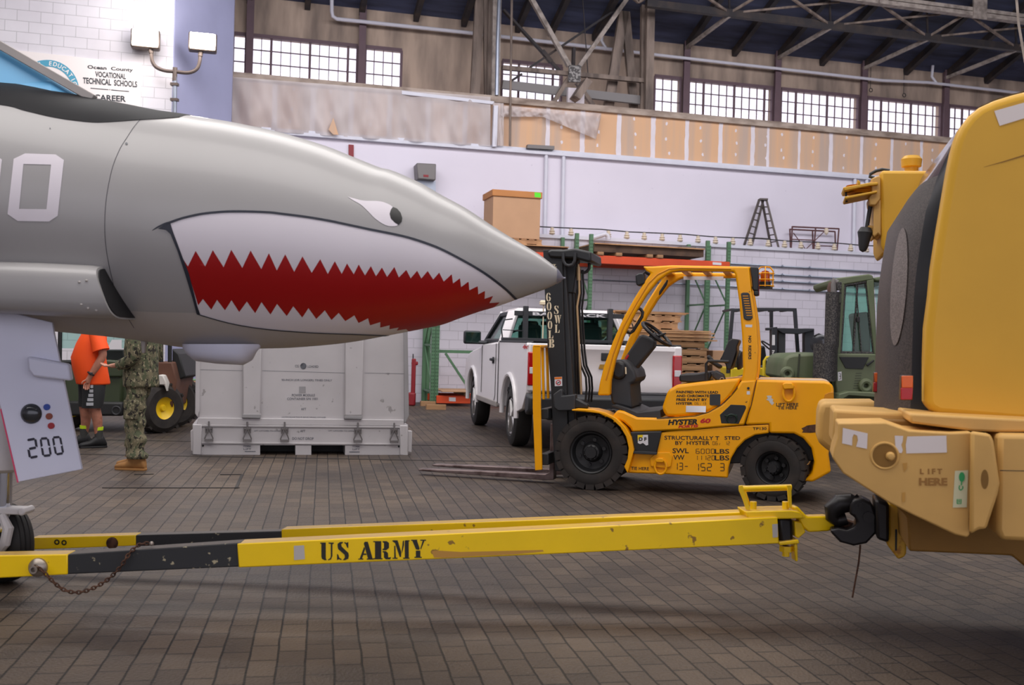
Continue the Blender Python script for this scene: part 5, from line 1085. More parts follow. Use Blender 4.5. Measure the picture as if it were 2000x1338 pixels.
for (x, y) in ((1808, 333), (1791, 349), (1776, 364), (1763, 378)):
    q = cast(bvh([o for o in crane.children if o.name.startswith(('hood_top', 'radiator'))]), x, y, 0)
    if q: b = MB(); b.sphere(q, .010, 10); b.build('grille_bolt', 'hood_black', crane)
for px, fr, t in ((ZR((560, 95), (622, 95), (618, 225), (555, 222)), FHd, .10), (ZR((412, 78), (438, 80), (436, 182), (408, 180)), FHd, .95)):
    (x0, y0), (x1, _), (x2, y2), (x3, _) = px
    ym = y0+(y2-y0)*.5
    b = MB(); FHd.prism(b, [(x0-1, y0-1), (x1+1, y0-1), (x2+1, y2+1), (x3-1, y2+1)], t-.1, t-.04); lp = b.build('tail_lamp', 'hood_black', crane, bevel=.004)
    b = MB(); FHd.prism(b, [(x0, y0), (x1, y0), (x1, ym), (x0, ym)], t-.11, t-.1); b.build('amber_lens', 'lens_amber', lp, bevel=.003)
    b = MB(); FHd.prism(b, [(x3, ym), (x1, ym), (x2, y2), (x3, y2)], t-.11, t-.1); b.build('red_lens', 'lens_red', lp, bevel=.003)
# boom head seen behind the hood
cpart('boom_head', ZW((395, 520), (420, 510), (760, 512), (760, 900), (500, 1000), (430, 1060), (405, 1000), (400, 720)), 1.9, 2.5, 'crane_yellow', .02)
cpart('boom_cheek', ZW((355, 720), (402, 700), (405, 940), (385, 925), (362, 948), (350, 930), (356, 880)), 1.9, 2.2, 'crane_tan', .01)
cpart('sheave_block', ZW((340, 565), (385, 545), (400, 550), (400, 700), (370, 740), (330, 738), (325, 690), (345, 660)), 1.88, 2.1, 'crane_tan', .01)
for px in (ZW((155, 622), (330, 590), (385, 588), (385, 606), (330, 612), (165, 645)), ZW((165, 682), (380, 642), (378, 658), (172, 700)), ZW((250, 570), (270, 585), (268, 605), (252, 605))): cpart('sheave_plate', px, 1.86, 2.1, 'crane_yellow', .005)
b = MB()
for y in (628, 645, 662): q0 = FC.pt(*ZW((285, y))[0], 1.98); b.lathe(q0-Vector((0, 0, .008)), (0.06, 0, 1), [(0, .1), (.008, .085), (.016, .1)], 28)
b.build('sheave', 'lift_yellow_dark', crane)
b = MB(); b.tube([FC.pt(x, y, 1.93) for x, y in ZW((175, 640), (175, 700), (180, 718))], .007, 8); b.build('sheave_pin', 'ink', crane)
b = MB(); b.tube([FC.pt(x, y, 1.95) for x, y in ZW((336, 735), (325, 800), (312, 880))], .013, 8); b.build('hook_rod', 'lift_grey', crane)
b = MB(); b.lathe(FC.pt(*ZW((304, 885))[0], 1.95), (-.1, 0, -1), [(0, .03), (.03, .045), (.07, .035), (.11, .03), (.14, .02), (.15, .002)], 16); b.build('ball_weight', 'lift_grey', crane)
b = MB(); b.tube([FC.pt(x, y, 1.95) for x, y in ZW((310, 878), (352, 885), (362, 945), (385, 925))], .012, 8); b.build('hook_bracket', 'crane_tan', crane)
b = MB(); q = FC.pt(*ZW((603, 440))[0], 2.1); b.lathe(q-Vector((0, 0, .1)), (0, 0, 1), [(0, .04), (.05, .04), (.055, .058), (.1, .062), (.12, .045), (.125, .002)], 20); b.build('boom_cap', 'crane_yellow', crane)
b = MB(); b.tube([FC.pt(x, y, 1.95) for x, y in ZW((460, 512), (410, 505), (370, 515), (335, 535), (330, 552), (360, 560))], .01, 8); b.build('cable_loop', 'lift_black', crane)
# wheel and chassis beyond the frame keep the crane standing
b = MB(); q = FC.w(1.75, .1, .55); b.lathe(q, FC.n, [(0, .3), (0, .5), (.05, .55), (.3, .55), (.35, .5), (.35, .3)], 40); b.build('wheel', 'rubber', crane)
b = MB(); q = FC.w(1.75, 1.65, .55); b.lathe(q, FC.n, [(0, .3), (0, .5), (.05, .55), (.3, .55), (.35, .5), (.35, .3)], 40); b.build('wheel', 'rubber', crane)
b = MB(); b.cyl(FC.w(1.75, .2, .55), FC.w(1.75, 1.8, .55), .1, 16); FC.box(b, 1.2, 3.2, .5, 1.5, .6, .9); b.build('axle', 'crane_shadow', crane)
# ============================================================ the white pickup
m = mat('truck_white', (226, 222, 224), .3, var=.02, scale=1.5, coat=.4); mat('truck_grey', (42, 44, 48), .55); mat('truck_lower', (150, 144, 140), .5, var=.1); mat('truck_red', (170, 10, 20), .15, coat=.5); mat('alloy', (170, 168, 168), .3, metal=.7); mat('interior', (30, 32, 34), .7); mat('gold', (176, 140, 60), .35, metal=.6)
O_ = Vector((-.02, 13.9, 0)); hh = Vector((-.185, .983, 0)).normalized(); rr_ = Vector((hh.y, -hh.x, 0))
def TT_(l, w, z): return O_+hh*l+rr_*w+Vector((0, 0, z))
RT = Matrix((rr_, hh, Vector((0, 0, 1)))).transposed()
truck = thing('pickup_truck', TT_(1.5, 1, 0), 'white regular-cab pickup truck with black headache rack parked behind the yellow forklift', 'truck')
def tprof(nm, pts, w0, w1, m, bev=.02, **k):
    b = MB(); b.prism([TT_(l, w0, z) for l, z in pts], rr_*(w1-w0)); return b.build(nm, m, truck, bevel=bev, **k)
def tbox(b, l0, l1, w0, w1, z0, z1): return b.box(TT_((l0+l1)/2, (w0+w1)/2, (z0+z1)/2), (abs(w1-w0), abs(l1-l0), abs(z1-z0)), RT)
def arch(c, r, z, a0=pi, a1=0, n=12): return [(c+r*cos(a0+(a1-a0)*i/n), z+r*sin(a0+(a1-a0)*i/n)*1.0) for i in range(n+1)]
TW = 2.03
bedp = [(-1.15, .78), (-1.17, 1.0), (-1.14, 1.385), (-1.1, 1.405), (.88, 1.41), (.88, .52), (.52, .50)]+[(l, max(z, .5)) for l, z in arch(0, .51, .44, 0, pi)]+[(-.55, .50), (-.9, .56)]
cabp = [(.90, .52), (.90, 1.41), (2.45, 1.36), (2.55, 1.33), (3.3, 1.27), (3.9, 1.2), (4.22, 1.08), (4.34, .85), (4.33, .55), (3.92, .50)]+[(l, max(z, .5)) for l, z in arch(3.38, .51, .44, 0, pi)]+[(2.84, .48), (.95, .46)]
for w0, w1 in ((.0, .07), (TW-.07, TW)):
    tprof('bed_side', bedp, w0, w1, 'truck_white', .03); tprof('cab_side', cabp, w0, w1, 'truck_white', .03)
    s_ = -1 if w0 == 0 else 1; we = w0 if w0 == 0 else w1
    
    for ca in (0, 3.38): b = MB(); b.tube([TT_(l, we, z) for l, z in arch(ca, .53, .44, -.05, pi+.05, 16)], .035, 8); b.build('fender_flare', 'truck_white', truck)
    b = MB(); tbox(b, .93, 2.83, we-.02, we+.02, .46, .54); b.build('rocker_trim', 'truck_lower', truck, bevel=.01)
b = MB(); tbox(b, -1.1, .88, .05, TW-.05, .72, .78); tbox(b, .84, .9, .05, TW-.05, .78, 1.40); b.build('bed_floor', 'truck_grey', truck)
b = MB(); tbox(b, -1.1, .88, -.005, .09, 1.40, 1.425); b.build('rail_cap', 'truck_grey', truck, bevel=.008); b = MB(); tbox(b, -1.1, .88, TW-.09, TW+.005, 1.40, 1.425); b.build('rail_cap', 'truck_grey', truck, bevel=.008)
# tailgate
tg = MB(); tg.prism([TT_(l, .10, z) for l, z in ((-1.17, .80), (-1.185, .9), (-1.165, 1.02), (-1.165, 1.28), (-1.19, 1.34), (-1.18, 1.40), (-1.09, 1.40), (-1.10, .80))], rr_*(TW-.20)); gate = tg.build('tailgate', 'truck_white', truck, bevel=.012)
TGt = bvh([gate])
b = MB(); tbox(b, -1.185, -1.16, .95, 1.15, 1.20, 1.30); b.build('tailgate_handle', 'truck_grey', gate, bevel=.01)
p_ = TT_(-1.172, 1.0, 1.12)
b = MB(); b.prism([TT_(-1.172, .92+x*.26, 1.09+y*.08) for x, y in ((.0, .1), (.06, .8), (.33, .8), (.33, 1), (.67, 1), (.67, .8), (1.0, .8), (.94, .1), (.67, .1), (.67, -.1), (.33, -.1), (.33, .1))], hh*-.012); b.build('gold_emblem', 'gold', gate, smooth=0)
for w0, w1 in ((.015, .125), (TW-.125, TW-.015)):
    b = MB(); tbox(b, -1.19, -1.10, w0, w1, .80, 1.40); b.build('bed_corner', 'truck_white', truck, bevel=.02)
    b = MB(); tbox(b, -1.205, -1.11, w0-.01, w1, .87, 1.29); tl_ = b.build('tail_light', 'truck_red', truck, bevel=.015, label='red tail light')
    b = MB(); tbox(b, -1.21, -1.2, w0+.01, w1-.015, 1.02, 1.10); b.build('reverse_lens', 'label_white', tl_, bevel=.004)
b = MB(); b.prism([TT_(l, -.01, z) for l, z in ((-1.15, .50), (-1.36, .56), (-1.38, .74), (-1.16, .78), (-1.1, .6))], rr_*(TW+.02)); b.build('rear_bumper', 'truck_grey', truck, bevel=.03)
b = MB(); b.prism([TT_(l, .1, z) for l, z in ((4.3, .5), (4.45, .55), (4.47, .75), (4.36, .8))], rr_*(TW-.2)); b.build('front_bumper', 'truck_grey', truck, bevel=.03)
b = MB(); b.loft([[TT_(l, .07, z), TT_(l, .5, z+.05), TT_(l, TW-.5, z+.05), TT_(l, TW-.07, z), TT_(l, TW-.07, z-.1), TT_(l, .07, z-.1)] for l, z in ((2.5, 1.34), (3.3, 1.27), (3.9, 1.2), (4.22, 1.08), (4.32, .9))]); b.build('hood', 'truck_white', truck, bevel=.02)
# cab glasshouse
cb = [(.92, .06), (.92, TW-.06), (2.75, TW-.1), (2.75, .1)]; rf = [(1.10, .24), (1.10, TW-.24), (2.15, TW-.26), (2.15, .26)]
zb, zr = 1.40, 1.84
b = MB(); b.loft([[TT_(l, w, zr-.03) for l, w in rf], [TT_(l, w, zr+.03) for l, w in rf], [TT_(l+.05*(1 if l < 1.5 else -1), w+.08*(1 if w < 1 else -1), zr+.075) for l, w in rf]]); b.build('roof', 'truck_white', truck, bevel=.03, bseg=3)
def pil(i, r, m='truck_white'):
    b = MB(); p, q = TT_(*cb[i], zb-.05), TT_(*rf[i], zr+.02); beam(b, p, q, r, .07); return b.build('cab_pillar', m, truck, bevel=.015)
pil(0, .16); pil(1, .16); pil(2, .06); pil(3, .06)
def gl(nm, i, j, m='truck_glass', k=.06):
    p = [TT_(*cb[i], zb), TT_(*cb[j], zb), TT_(*rf[j], zr), TT_(*rf[i], zr)]
    c = sum(p, Vector())/4; n_ = (p[1]-p[0]).cross(p[3]-p[0]).normalized()
    b = MB(); b.prism(p, n_*.006); g_ = b.build(nm, m, truck, smooth=0)
    b = MB()
    for a, c2 in ((0, 1), (1, 2), (2, 3), (3, 0)): b.tube([p[a]+(c-p[a])*.06, p[c2]+(c-p[c2])*.06], .04, 6)
    b.build('window_seal', 'truck_grey', g_); return g_
gl('rear_window', 0, 1); gl('side_window', 0, 3); gl('side_window', 1, 2); gl('windshield', 3, 2)
b = MB(); tbox(b, .92, 2.7, .1, TW-.1, .6, 1.36); b.build('cab_interior', 'interior', truck)
for w in (.52, 1.45):
    b = MB(); b.box(TT_(1.25, w, 1.50), (.34, .12, .34), RT); b.box(TT_(1.27, w, 1.66), (.26, .1, .14), RT); b.build('headrest', 'interior', truck, bevel=.04)
b = MB(); b.torus(TT_(2.0, .5, 1.42), hh+Vector((0, 0, .5)), .19, .015, 28, 8); b.build('steering_wheel', 'interior', truck)
b = MB(); b.box(TT_(2.2, 1.0, 1.72), (.22, .03, .06), RT); b.build('rear_view_mirror', 'interior', truck, bevel=.01)
# door seams, handle, mirror, lettering
left = [o for o in truck.children if o.name.startswith(('bed_side', 'cab_side', 'fender'))]
b = MB(); b.tube([TT_(1.12, -.004, 1.38), TT_(1.12, -.004, .62), TT_(1.22, -.004, .52)], .004, 4); b.tube([TT_(2.42, -.004, 1.34), TT_(2.42, -.004, .6)], .004, 4); b.tube([TT_(.89, -.004, 1.40), TT_(.89, -.004, .52)], .006, 4); b.build('door_seam', 'truck_grey', truck)
b = MB(); tbox(b, 1.25, 1.42, -.05, .0, 1.12, 1.16); tbox(b, 1.28, 1.36, -.02, .0, 1.08, 1.18); b.build('door_handle', 'truck_grey', truck, bevel=.01)
b = MB(); tbox(b, 2.35, 2.5, -.08, .1, 1.36, 1.42); tbox(b, 2.38, 2.52, -.30, -.03, 1.36, 1.57); mr_ = b.build('side_mirror', 'truck_grey', truck, bevel=.03); b = MB(); tbox(b, 2.365, 2.378, -.28, -.05, 1.38, 1.55); b.build('mirror_glass', 'truck_glass', mr_, bevel=.01)
b = MB(); tbox(b, 2.38, 2.52, TW+.14, TW+.42, 1.36, 1.58); tbox(b, 2.35, 2.5, TW-.02, TW+.16, 1.36, 1.42); b.build('side_mirror', 'truck_grey', truck, bevel=.03)
texts('four_wheel_badge', [('4x4', 1022, 673, 1036, 682, -.1, 2)], bvh(left), 'logo_red', truck, off=.008, bold=.03)
# headache rack behind the cab
b = MB(); tbox(b, .78, .84, .20, 1.83, 1.79, 1.86); bar = b.build('rack_bar', 'truck_grey', truck, bevel=.004)
for w in (.36, 1.62): b = MB(); tbox(b, .76, .84, w-.035, w+.035, 1.38, 1.93); b.build('rack_post', 'truck_grey', truck, bevel=.004)
b = MB(); tbox(b, .74, .86, .02, 2.0, 1.425, 1.47); b.build('rack_base', 'truck_grey', truck, bevel=.004)
for w in (.03, 1.98):
    s_ = 1 if w < 1 else -1
    b = MB(); b.tube([TT_(.8, w, 1.46), TT_(.8, w-.02*s_, 1.6), TT_(.8, w+.02*s_, 1.72), TT_(.8, w+.14*s_, 1.74)], .01, 6); b.tube([TT_(.8, w, 1.58), TT_(.8, .36 if w < 1 else 1.62, 1.57)], .006, 6); b.build('rack_loop', 'truck_grey', truck)
vs, fs = text_mesh('BACKRACK', .03); a1_ = max(v.x for v in vs); c1__ = max(v.y for v in vs)
b = MB()
for f in fs: b._add([TT_(.777, .45+vs[i].x/a1_*1.1, 1.803+vs[i].y/c1__*.042) for i in f], [tuple(range(len(f)))])
b.build('rack_lettering', 'label_white', truck, smooth=0)
b = MB(); b.cyl(TT_(1.6, .9, 1.9), TT_(1.6, .9, 1.95), .05, 16); b.build('roof_puck', 'label_white', truck)
b = MB(); b.cyl(TT_(.8, .62, 1.46), TT_(.8, .62, 1.95), .01, 8); b.lathe(TT_(.8, .62, 1.95), (0, 0, 1), [(0, .03), (.01, .06), (.05, .06), (.07, .04)], 16); b.build('beacon_mast', 'cream_paint', truck)
for l, w in ((0, 0), (3.38, 0), (0, TW-.26), (3.38, TW-.26)):
    c = TT_(l, w+.02, .40); b = MB(); b.lathe(c, rr_, [(.03, .25), (0, .27), (-.0, .34), (.02, .385), (.05, .4), (.19, .4), (.22, .385), (.24, .34), (.24, .27), (.2, .25)], 44, 'ring'); w_ = b.build('truck_wheel', 'tyre', truck)
    b = MB(); b.torus(c+rr_*.03, rr_, .235, .02, 32, 8); 
    for k in range(5):
        a = 2*pi*k/5+.3; d = Vector((0, 0, 1))*cos(a)+hh*sin(a); b.tube([c+rr_*.04, c+rr_*.03+d*.23], [.05, .035], 8, flat=.6)
    b.cyl(c+rr_*.02, c+rr_*.08, .06, 16); b.build('wheel_rim', 'alloy', w_)
    b = MB(); b.cyl(c+rr_*.1, c+rr_*.13, .24, 24); b.build('brake_disc', 'interior', w_)
b = MB(); tbox(b, -.9, 3.9, .35, 1.65, .42, .7); b.build('underbody', 'interior', truck)
# ============================================================ the metal shipping container
mat('can_white', (188, 184, 186), .45, var=.06, scale=2, spots=((150, 146, 146), 12, .68)); mat('can_grey', (150, 148, 150), .5, var=.08, scale=3); mat('can_ink', (96, 98, 106), .7); mat('latch', (120, 116, 116), .45, metal=.5)
FK = Fr(P(585, 888, 12.17), .24)
can = thing('transport_container', FK.w(0, .8, 0), 'grey-white metal power module container with base latches standing under the jet nose', 'container')
def kpart(nm, px, t0, t1, m='can_white', bev=.008, **k):
    b = MB(); FK.prism(b, px, t0, t1); return b.build(nm, m, can, bevel=bev, **k)
lid = kpart('lid', [(389, 622), (790, 626), (793, 660), (793, 812), (788, 830), (386, 826), (387, 816), (381, 808), (383, 700)], 0, 1.6)
for y0, y1, x0, x1 in ((0, 0, 0, 0),): pass
kpart('lid_rib', [(475, 622), (511, 622), (509, 812), (474, 812)], -.06, 0, bev=.012); kpart('lid_rib', [(676, 622), (711, 622), (708, 812), (673, 812)], -.06, 0, bev=.012)
kpart('rib_foot', [(474, 809), (510, 809), (509, 817), (472, 816)], -.065, 0, 'can_grey', .004); kpart('rib_foot', [(673, 812), (708, 812), (707, 819), (672, 818)], -.065, 0, 'can_grey', .004)
kpart('lid_lip', [(386, 816), (789, 820), (789, 832), (385, 829)], -.03, .02, 'can_white', .006)
kpart('edge_angle', [(789, 622), (796, 624), (799, 812), (790, 828)], -.03, .05, 'can_grey', .004); kpart('edge_angle', [(383, 622), (390, 622), (390, 800), (386, 815), (381, 808)], -.03, .05, 'can_white', .004)
b = MB()
for x0, x1, y0, y1 in ((376, 797, 829, 870), (376, 508, 868, 889), (577, 608, 868, 889), (674, 797, 868, 889)): FK.prism(b, [(x0, y0), (x1, y0+.5), (x1, y1), (x0, y1-.5)], -.02, 1.62)
base = b.build('base', 'can_white', can, bevel=0, smooth=0)
kpart('corner_post', [(377, 829), (394, 829), (393, 889), (376, 888)], -.05, .03); kpart('corner_post', [(781, 831), (796, 831), (797, 890), (781, 889)], -.05, .03)
kpart('base_flange', [(393, 829), (783, 833), (783, 836), (393, 833)], -.04, 0, 'can_white', .003); kpart('base_flange', [(393, 863.5), (783, 866.5), (783, 869.5), (393, 866.5)], -.035, 0, 'can_white', .003)
kpart('corner_bracket', [(372, 842), (378, 838), (378, 882), (373, 880)], -.03, .1, 'can_white', .004); kpart('corner_bracket', [(797, 842), (805, 842), (804, 884), (797, 882)], .0, .12, 'can_white', .004)
b = MB(); FK.prism(b, [(500, 869), (682, 869), (682, 887), (500, 887)], .35, .4); b.build('fork_pocket', 'black_soft', can, smooth=0)
lat = None
for k, x in enumerate((408, 483, 556, 699, 770)):
    y = 822+(x-408)*.008
    b = MB(); 
    for dx in (-6, 6): b.cyl(FK.pt(x+dx, y+12, -.05), FK.pt(x+dx*.9, y+24, -.05), .008, 6)
    b.tube([FK.pt(x+dx, yy, -.07) for dx, yy in ((0, y+14), (-8, y+34), (-8, y+39), (8, y+39), (8, y+34), (0, y+14))], .008, 6, cap=False); b.tube([FK.pt(x, y+1, -.05), FK.pt(x, y+18, -.06)], .01, 6); b.box(FK.pt(x, y+38, -.07), (.1, .03, .03), FK.R()); b.box(FK.pt(x, y+14, -.05), (.07, .03, .02), FK.R())
    b.build('latch', 'latch', can)
TC_ = bvh([lid, base])
mkc = lambda x, y: (350+x/4, 620+y/4)
def ct(s, x0, y0, x1, y1, sl=.01): a, c = mkc(x0, y0), mkc(x1, y1); return (s, a[0], a[1], c[0], c[1], sl)
texts('container_stencil', [ct('CG', 905, 370, 934, 390), ct('LOADED', 1003, 374, 1088, 392), ct('90-INCH (OR LONGER) TINES ONLY', 800, 480, 1195, 500), ct('POWER MODULE', 880, 598, 1060, 617, 0), ct('CONTAINER S/N 1001', 843, 627, 1082, 645, 0), ct('AFT', 952, 706, 992, 724), ct('CAUTION RELEASE PRESSURE BEFORE OPENING CONTAINER', 800, 773, 1145, 783), ct('LIFT LATCHES TO OPEN', 585, 880, 790, 890), ct('AFT', 945, 878, 985, 896), ct('LIFT LATCHES TO OPEN', 1165, 880, 1365, 890), ct('DO NOT DROP', 883, 935, 1050, 956), ct('FORK', 503, 1000, 563, 1013), ct('LIFT', 503, 1021, 563, 1035), ct('FORK', 1355, 1001, 1412, 1014), ct('LIFT', 1355, 1022, 1412, 1036)], TC_, 'can_ink', can, off=.004, bold=.01)
q = mkc(970, 380); decal('balance_mark', [strip([(q[0]+5.6*cos(a), q[1]+5.6*sin(a)) for a in [2*pi*i/20 for i in range(21)]], 1.1), [q]+[(q[0]+5.6*cos(a), q[1]+5.6*sin(a)) for a in [pi/2*i/6 for i in range(7)]], [q]+[(q[0]+5.6*cos(a), q[1]+5.6*sin(a)) for a in [pi+pi/2*i/6 for i in range(7)]]], TC_, 'can_ink', can, off=.004)
decal('lid_seam', [strip([mkc(165, 408), mkc(495, 416)], .6), strip([mkc(650, 416), mkc(1295, 434)], .6), strip([mkc(1450, 434), mkc(1755, 440)], .6), strip([mkc(160, 360), mkc(155, 780)], .5)], TC_, 'can_ink', can, off=.003)
decal('fork_mark', [strip([mkc(512, 1047), mkc(597, 1047)], 1.5), strip([mkc(1328, 1051), mkc(1410, 1051)], 1.5)], TC_, 'can_ink', can, off=.004)
decal('grey_patch', [[mkc(936, 540), mkc(988, 540), mkc(988, 590), mkc(936, 590)]], TC_, 'can_grey', can, off=.003)
for x, y in ((186, 1002), (1716, 1008)): b = MB(); h = FK.pt(*mkc(x, y), -.022); b.cyl(h, h-FK.n*.004, .012, 10); b.build('drain_hole', 'black_soft', can)
# ============================================================ storage rack against the wall
mat('rack_green', (82, 118, 86), .5, var=.12, scale=3); mat('rack_orange', (206, 74, 34), .5, var=.1, scale=2); mat('wood', (170, 130, 92), .8, c2=(128, 96, 66), scale=4, stretch=(.4, .4, 4), thresh=(.35, .7)); mat('wood_dark', (92, 70, 54), .85, c2=(60, 46, 38), scale=4, thresh=(.35, .7)); mat('ply', (190, 146, 104), .75, c2=(160, 118, 82), scale=3); mat('carton', (186, 146, 112), .8, var=.04); mat('carton_lid', (184, 124, 72), .8, var=.05); mat('green_tag', (90, 220, 40), .6)
mat('hole_dark', (22, 40, 28), .8)
rack = thing('pallet_rack', FW.w(aat(1150, 700, -1.1), -.6, 0), 'tall green and orange pallet rack standing along the white block wall', 'rack')
TR0, TR1 = -1.15, -.12
ZTOP = FW.pt(1150, 457, TR0).z
def upright(x, ytop=None):
    a = FW.uv(FW.pt(x, 640, TR0))[0]
    for t, perf in ((TR0, True), (TR1, False)):
        b = MB(); FW.box(b, a-.04, a+.04, t-.04, t+.04, 0, ZTOP); u = b.build('upright', 'rack_green', rack, smooth=0)
        if perf:
            b = MB(); z = .1
            while z < ZTOP-.1:
                for da in (-.018, .018): FW.box(b, a+da-.006, a+da+.006, t-.043, t-.041, z, z+.03)
                z += .075
            b.build('slot_row', 'hole_dark', u, smooth=0)
    b = MB()
    for z0, z1 in ((.3, .3), (1.3, 1.3), (2.4, 2.4), (3.4, 3.4)): beam(b, FW.w(a, TR0, z0), FW.w(a, TR1, z1), .03, .04)
    for z0, z1 in ((.3, 1.3), (2.4, 1.3), (2.4, 3.4)): beam(b, FW.w(a, TR0, z0), FW.w(a, TR1, z1), .025, .03)
    b.build('brace', 'rack_green', rack, smooth=0); return a
A_ = [upright(x) for x in (847, 855, 1122, 1150, 1378, 1419)]
def rbeam(a0, a1, z0, z1, t):
    b = MB(); FW.box(b, a0, a1, t-.05, t+.02, z0, z1); FW.box(b, a0, a1, t-.03, t, z0-.01, z1+.015); return b.build('shelf_beam', 'rack_orange', rack, smooth=0)
zb0, zb1 = FW.pt(1280, 520, TR0).z, FW.pt(1280, 506, TR0).z
for t in (TR0-.03, TR1): rbeam(A_[3], A_[5], zb0, zb1, t); rbeam(A_[1], A_[2], zb0, zb1, t)
zl0, zl1 = FW.pt(885, 787, TR0).z, FW.pt(885, 774, TR0).z
for t in (TR0-.03, TR1): rbeam(A_[1], A_[2], zl0, zl1, t)
b = MB(); FW.prism(b, [(877, 776), (890, 776.5), (890, 784), (877, 783.5)], TR0-.086, TR0-.081); b.build('beam_label', 'label_white', rack, smooth=0)
b = MB(); FW.prism(b, [(1392, 512), (1409, 513), (1409, 518), (1392, 517)], TR0-.086, TR0-.081); b.build('beam_label', 'label_white', rack, smooth=0)
b = MB(); FW.box(b, A_[1], A_[2], TR0+.3, TR0+.36, FW.pt(895, 690, TR0+.3).z, FW.pt(895, 684, TR0+.3).z); b.build('cross_rail', 'rack_green', rack, smooth=0)
b = MB(); beam(b, FW.pt(870, 690, TR0+.3), FW.pt(914, 757, TR0+.3), .04, .05); b.build('brace', 'rack_green', rack, smooth=0)
# loads on the shelf
def deck(nm, a0, a1, t0, t1, z, h, m, label, cat, grp=None):
    b = MB(); FW.box(b, a0, a1, t0, t1, z, z+h); return tag(b.build(nm, m, smooth=0), label, cat, grp)
def pallet_at(a0, a1, t0, t1, z, label, m='wood', grp=None, rot=0., nm='pallet', H_=.13):
    c = FW.w((a0+a1)/2, (t0+t1)/2, z); R = Matrix.Rotation(rot, 3, 'Z') @ FW.R(); root = thing(nm, c, label, 'pallet', grp); W_, D_ = a1-a0, t1-t0
    n = 7; b = MB()
    for i in range(n): b.box(c+R @ Vector((-W_/2+.05+(W_-.1)*i/(n-1), 0, H_-.01)), (W_/n*.72, D_, .02), R)
    b.build('top_boards', m, root, smooth=0); b = MB()
    for i in range(4): b.box(c+R @ Vector((-W_/2+.05+(W_-.1)*i/3, 0, .01)), (W_/n*.8, D_, .02), R)
    b.build('bottom_boards', m, root, smooth=0)
    for y in (-1, 0, 1):
        b = MB(); b.box(c+R @ Vector((0, y*(D_/2-.03), H_/2)), (W_, .045, H_-.04), R); b.build('stringer', m, root, smooth=0)
    return root
zt2 = zb1+.02
a0, a1 = aat(1158, 495, TR0), aat(1372, 500, TR0)
for i, x in enumerate((1172, 1208, 1268, 1288)):
    a = aat(x, 500, TR0); b = MB(); FW.box(b, a-.09, a+.05, TR0-.1, TR0+.5, zt2, zt2+.07); tag(b.build('timber_block', 'wood', smooth=0), 'short timber block under the dark boards on the orange beam, %s of four' % ('leftmost', 'second from left', 'third from left', 'rightmost')[i], 'timber', 'timber blocks on the rack')
deck('crate_deck', a0, a1, TR0-.06, TR1, zt2+.075, .16, 'wood_dark', 'long dark timber pallet deck on the upper orange shelf beam', 'pallet')
deck('plywood_sheet', a0-.0, a1+.0, TR0-.12, TR1, zt2+.24, .025, 'ply', 'thin plywood sheet covering the dark timber deck on the rack', 'board')
a = aat(1328, 487, TR0+.5); b = MB(); FW.box(b, a, a+.36, TR0+.4, TR0+.8, zt2+.27, zt2+.35); tag(b.build('grey_case', 'grey_box', smooth=0), 'flat grey case on the plywood at the right end of the rack', 'case')
a0, a1 = aat(985, 495, TR0), aat(1108, 500, TR0)
deck('crate_deck', a0, a1, TR0-.04, TR1, zt2, .12, 'wood_dark', 'dark timber deck under the cardboard box, behind the jet nose', 'pallet')
deck('plywood_sheet', a0-.05, a1, TR0-.1, TR1, zt2+.125, .02, 'ply', 'plywood sheet under the pallet that carries the cardboard box', 'board')
ab0, ab1 = aat(960, 450, TR0), aat(1056, 455, TR0); zp = FW.pt(1056, 470, TR0).z; zp = zt2+.15
pallet_at(ab0-.02, ab1+.02, TR0-.03, TR0+.9, zp, 'light wooden pallet carrying the big cardboard box', 'ply', H_=.12)
zc = zp+.125; ztp = FW.pt(1057, 376, TR0).z
cb_ = thing('cardboard_box', FW.w((ab0+ab1)/2, TR0+.45, zc), 'large brown cardboard box with a green tag standing on a pallet on the rack', 'box')
b = MB(); FW.box(b, ab0+.02, ab1-.02, TR0, TR0+.86, zc, ztp-.05); b.build('carton_body', 'carton', cb_, bevel=.01)
b = MB(); FW.box(b, ab0-.01, ab1+.01, TR0-.03, TR0+.89, ztp-.14, ztp); cl = b.build('carton_lid', 'carton_lid', cb_, bevel=.01)
decal('green_tag', [[(1044, 375.5), (1056, 377), (1056, 386), (1044, 385)]], bvh([cl]), 'green_tag', cb_, off=.003)
# plywood on the low shelf, wood on the floor
deck('plywood_sheet', aat(860, 765, TR0), aat(930, 765, TR0), TR0-.2, TR1, zl1+.02+.08, .02, 'carton', 'flat board on blocks above the low orange beam, behind the pickup', 'board')
b = MB(); FW.box(b, aat(905, 765, TR0), aat(914, 765, TR0), TR0-.1, TR1, zl1+.02, zl1+.1); tag(b.build('timber_block', 'wood', smooth=0), 'wooden block between the low orange beam and the flat board', 'timber')
for i, (x0, x1, y, dt) in enumerate(((833, 870, 800, -.35), (822, 850, 793, -.1))):
    a0, a1 = FW.uv(G(x0, y))[0], FW.uv(G(x1, y))[0]; t = FW.uv(G(x0, y))[1]; b = MB(); FW.box(b, a0, a1, t, t+.12, 0, .1); b.build if False else tag(b.build('timber_block', 'wood', smooth=0), ('pale timber block on the floor in front of the green upright', 'darker timber block on the floor beside the red jack')[i], 'timber')
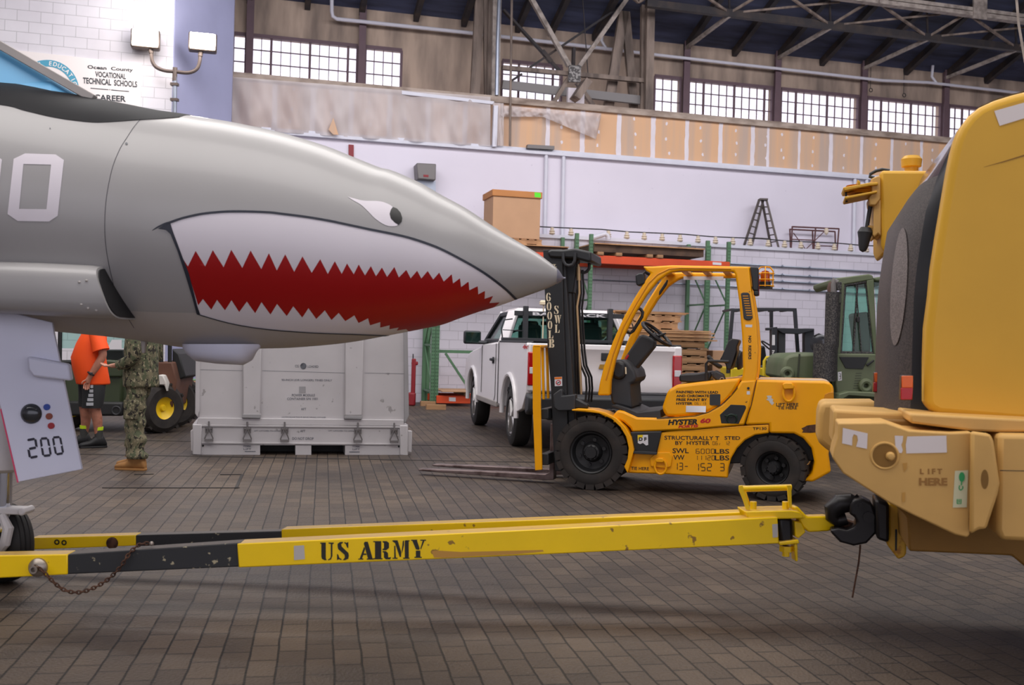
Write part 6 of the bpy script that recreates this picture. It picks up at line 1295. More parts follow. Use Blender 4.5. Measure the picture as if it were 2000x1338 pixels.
# red trolley jack at the wall
q = G(806, 792); j = thing('red_jack', q, 'red upright hand truck against the wall right of the metal container', 'hand truck')
b = MB(); b.box(q+Vector((0, 0, .55)), (.09, .1, .9)); b.box(q+Vector((.02, 0, .9)), (.14, .08, .08)); b.build('frame', 'red_paint', j, bevel=.02); b = MB(); b.box(q+Vector((-.02, -.05, .14)), (.16, .2, .28)); b.build('foot', 'red_paint', j, bevel=.03); b = MB(); b.cyl(q+Vector((-.02, 0, 1.0)), q+Vector((-.02, 0, 1.1)), .012, 8); b.build('handle', 'black_soft', j)
# pallet stack behind the pickup and the forklift
SX = 20.0
def sa(x): return FW.uv(P(x, 680, SX))[:2]
aL, tS = sa(1196); aR, _ = sa(1412); tS -= .05
z = .0; rr = random.Random(4)
lv = ['lowest', 'second', 'third', 'fourth', 'fifth', 'sixth', 'seventh', 'eighth', 'ninth', 'tenth']
for i in range(10):
    dx = rr.uniform(-.04, .05); pallet_at(aL+.15+dx+(.06 if i % 2 else 0), aR-.12+dx+(.1 if i in (7, 4) else 0), tS, tS+1.1, z, 'weathered wooden pallet in the stack behind the pickup, %s from the floor' % lv[i], 'wood', 'pallets stacked behind the pickup', H_=.15); z += .153
for i in range(6):
    dx = rr.uniform(-.05, .06); b = MB(); FW.box(b, aL-.1+dx, aR+dx+(.1 if i == 0 else 0), tS-.03-rr.random()*.05, tS+1.15, z, z+.028); z += .031+rr.random()*.006
    tag(b.build('plywood_sheet', 'ply', smooth=0), 'plywood sheet lying on the pallet stack behind the pickup, %s of six from below' % lv[i].replace('lowest', 'lowest'), 'board', 'plywood sheets on the pallet stack')
pallet_at(aL+.1, aL+1.35, tS, tS+1.0, z, 'pale wooden pallet on top of the plywood sheets', 'ply', H_=.15); z += .152
pallet_at(aL+.0, aL+1.4, tS, tS+1.0, z, 'topmost short pallet tilted slightly on the stack of wood', 'ply', H_=.13, rot=.03); z += .135
for i in range(2):
    b = MB(); c = FW.w(aL+.72+i*.05, tS+.5, z+.02); b.box(c, (1.6, 1.0, .022), Matrix.Rotation(.02+i*.06, 3, 'Z') @ FW.R()); z += .026; tag(b.build('plywood_sheet', 'ply', smooth=0), ('lower' if i == 0 else 'upper')+' of two loose boards topping the wood stack behind the forklift', 'board')
a, t = FW.uv(P(1392, 700, 20.8))[:2]; b = MB(); FW.box(b, a, a+.55, t, t+.5, 0, 1.35); cbx = b.build('cardboard_box', 'carton', bevel=.01); tag(cbx, 'plain brown cardboard carton on end between the wood stack and green uprights', 'box')
b = MB(); FW.box(b, a+.25, a+.45, t-.004, t, 1.15, 1.27); b.build('label_sticker', 'label_white', cbx, smooth=0)
# ladder and scaffold on the roof of the lower block
mat('ladder_metal', (92, 84, 80), .6, metal=.3); mat('scaffold_red', (88, 50, 50), .6, var=.1)
lad = thing('step_ladder', FW.w(aat(1487, 480, .45), .45, ZL), 'dark A-frame ladder standing on the white ledge roof right of the rack', 'ladder')
def lp_(x, y, t): return FW.pt(x, y, t)
b0 = ZL+.005
def onz(x, t): p = FW.pt(x, 480, t); p.z = b0; return p
for rails in (((1453, .15), (1483, 390, .3), (1467, .6), (1491, 390, .4)), ((1507, .6), (1488, 390, .4), (1521, .2), (1497, 391, .33))):
    p0, q0, p1, q1 = onz(*rails[0]), lp_(*rails[1]), onz(*rails[2]), lp_(*rails[3])
    for p, q in ((p0, q0), (p1, q1)): b = MB(); beam(b, p, q, .04, .05); b.build('ladder_rail', 'ladder_metal', lad, smooth=0)
    for k in range(1, 7): f = k/7; b = MB(); b.cyl(p0.lerp(q0, f), p1.lerp(q1, f), .016, 8); b.build('rung', 'ladder_metal', lad)
b = MB(); b.cyl(onz(1467, .6).lerp(lp_(1491, 390, .4), .22), onz(1507, .6).lerp(lp_(1488, 390, .4), .22), .01, 6); b.build('spreader', 'ladder_metal', lad)
b = MB(); b.box(lp_(1490, 390, .4), (.2, .25, .04)); b.build('ladder_cap', 'ladder_metal', lad)
sc = thing('scaffold_frame', FW.w(aat(1590, 485, .5), .5, ZL), 'low rusty red scaffold frame standing on the white ledge roof', 'scaffold')
Z4 = lambda x, y: (1400+x/3.717, 420+y/3.717)
def stick(pts, ts, r=.02):
    b = MB(); b.tube([FW.pt(*Z4(x, y), t) if y is not None else onz(Z4(x, 0)[0], t) for (x, y), t in zip(pts, ts)], r, 8); b.build('scaffold_tube', 'scaffold_red', sc)
stick([(548, 82), (540, None)], [.3, .3]); stick([(530, 100), (537, None)], [.6, .6]); stick([(887, 98), (873, None)], [.3, .3]); stick([(858, 118), (864, None)], [.6, .6]); stick([(717, 97), (705, None)], [.3, .3]); stick([(695, 115), (700, None)], [.6, .6])
stick([(548, 85), (887, 100)], [.3, .3]); stick([(532, 104), (858, 120)], [.6, .6]); stick([(548, 176), (716, 184)], [.3, .3], .014); stick([(708, 222), (864, 228)], [.4, .6], .014); stick([(556, 130), (645, 250)], [.3, .3], .012); stick([(645, 250), (782, 118)], [.3, .3], .012)
b = MB(); b.lathe(FW.pt(*Z4(795, 118), .28), (0, 0, 1), [(-.1, .01), (-.05, .05), (.05, .06), (.08, .03)], 10); tag(b.build('hanging_rag', 'cream'), 'pale rag hanging on the top rail of the scaffold frame', 'rag')
# white gutter elbow on the ledge
b = MB(); b.tube([FW.pt(x, y, -.25) for x, y in ((1156, 465), (1172, 460), (1182, 457), (1187, 461), (1188, 468))], .06, 12); tag(b.build('gutter_elbow', 'white_trim'), 'short white gutter elbow on the ledge beside the rack upright', 'pipe')
# ============================================================ twin work light on the corner
corner = FW.pt(342, 180, TLF-.12)
wl = thing('work_light', corner, 'twin floodlight on a curved bracket at the corner of the white block wall, glowing', 'lamp')
TLm = TLF-.25
m1 = mat('lamp_metal', (96, 84, 78), .45, metal=.5); emis('lamp_glow', (255, 244, 232), 60)
b = MB(); b.tube([FW.pt(x, y, TLm) for x, y in ((343, 150), (342, 152), (341, 218), (340, 260))], .04, 10); b.build('mounting_pipe', 'galvanised', wl)
b = MB(); b.tube([FW.pt(x, y, TLm) for x, y in spline([(296, 100), (297, 118), (305, 131), (322, 138), (343, 140), (368, 142), (384, 135), (390, 120), (391, 102)], 4)], .035, 10); b.tube([FW.pt(342, 132, TLm), FW.pt(341, 158, TLm)], .045, 10); b.build('curved_bracket', 'lamp_metal', wl)
for x, y in ((284, 76), (396, 82)):
    c = FW.pt(x, y, TLm-.05); b = MB(); FW.box(b, *[FW.uv(c)[0]+s for s in (-.26, .26)], TLm-.1, TLm+.12, c.z-.18, c.z+.17); hd = b.build('lamp_head', 'lamp_metal', wl, bevel=.03)
    b = MB(); FW.box(b, *[FW.uv(c)[0]+s for s in (-.23, .23)], TLm-.13, TLm-.1, c.z-.15, c.z+.15); b.build('lamp_lens', 'lamp_glow', hd, bevel=.02)
    b = MB(); b.cyl(FW.pt(x+(8 if x < 340 else -3), y+14, TLm), FW.pt(x+(12 if x < 340 else -5), y+28, TLm), .045, 10); b.build('lamp_neck', 'lamp_metal', hd)
    l = bpy.data.lights.new('lamp', 'POINT'); l.energy = 38; l.color = (1, .93, .86); l.shadow_soft_size = .2; o = bpy.data.objects.new('lamp', l); COL.objects.link(o); o.parent = wl; o.location = c-FW.n*.22-worldpos(wl)
for y in (165, 195): b = MB(); b.box(FW.pt(341, y, TLm), (.14, .1, .05)); b.build('pipe_clamp', 'lamp_metal', wl)
# hanging rope at top right
b = MB(); b.tube([P(1983, -30, 9), P(1990, 50, 9), P(2003, 125, 9), P(2012, 170, 9)], .012, 6); tag(b.build('hanging_rope', 'pale_steel'), 'thin pale rope hanging down at the far top right', 'rope')
# floor hatch and grooves
mat('hatch_steel', (34, 29, 27), .6)
b = MB()
for (x0, y0), (x1, y1) in (((200, 953), (468, 953)), ((430, 927), (473, 927)), ((473, 927), (461, 954)), ((262, 927), (300, 926))):
    p, q = G(x0, y0, .002), G(x1, y1, .002); n_ = (q-p).cross(Vector((0, 0, 1))).normalized()*.014; b.prism([p+n_, q+n_, q-n_, p-n_], (0, 0, .004))
tag(b.build('floor_hatch', 'hatch_steel', smooth=0), 'dark metal edge of a paved floor hatch in front of the camouflage boots', 'hatch')
for i, (x, y) in enumerate(((930, 871.5), (700, 897))):
    p = G(x, y, .001); d = Vector((1, .10 if i == 0 else .08, 0)); n_ = Vector((-.1, 1, 0))*.02; b = MB(); b.prism([p-d*7+n_, p+d*3+n_, p+d*3-n_, p-d*7-n_], (0, 0, .003)); o = b.build('trim_floor_groove_%d' % (i+1), 'hatch_steel', smooth=0); o['kind'] = 'structure'
# ============================================================ the dark caged forklift behind
mat('cage_black', (38, 39, 46), .5, var=.1); mat('old_yellow', (206, 178, 20), .5, var=.08)
FB = Fr(P(1500, 700, 16.5), -.05)
def Z4l(*q): return [Z4(x, y) for x, y in q]
def gen(root, fr):
    def f(nm, px, t0, t1, m, bev=.008, **k):
        b = MB(); fr.prism(b, px, t0, t1); return b.build(nm, m, root, bevel=bev, **k)
    return f
df = thing('forklift', FB.w(0, .5, 0), 'dark older forklift with black overhead cage behind the bright yellow forklift', 'forklift')
g_ = gen(df, FB)
for t in (0, 1.0):
    g_('cage_rail', Z4l((105, 680), (280, 672), (580, 676), (582, 700), (280, 696), (105, 702)), t, t+.06, 'cage_black')
    g_('cage_post', Z4l((105, 690), (130, 690), (112, 900), (95, 1150), (70, 1150), (86, 900)), t, t+.06, 'cage_black'); g_('cage_post', Z4l((556, 690), (582, 690), (604, 1010), (580, 1010)), t, t+.06, 'cage_black')
g_('cage_post', Z4l((386, 690), (410, 690), (410, 1000), (390, 1000)), .5, .56, 'cage_black')
b = MB()
for i in range(6): q = FB.pt(*Z4(120+i*88, 684), .03); b.box(q+FB.n*.5, (.05, 1.0, .03), FB.R())
b.build('cage_roof_bars', 'cage_black', df, smooth=0)
mp_ = g_('mast_post', Z4l((400, 815), (440, 812), (440, 1180), (400, 1180)), -.3, -.1, 'cage_black'); g_('mast_post', Z4l((446, 820), (500, 820), (497, 1180), (446, 1180)), -.2, .0, 'lift_grey'); g_('mast_post', Z4l((640, 822), (708, 824), (706, 990), (640, 1180)), -.2, .0, 'cage_black'); g_('mast_crossbar', Z4l((364, 818), (706, 826), (706, 838), (600, 865), (480, 860), (440, 835), (364, 838)), -.25, -.1, 'cage_black')
decal('mast_label', [Z4l((402, 870), (422, 870), (422, 945), (400, 945))], bvh([mp_]), 'label_white', df)
g_('body', Z4l((100, 1110), (390, 1110), (390, 1180), (480, 1180), (620, 1190), (640, 1400), (100, 1400)), 0, 1.1, 'old_yellow', .02); g_('seat_back', Z4l((300, 950), (350, 948), (372, 1100), (300, 1110)), .3, .8, 'seat_black', .03); g_('seat_cushion', Z4l((300, 1090), (400, 1090), (390, 1120), (300, 1120)), .2, .85, 'seat_black', .03)
b = MB(); b.tube([FB.pt(*Z4(x, y), -.4) for x, y in ((340, 1170), (345, 1060), (360, 1035), (420, 1032), (490, 1030))], .025, 8); b.tube([FB.pt(*Z4(x, y), -.4) for x, y in ((418, 1180), (424, 1040))], .03, 8); b.build('hand_rail', 'old_yellow', df)
b = MB(); b.torus(FB.pt(*Z4(390, 965), .5), (.6, 0, .8), .18, .014, 24, 6); b.build('steering_wheel', 'seat_black', df)
g_('tank', Z4l((130, 985), (180, 978), (185, 1110), (130, 1110)), .2, .9, 'lift_grey', .04)
for a in (-.65, .65):
    for t in (.0, .95): b = MB(); b.lathe(FB.w(a, t, .33), FB.n, [(0, .15), (0, .28), (.03, .33), (.15, .33), (.18, .28), (.18, .15)], 28); b.build('wheel', 'rubber', df)
vs, fs = text_mesh('hr 60', .03); a1_ = max(v.x for v in vs); c1_m = max(v.y for v in vs); b = MB(); tq = bvh([mp_])
for f in fs:
    pts = [cast(tq, 1400/1+(402+vs[i].y/c1_m*18)/3.717, 420+(980+vs[i].x/a1_*110)/3.717, .003) for i in f]
    if all(pts): b._add(pts, [tuple(range(len(pts)))])
b.build('mast_lettering', 'label_white', df, smooth=0)
# ============================================================ the olive rough-terrain forklift
mat('olive', (92, 100, 74), .6, var=.08, scale=2, c2=(78, 92, 62)); mat('olive_dark', (58, 62, 48), .6); mat('mesh_black', (34, 32, 34), .6, c2=(80, 76, 72), scale=70, thresh=(.5, .55)); mat('rust_cap', (92, 66, 58), .8)
FO = Fr(P(1640, 700, 13.2), -.10)
ol = thing('forklift', FO.w(.3, 1, 0), 'olive green military forklift with glazed cab and mesh-guarded exhaust beside the crane', 'forklift')
g_ = gen(ol, FO)
hd_ = g_('engine_hood', Z4l((478, 1100), (490, 1050), (515, 1020), (560, 1008), (740, 1000), (820, 1002), (840, 1230), (780, 1215), (470, 1190)), .1, 1.6, 'olive', .04)
hy = bvh([hd_])
texts('hood_lettering', [('HYSTER', Z4(697, 0)[0], Z4(0, 1085)[1], Z4(830, 0)[0], Z4(0, 1128)[1])], hy, 'olive_dark', ol, bold=.03, off=.005)
b = MB(); b.tube([FO.pt(*Z4(600, 1008), .095), FO.pt(*Z4(588, 1180), .095)], .012, 6); b.build('hood_seam', 'olive_dark', ol)
b = MB(); b.torus(FO.pt(*Z4(512, 1152), .06), FO.n, .06, .035, 20, 8); b.build('lifting_eye', 'olive', ol); b = MB(); b.torus(FO.pt(*Z4(1083, 1240), -.1), FO.n, .06, .035, 20, 8); b.build('lifting_eye', 'olive', ol)
# cab built from a frame and panes
g_('cab_frame', Z4l((868, 458), (1105, 428), (1135, 440), (1140, 470), (1085, 478), (925, 505), (895, 520), (868, 490)), -.05, 1.5, 'olive', .015)
for t in (-.05, 1.4):
    g_('cab_post', Z4l((905, 500), (928, 500), (900, 1010), (862, 1010)), t, t+.1, 'olive', .01); g_('cab_post', Z4l((1088, 475), (1140, 465), (1165, 1010), (1142, 1010)), t, t+.1, 'olive', .01)
g_('cab_base', Z4l((862, 1005), (1165, 1008), (1165, 1200), (1190, 1230), (1190, 1330), (880, 1345), (858, 1230)), -.06, 1.5, 'olive', .02)
g_('side_pane', Z4l((925, 508), (1090, 482), (1142, 1008), (896, 1003)), .0, .01, 'cab_glass', 0, smooth=0); g_('side_pane', Z4l((925, 508), (1090, 482), (1142, 1008), (896, 1003)), 1.45, 1.46, 'cab_glass', 0, smooth=0)
b = MB(); 
for a, c in (((922, 508), (1088, 480)), ((1090, 482), (1143, 1008)), ((1143, 1008), (893, 1003)), ((893, 1003), (925, 508))): b.tube([FO.pt(*Z4(*a), -.01), FO.pt(*Z4(*c), -.01)], .028, 6)
b.tube([FO.pt(*Z4(1022, 495), -.01), FO.pt(*Z4(990, 1000), -.01)], .014, 6); b.tube([FO.pt(*Z4(1010, 500), -.03), FO.pt(*Z4(1050, 1000), -.03)], .008, 6); b.build('window_seal', 'mesh_black', ol)
g_('window_latch', Z4l((1014, 740), (1040, 740), (1040, 778), (1018, 778)), -.06, -.0, 'black_soft', .006)
g_('lower_pane', Z4l((890, 1030), (1105, 1032), (1075, 1090), (1060, 1118), (960, 1115), (935, 1112)), -.075, -.06, 'interior', .003)
g_('door_handle', Z4l((1086, 1085), (1140, 1050), (1146, 1060), (1095, 1100)), -.1, -.07, 'black_soft', .006); g_('cab_back_pane', Z4l((1142, 480), (1200, 480), (1200, 760), (1165, 760)), .2, .21, 'cab_glass', 0, smooth=0); g_('seat_back', Z4l((1010, 710), (1110, 700), (1125, 1000), (1050, 1000)), .5, 1.0, 'olive_dark', .04)
g_('rear_roof', Z4l((1135, 455), (1240, 440), (1300, 470), (1300, 490), (1150, 480)), .1, 1.4, 'olive', .02)
ob_ = bvh([o for o in ol.children if o.name.startswith('cab_base')])
decal('louver', [strip([Z4(1008-i*3, 1150+i*18), Z4(1052-i*3, 1148+i*18)], 1.3) for i in range(7)], ob_, 'olive_dark', ol, off=.003)
decal('clearance_label', [Z4l((878, 1140), (905, 1136), (908, 1200), (880, 1205))], ob_, 'label_white', ol, off=.003); decal('clearance_symbol', [strip([Z4(886, 1150), Z4(899, 1150), Z4(899, 1192), Z4(887, 1192)], 1.2), strip([Z4(887, 1170), Z4(899, 1170)], 1)], ob_, 'ink', ol, off=.006)
# fender, body, wheels
g_('fender', Z4l((880, 1338), (890, 1300), (960, 1282), (1160, 1290), (1215, 1310), (1215, 1330), (1160, 1325), (960, 1310), (905, 1345)), -.35, .6, 'olive', .01)
g_('lower_body', Z4l((470, 1190), (880, 1230), (1300, 1300), (1300, 1560), (500, 1560)), .4, 1.5, 'olive_dark', .02)
for a in (-.9, 1.1):
    for t in (-.25, 1.25): b = MB(); b.lathe(FO.w(a, t, .52), FO.n, [(0, .25), (0, .42), (.06, .52), (.36, .52), (.42, .42), (.42, .25)], 36); b.build('wheel', 'rubber', ol)
b = MB(); b.cyl(FO.pt(*Z4(840, 560), -.1), FO.pt(*Z4(822, 1200), -.1), .085, 18); b.build('exhaust_guard', 'mesh_black', ol)
b = MB(); b.cyl(FO.pt(*Z4(876, 560), -.05), FO.pt(*Z4(856, 960), -.05), .05, 14); b.build('exhaust_guard', 'mesh_black', ol)
b = MB(); b.cyl(FO.pt(*Z4(785, 935), -.15), FO.pt(*Z4(778, 1205), -.15), .14, 20); b.build('muffler_guard', 'mesh_black', ol)
b = MB(); b.tube([FO.pt(*Z4(x, y), -.1) for x, y in ((846, 570), (848, 500), (855, 475), (868, 490))], .045, 12); b.build('exhaust_pipe', 'grey_box', ol); g_('rain_cap', Z4l((825, 485), (838, 482), (836, 580), (818, 565), (812, 530)), -.12, -.0, 'rust_cap', .008)
g_('mirror_bracket', Z4l((870, 485), (908, 485), (906, 545), (875, 545)), -.15, -.05, 'mesh_black', .006); g_('mirror_bracket', Z4l((862, 580), (905, 575), (905, 640), (860, 640)), -.12, -.05, 'olive_dark', .006)
b = MB(); c = FO.pt(*Z4(748, 935), .1); b.lathe(c, (-.5, -1, 0), [(-.08, .03), (-.05, .1), (.02, .125), (.03, .1), (.035, .01)], 20); b.build('head_lamp', 'lens', ol); b = MB(); b.tube([FO.pt(*Z4(x, y), .1) for x, y in ((706, 880), (740, 866), (775, 880), (795, 920), (790, 980))], .014, 6); b.build('lamp_guard', 'black_soft', ol)
# ============================================================ green utility vehicle behind the people
mat('gator_green', (52, 62, 40), .5, var=.06); mat('gator_yellow', (226, 190, 20), .45); mat('rust_panel', (92, 58, 42), .7, var=.15); mat('gator_dark', (26, 27, 28), .6)
FG = Fr(P(250, 780, 14.3), .12)
Z1 = lambda x, y: (x/4.46, 640+y/4.46)
gt = thing('utility_vehicle', FG.w(0, .7, 0), 'dark green utility vehicle with yellow wheel hubs and roll cage behind the two people', 'utility vehicle')
g_ = gen(gt, FG); Zl1 = lambda *q: [Z1(x, y) for x, y in q]
g_('front_body', Zl1((560, 300), (600, 290), (1050, 300), (1060, 330), (1060, 680), (1000, 700), (560, 700)), 0, 1.4, 'gator_green', .03)
g_('hood_top', Zl1((880, 300), (900, 280), (1040, 290), (1060, 340), (1060, 430), (880, 430)), -.05, .6, 'gator_green', .05, bseg=3)
g_('front_bumper', Zl1((560, 640), (1070, 650), (1070, 770), (560, 770)), -.1, .1, 'gator_dark', .03)
b = MB(); c = FG.pt(*Z1(1012, 722), -.1); b.torus(c, FG.n, .055, .012, 24, 8); b.build('tow_ring', 'lift_grey', gt)
g_('dash_panel', Zl1((880, 190), (1080, 190), (1080, 290), (880, 290)), .2, .3, 'gator_dark', .02); g_('seat_cover', Zl1((870, 200), (910, 200), (945, 225), (950, 250), (880, 250)), .5, .9, 'gator_yellow', .03)
g_('bed_panel', Zl1((1350, 300), (1500, 300), (1540, 460), (1500, 700), (1400, 560), (1360, 540)), .05, 1.3, 'rust_panel', .02)
g_('rear_body', Zl1((1060, 330), (1360, 330), (1360, 640), (1060, 680)), .1, 1.3, 'gator_green', .02); g_('rear_fender', Zl1((1380, 410), (1420, 415), (1450, 480), (1450, 560), (1430, 500), (1370, 500)), -.15, .1, 'skin_patch', .02)
b = MB()
for x, t in ((520, 0), (520, 1.3), (1405, .1), (1405, 1.3), (1480, .1), (1480, 1.3)): b.tube([FG.pt(*Z1(x, 320), t), FG.pt(*Z1(x+(4 if x < 1000 else 0), 20), t), FG.pt(*Z1(x+8, -60), t)], .03, 8)
for t in (0, 1.3): b.tube([FG.pt(*Z1(520, -50), t), FG.pt(*Z1(1485, -50), t)], .03, 8)
b.tube([FG.pt(*Z1(524, -50), 0), FG.pt(*Z1(524, -50), 1.3)], .03, 8); b.tube([FG.pt(*Z1(1485, -50), 0), FG.pt(*Z1(1485, -50), 1.3)], .03, 8); b.tube([FG.pt(*Z1(524, 300), 0), FG.pt(*Z1(860, 300), 0)], .03, 8)
b.build('roll_cage', 'gator_dark', gt)
g_('windshield', Zl1((530, 10), (1400, 10), (1400, 180), (530, 180)), .02, .03, 'truck_glass', 0, smooth=0)
g_('paper_notice', Zl1((975, 105), (1060, 105), (1060, 185), (930, 185)), .0, .012, 'label_white', 0, smooth=0)
mat('hub_yellow', (230, 190, 20), .4)
def gwheel(x, y, t, R, W_):
    c = FG.pt(*Z1(x, y), t); ax = (FG.n*1.0-FG.a*1.3).normalized(); ax = Vector((-.85, .55, 0)).normalized(); c.z = R
    b = MB(); b.lathe(c, ax, [(0, R*.45), (-.01, R*.8), (.03, R*.97), (.06, R), (W_-.06, R), (W_-.03, R*.97), (W_, R*.8), (W_-.01, R*.45)], 32, 'ring'); w = b.build('wheel', 'tyre_dusty', gt)
    b = MB(); u = Vector((0, 0, 1)); v = ax.cross(u)
    for k in range(18):
        a = 2*pi*k/18; d = u*cos(a)+v*sin(a); tt = ax.cross(d); M = Matrix((tt, ax, d)).transposed(); b.box(c+d*R*.99+ax*W_*(.3 if k % 2 else .7), (.05, W_*.5, .03), M)
    b.build('tread', 'tyre_dusty', w, smooth=0); b = MB(); b.lathe(c, ax, [(.01, R*.46), (.03, R*.4), (.06, R*.15), (.03, R*.1), (.03, .002)], 24, None); b.build('wheel_hub', 'hub_yellow', w)
gwheel(1440, 740, -.05, .35, .26); gwheel(1560, 660, .9, .36, .24); gwheel(1610, 650, 1.6, .36, .24); gwheel(640, 740, .25, .33, .24)
g_('dump_box', Zl1((1500, 180), (1560, 230), (1620, 430), (1520, 470), (1500, 300)), .3, 1.4, 'gator_dark', .02)
# low orange shelf and crates between the vehicle and the container
b = MB(); q0, q1 = P(362, 775, 17), P(386, 775, 17); b.box((q0+q1)/2+Vector((0, .3, 0)), (.5, .8, .12)); sh_ = b.build('orange_shelf', 'rack_orange', smooth=0); tag(sh_, 'low orange shelf between the utility vehicle and the metal container', 'shelf')
for dx in (-.2, .2): b = MB(); z1_ = q0.z-.06; b.box(Vector(((q0.x+q1.x)/2+dx, q0.y+.3, z1_/2)), (.05, .7, z1_)); b.build('shelf_leg', 'gator_dark', sh_, smooth=0)
b = MB(); b.box((q0+q1)/2+Vector((0, .3, .16)), (.45, .7, .18)); tag(b.build('wooden_crate', 'wood', smooth=0), 'small wooden crate on the low orange shelf', 'crate')
b = MB(); c = (q0+q1)/2+Vector((.05, .1, .28)); c.z += .05; b.torus(c, (0, -.3, 1), .16, .016, 24, 6); mat('hose_green', (120, 170, 120), .5); tag(b.build('garden_hose', 'hose_green'), 'pale green coiled hose on the wooden crate beside the container', 'hose')
# ============================================================ people
mat('skin', (196, 140, 118), .55, var=.05, scale=12); mat('skin_tan', (170, 112, 90), .55, var=.2, scale=22); mat('shirt_orange', (255, 84, 14), .7, var=.04, scale=3, bump=.3, bscale=6); mat('shorts_dark', (34, 36, 38), .75, bump=.3, bscale=8); mat('short_stripe', (170, 172, 178), .6); mat('neon', (205, 235, 30), .6); mat('sock_grey', (62, 62, 60), .8); mat('shoe_black', (24, 24, 26), .6); mat('boot_tan', (158, 112, 62), .75, var=.12, scale=14); mat('hair_dark', (44, 34, 28), .8); mat('eye_white', (230, 230, 230), .3)
m = bpy.data.materials.new('camouflage'); m.use_nodes = True; MATS['camouflage'] = m; N = m.node_tree.nodes; L = m.node_tree.links; b_ = N['Principled BSDF']; b_.inputs['Roughness'].default_value = .85
tc = N.new('ShaderNodeTexCoord'); prev = None
for sc_, th, col in ((13, .50, (122, 114, 90)), (17, .54, (84, 90, 66)), (25, .57, (44, 40, 34)), (40, .62, (158, 148, 120))):
    n = N.new('ShaderNodeTexNoise'); n.inputs['Scale'].default_value = sc_; n.inputs['Detail'].default_value = 3; mp = N.new('ShaderNodeMapping'); mp.inputs['Location'].default_value = (sc_, 0, 0); mp.inputs['Scale'].default_value = (1, 1, .8); L.new(tc.outputs['Object'], mp.inputs[0]); L.new(mp.outputs[0], n.inputs['Vector'])
    r = N.new('ShaderNodeValToRGB'); r.color_ramp.interpolation = 'CONSTANT'; r.color_ramp.elements[0].color = (0, 0, 0, 1); r.color_ramp.elements[1].position = th; r.color_ramp.elements[1].color = (1, 1, 1, 1); L.new(n.outputs[0], r.inputs[0])
    mx = N.new('ShaderNodeMixRGB'); L.new(r.outputs[0], mx.inputs[0]); mx.inputs[2].default_value = rgb(col)
    if prev: L.new(prev, mx.inputs[1])
    else: mx.inputs[1].default_value = rgb((102, 98, 76))
    prev = mx.outputs[0]
L.new(prev, b_.inputs['Base Color'])
class Body:
    def __init__(s, base, ang): s.o = Vector(base); s.f = Vector((cos(ang), sin(ang), 0)); s.s = Vector((-sin(ang), cos(ang), 0))
    def p(s, x, y, z): return s.o+s.f*x+s.s*y+Vector((0, 0, z))
    def rings(s, lst, n=20, e=1.0):
        """lst: (x, y, z, half depth, half width)"""
        return [[s.p(x+rx*cos(a), y+ry*sin(a), z) for a in [2*pi*i/n for i in range(n)]] for x, y, z, rx, ry in lst]
def skinmesh(name, B, joints, edges, m, parent):
    me = bpy.data.meshes.new(name); off = worldpos(parent); ks = list(joints)
    me.from_pydata([B.p(*joints[k][:3])-off for k in ks], [(ks.index(a), ks.index(c)) for a, c in edges], []); me.materials.append(MATS[m])
    o = bpy.data.objects.new(name, me); COL.objects.link(o); o.parent = parent
    md = o.modifiers.new('skin', 'SKIN'); md.use_smooth_shade = True; md.branch_smoothing = .4
    sv = me.skin_vertices[0].data
    for i, k in enumerate(ks): r = joints[k][3]; sv[i].radius = (r, joints[k][4] if len(joints[k]) > 4 else r); sv[i].use_root = (i == 0)
    s2 = o.modifiers.new('sub', 'SUBSURF'); s2.levels = 2; s2.render_levels = 2; return o
def hand(J, E, w, side, pts):
    """fingers branch from the palm w; pts gives finger directions"""
    pass
def person(base, ang, label, J, E, m):
    root = thing('person', base, label, 'person'); B = Body(base, ang); o = skinmesh('body', B, J, E, m, root); return root, B, o
def hand_joints(J, E, pre, c, d, up, curl=.3):
    """palm centre c, hand direction d, palm normal up; all in body space"""
    c, d, up = Vector(c), Vector(d).normalized(), Vector(up).normalized(); s_ = d.cross(up)
    J[pre+'palm'] = (*(c), .034, .02); E.append((pre+'wrist', pre+'palm'))
    for i, (o, ln) in enumerate(((-.03, .07), (-.01, .08), (.01, .075), (.028, .06))):
        b0 = c+d*.045+s_*o; b1 = b0+(d*cos(curl)-up*sin(curl))*ln*.55; b2 = b1+(d*cos(curl*2.4)-up*sin(curl*2.4))*ln*.5
        for j_, q in enumerate((b0, b1, b2)): J[f'{pre}f{i}{j_}'] = (*q, .0095-.001*j_)
        E += [(pre+'palm', f'{pre}f{i}0'), (f'{pre}f{i}0', f'{pre}f{i}1'), (f'{pre}f{i}1', f'{pre}f{i}2')]
    t0 = c-s_*.03; t1 = t0-s_*.025+d*.025; t2 = t1+d*.03-s_*.006
    J[pre+'t0'] = (*t0, .012); J[pre+'t1'] = (*t1, .0105); J[pre+'t2'] = (*t2, .009); E += [(pre+'palm', pre+'t0'), (pre+'t0', pre+'t1'), (pre+'t1', pre+'t2')]
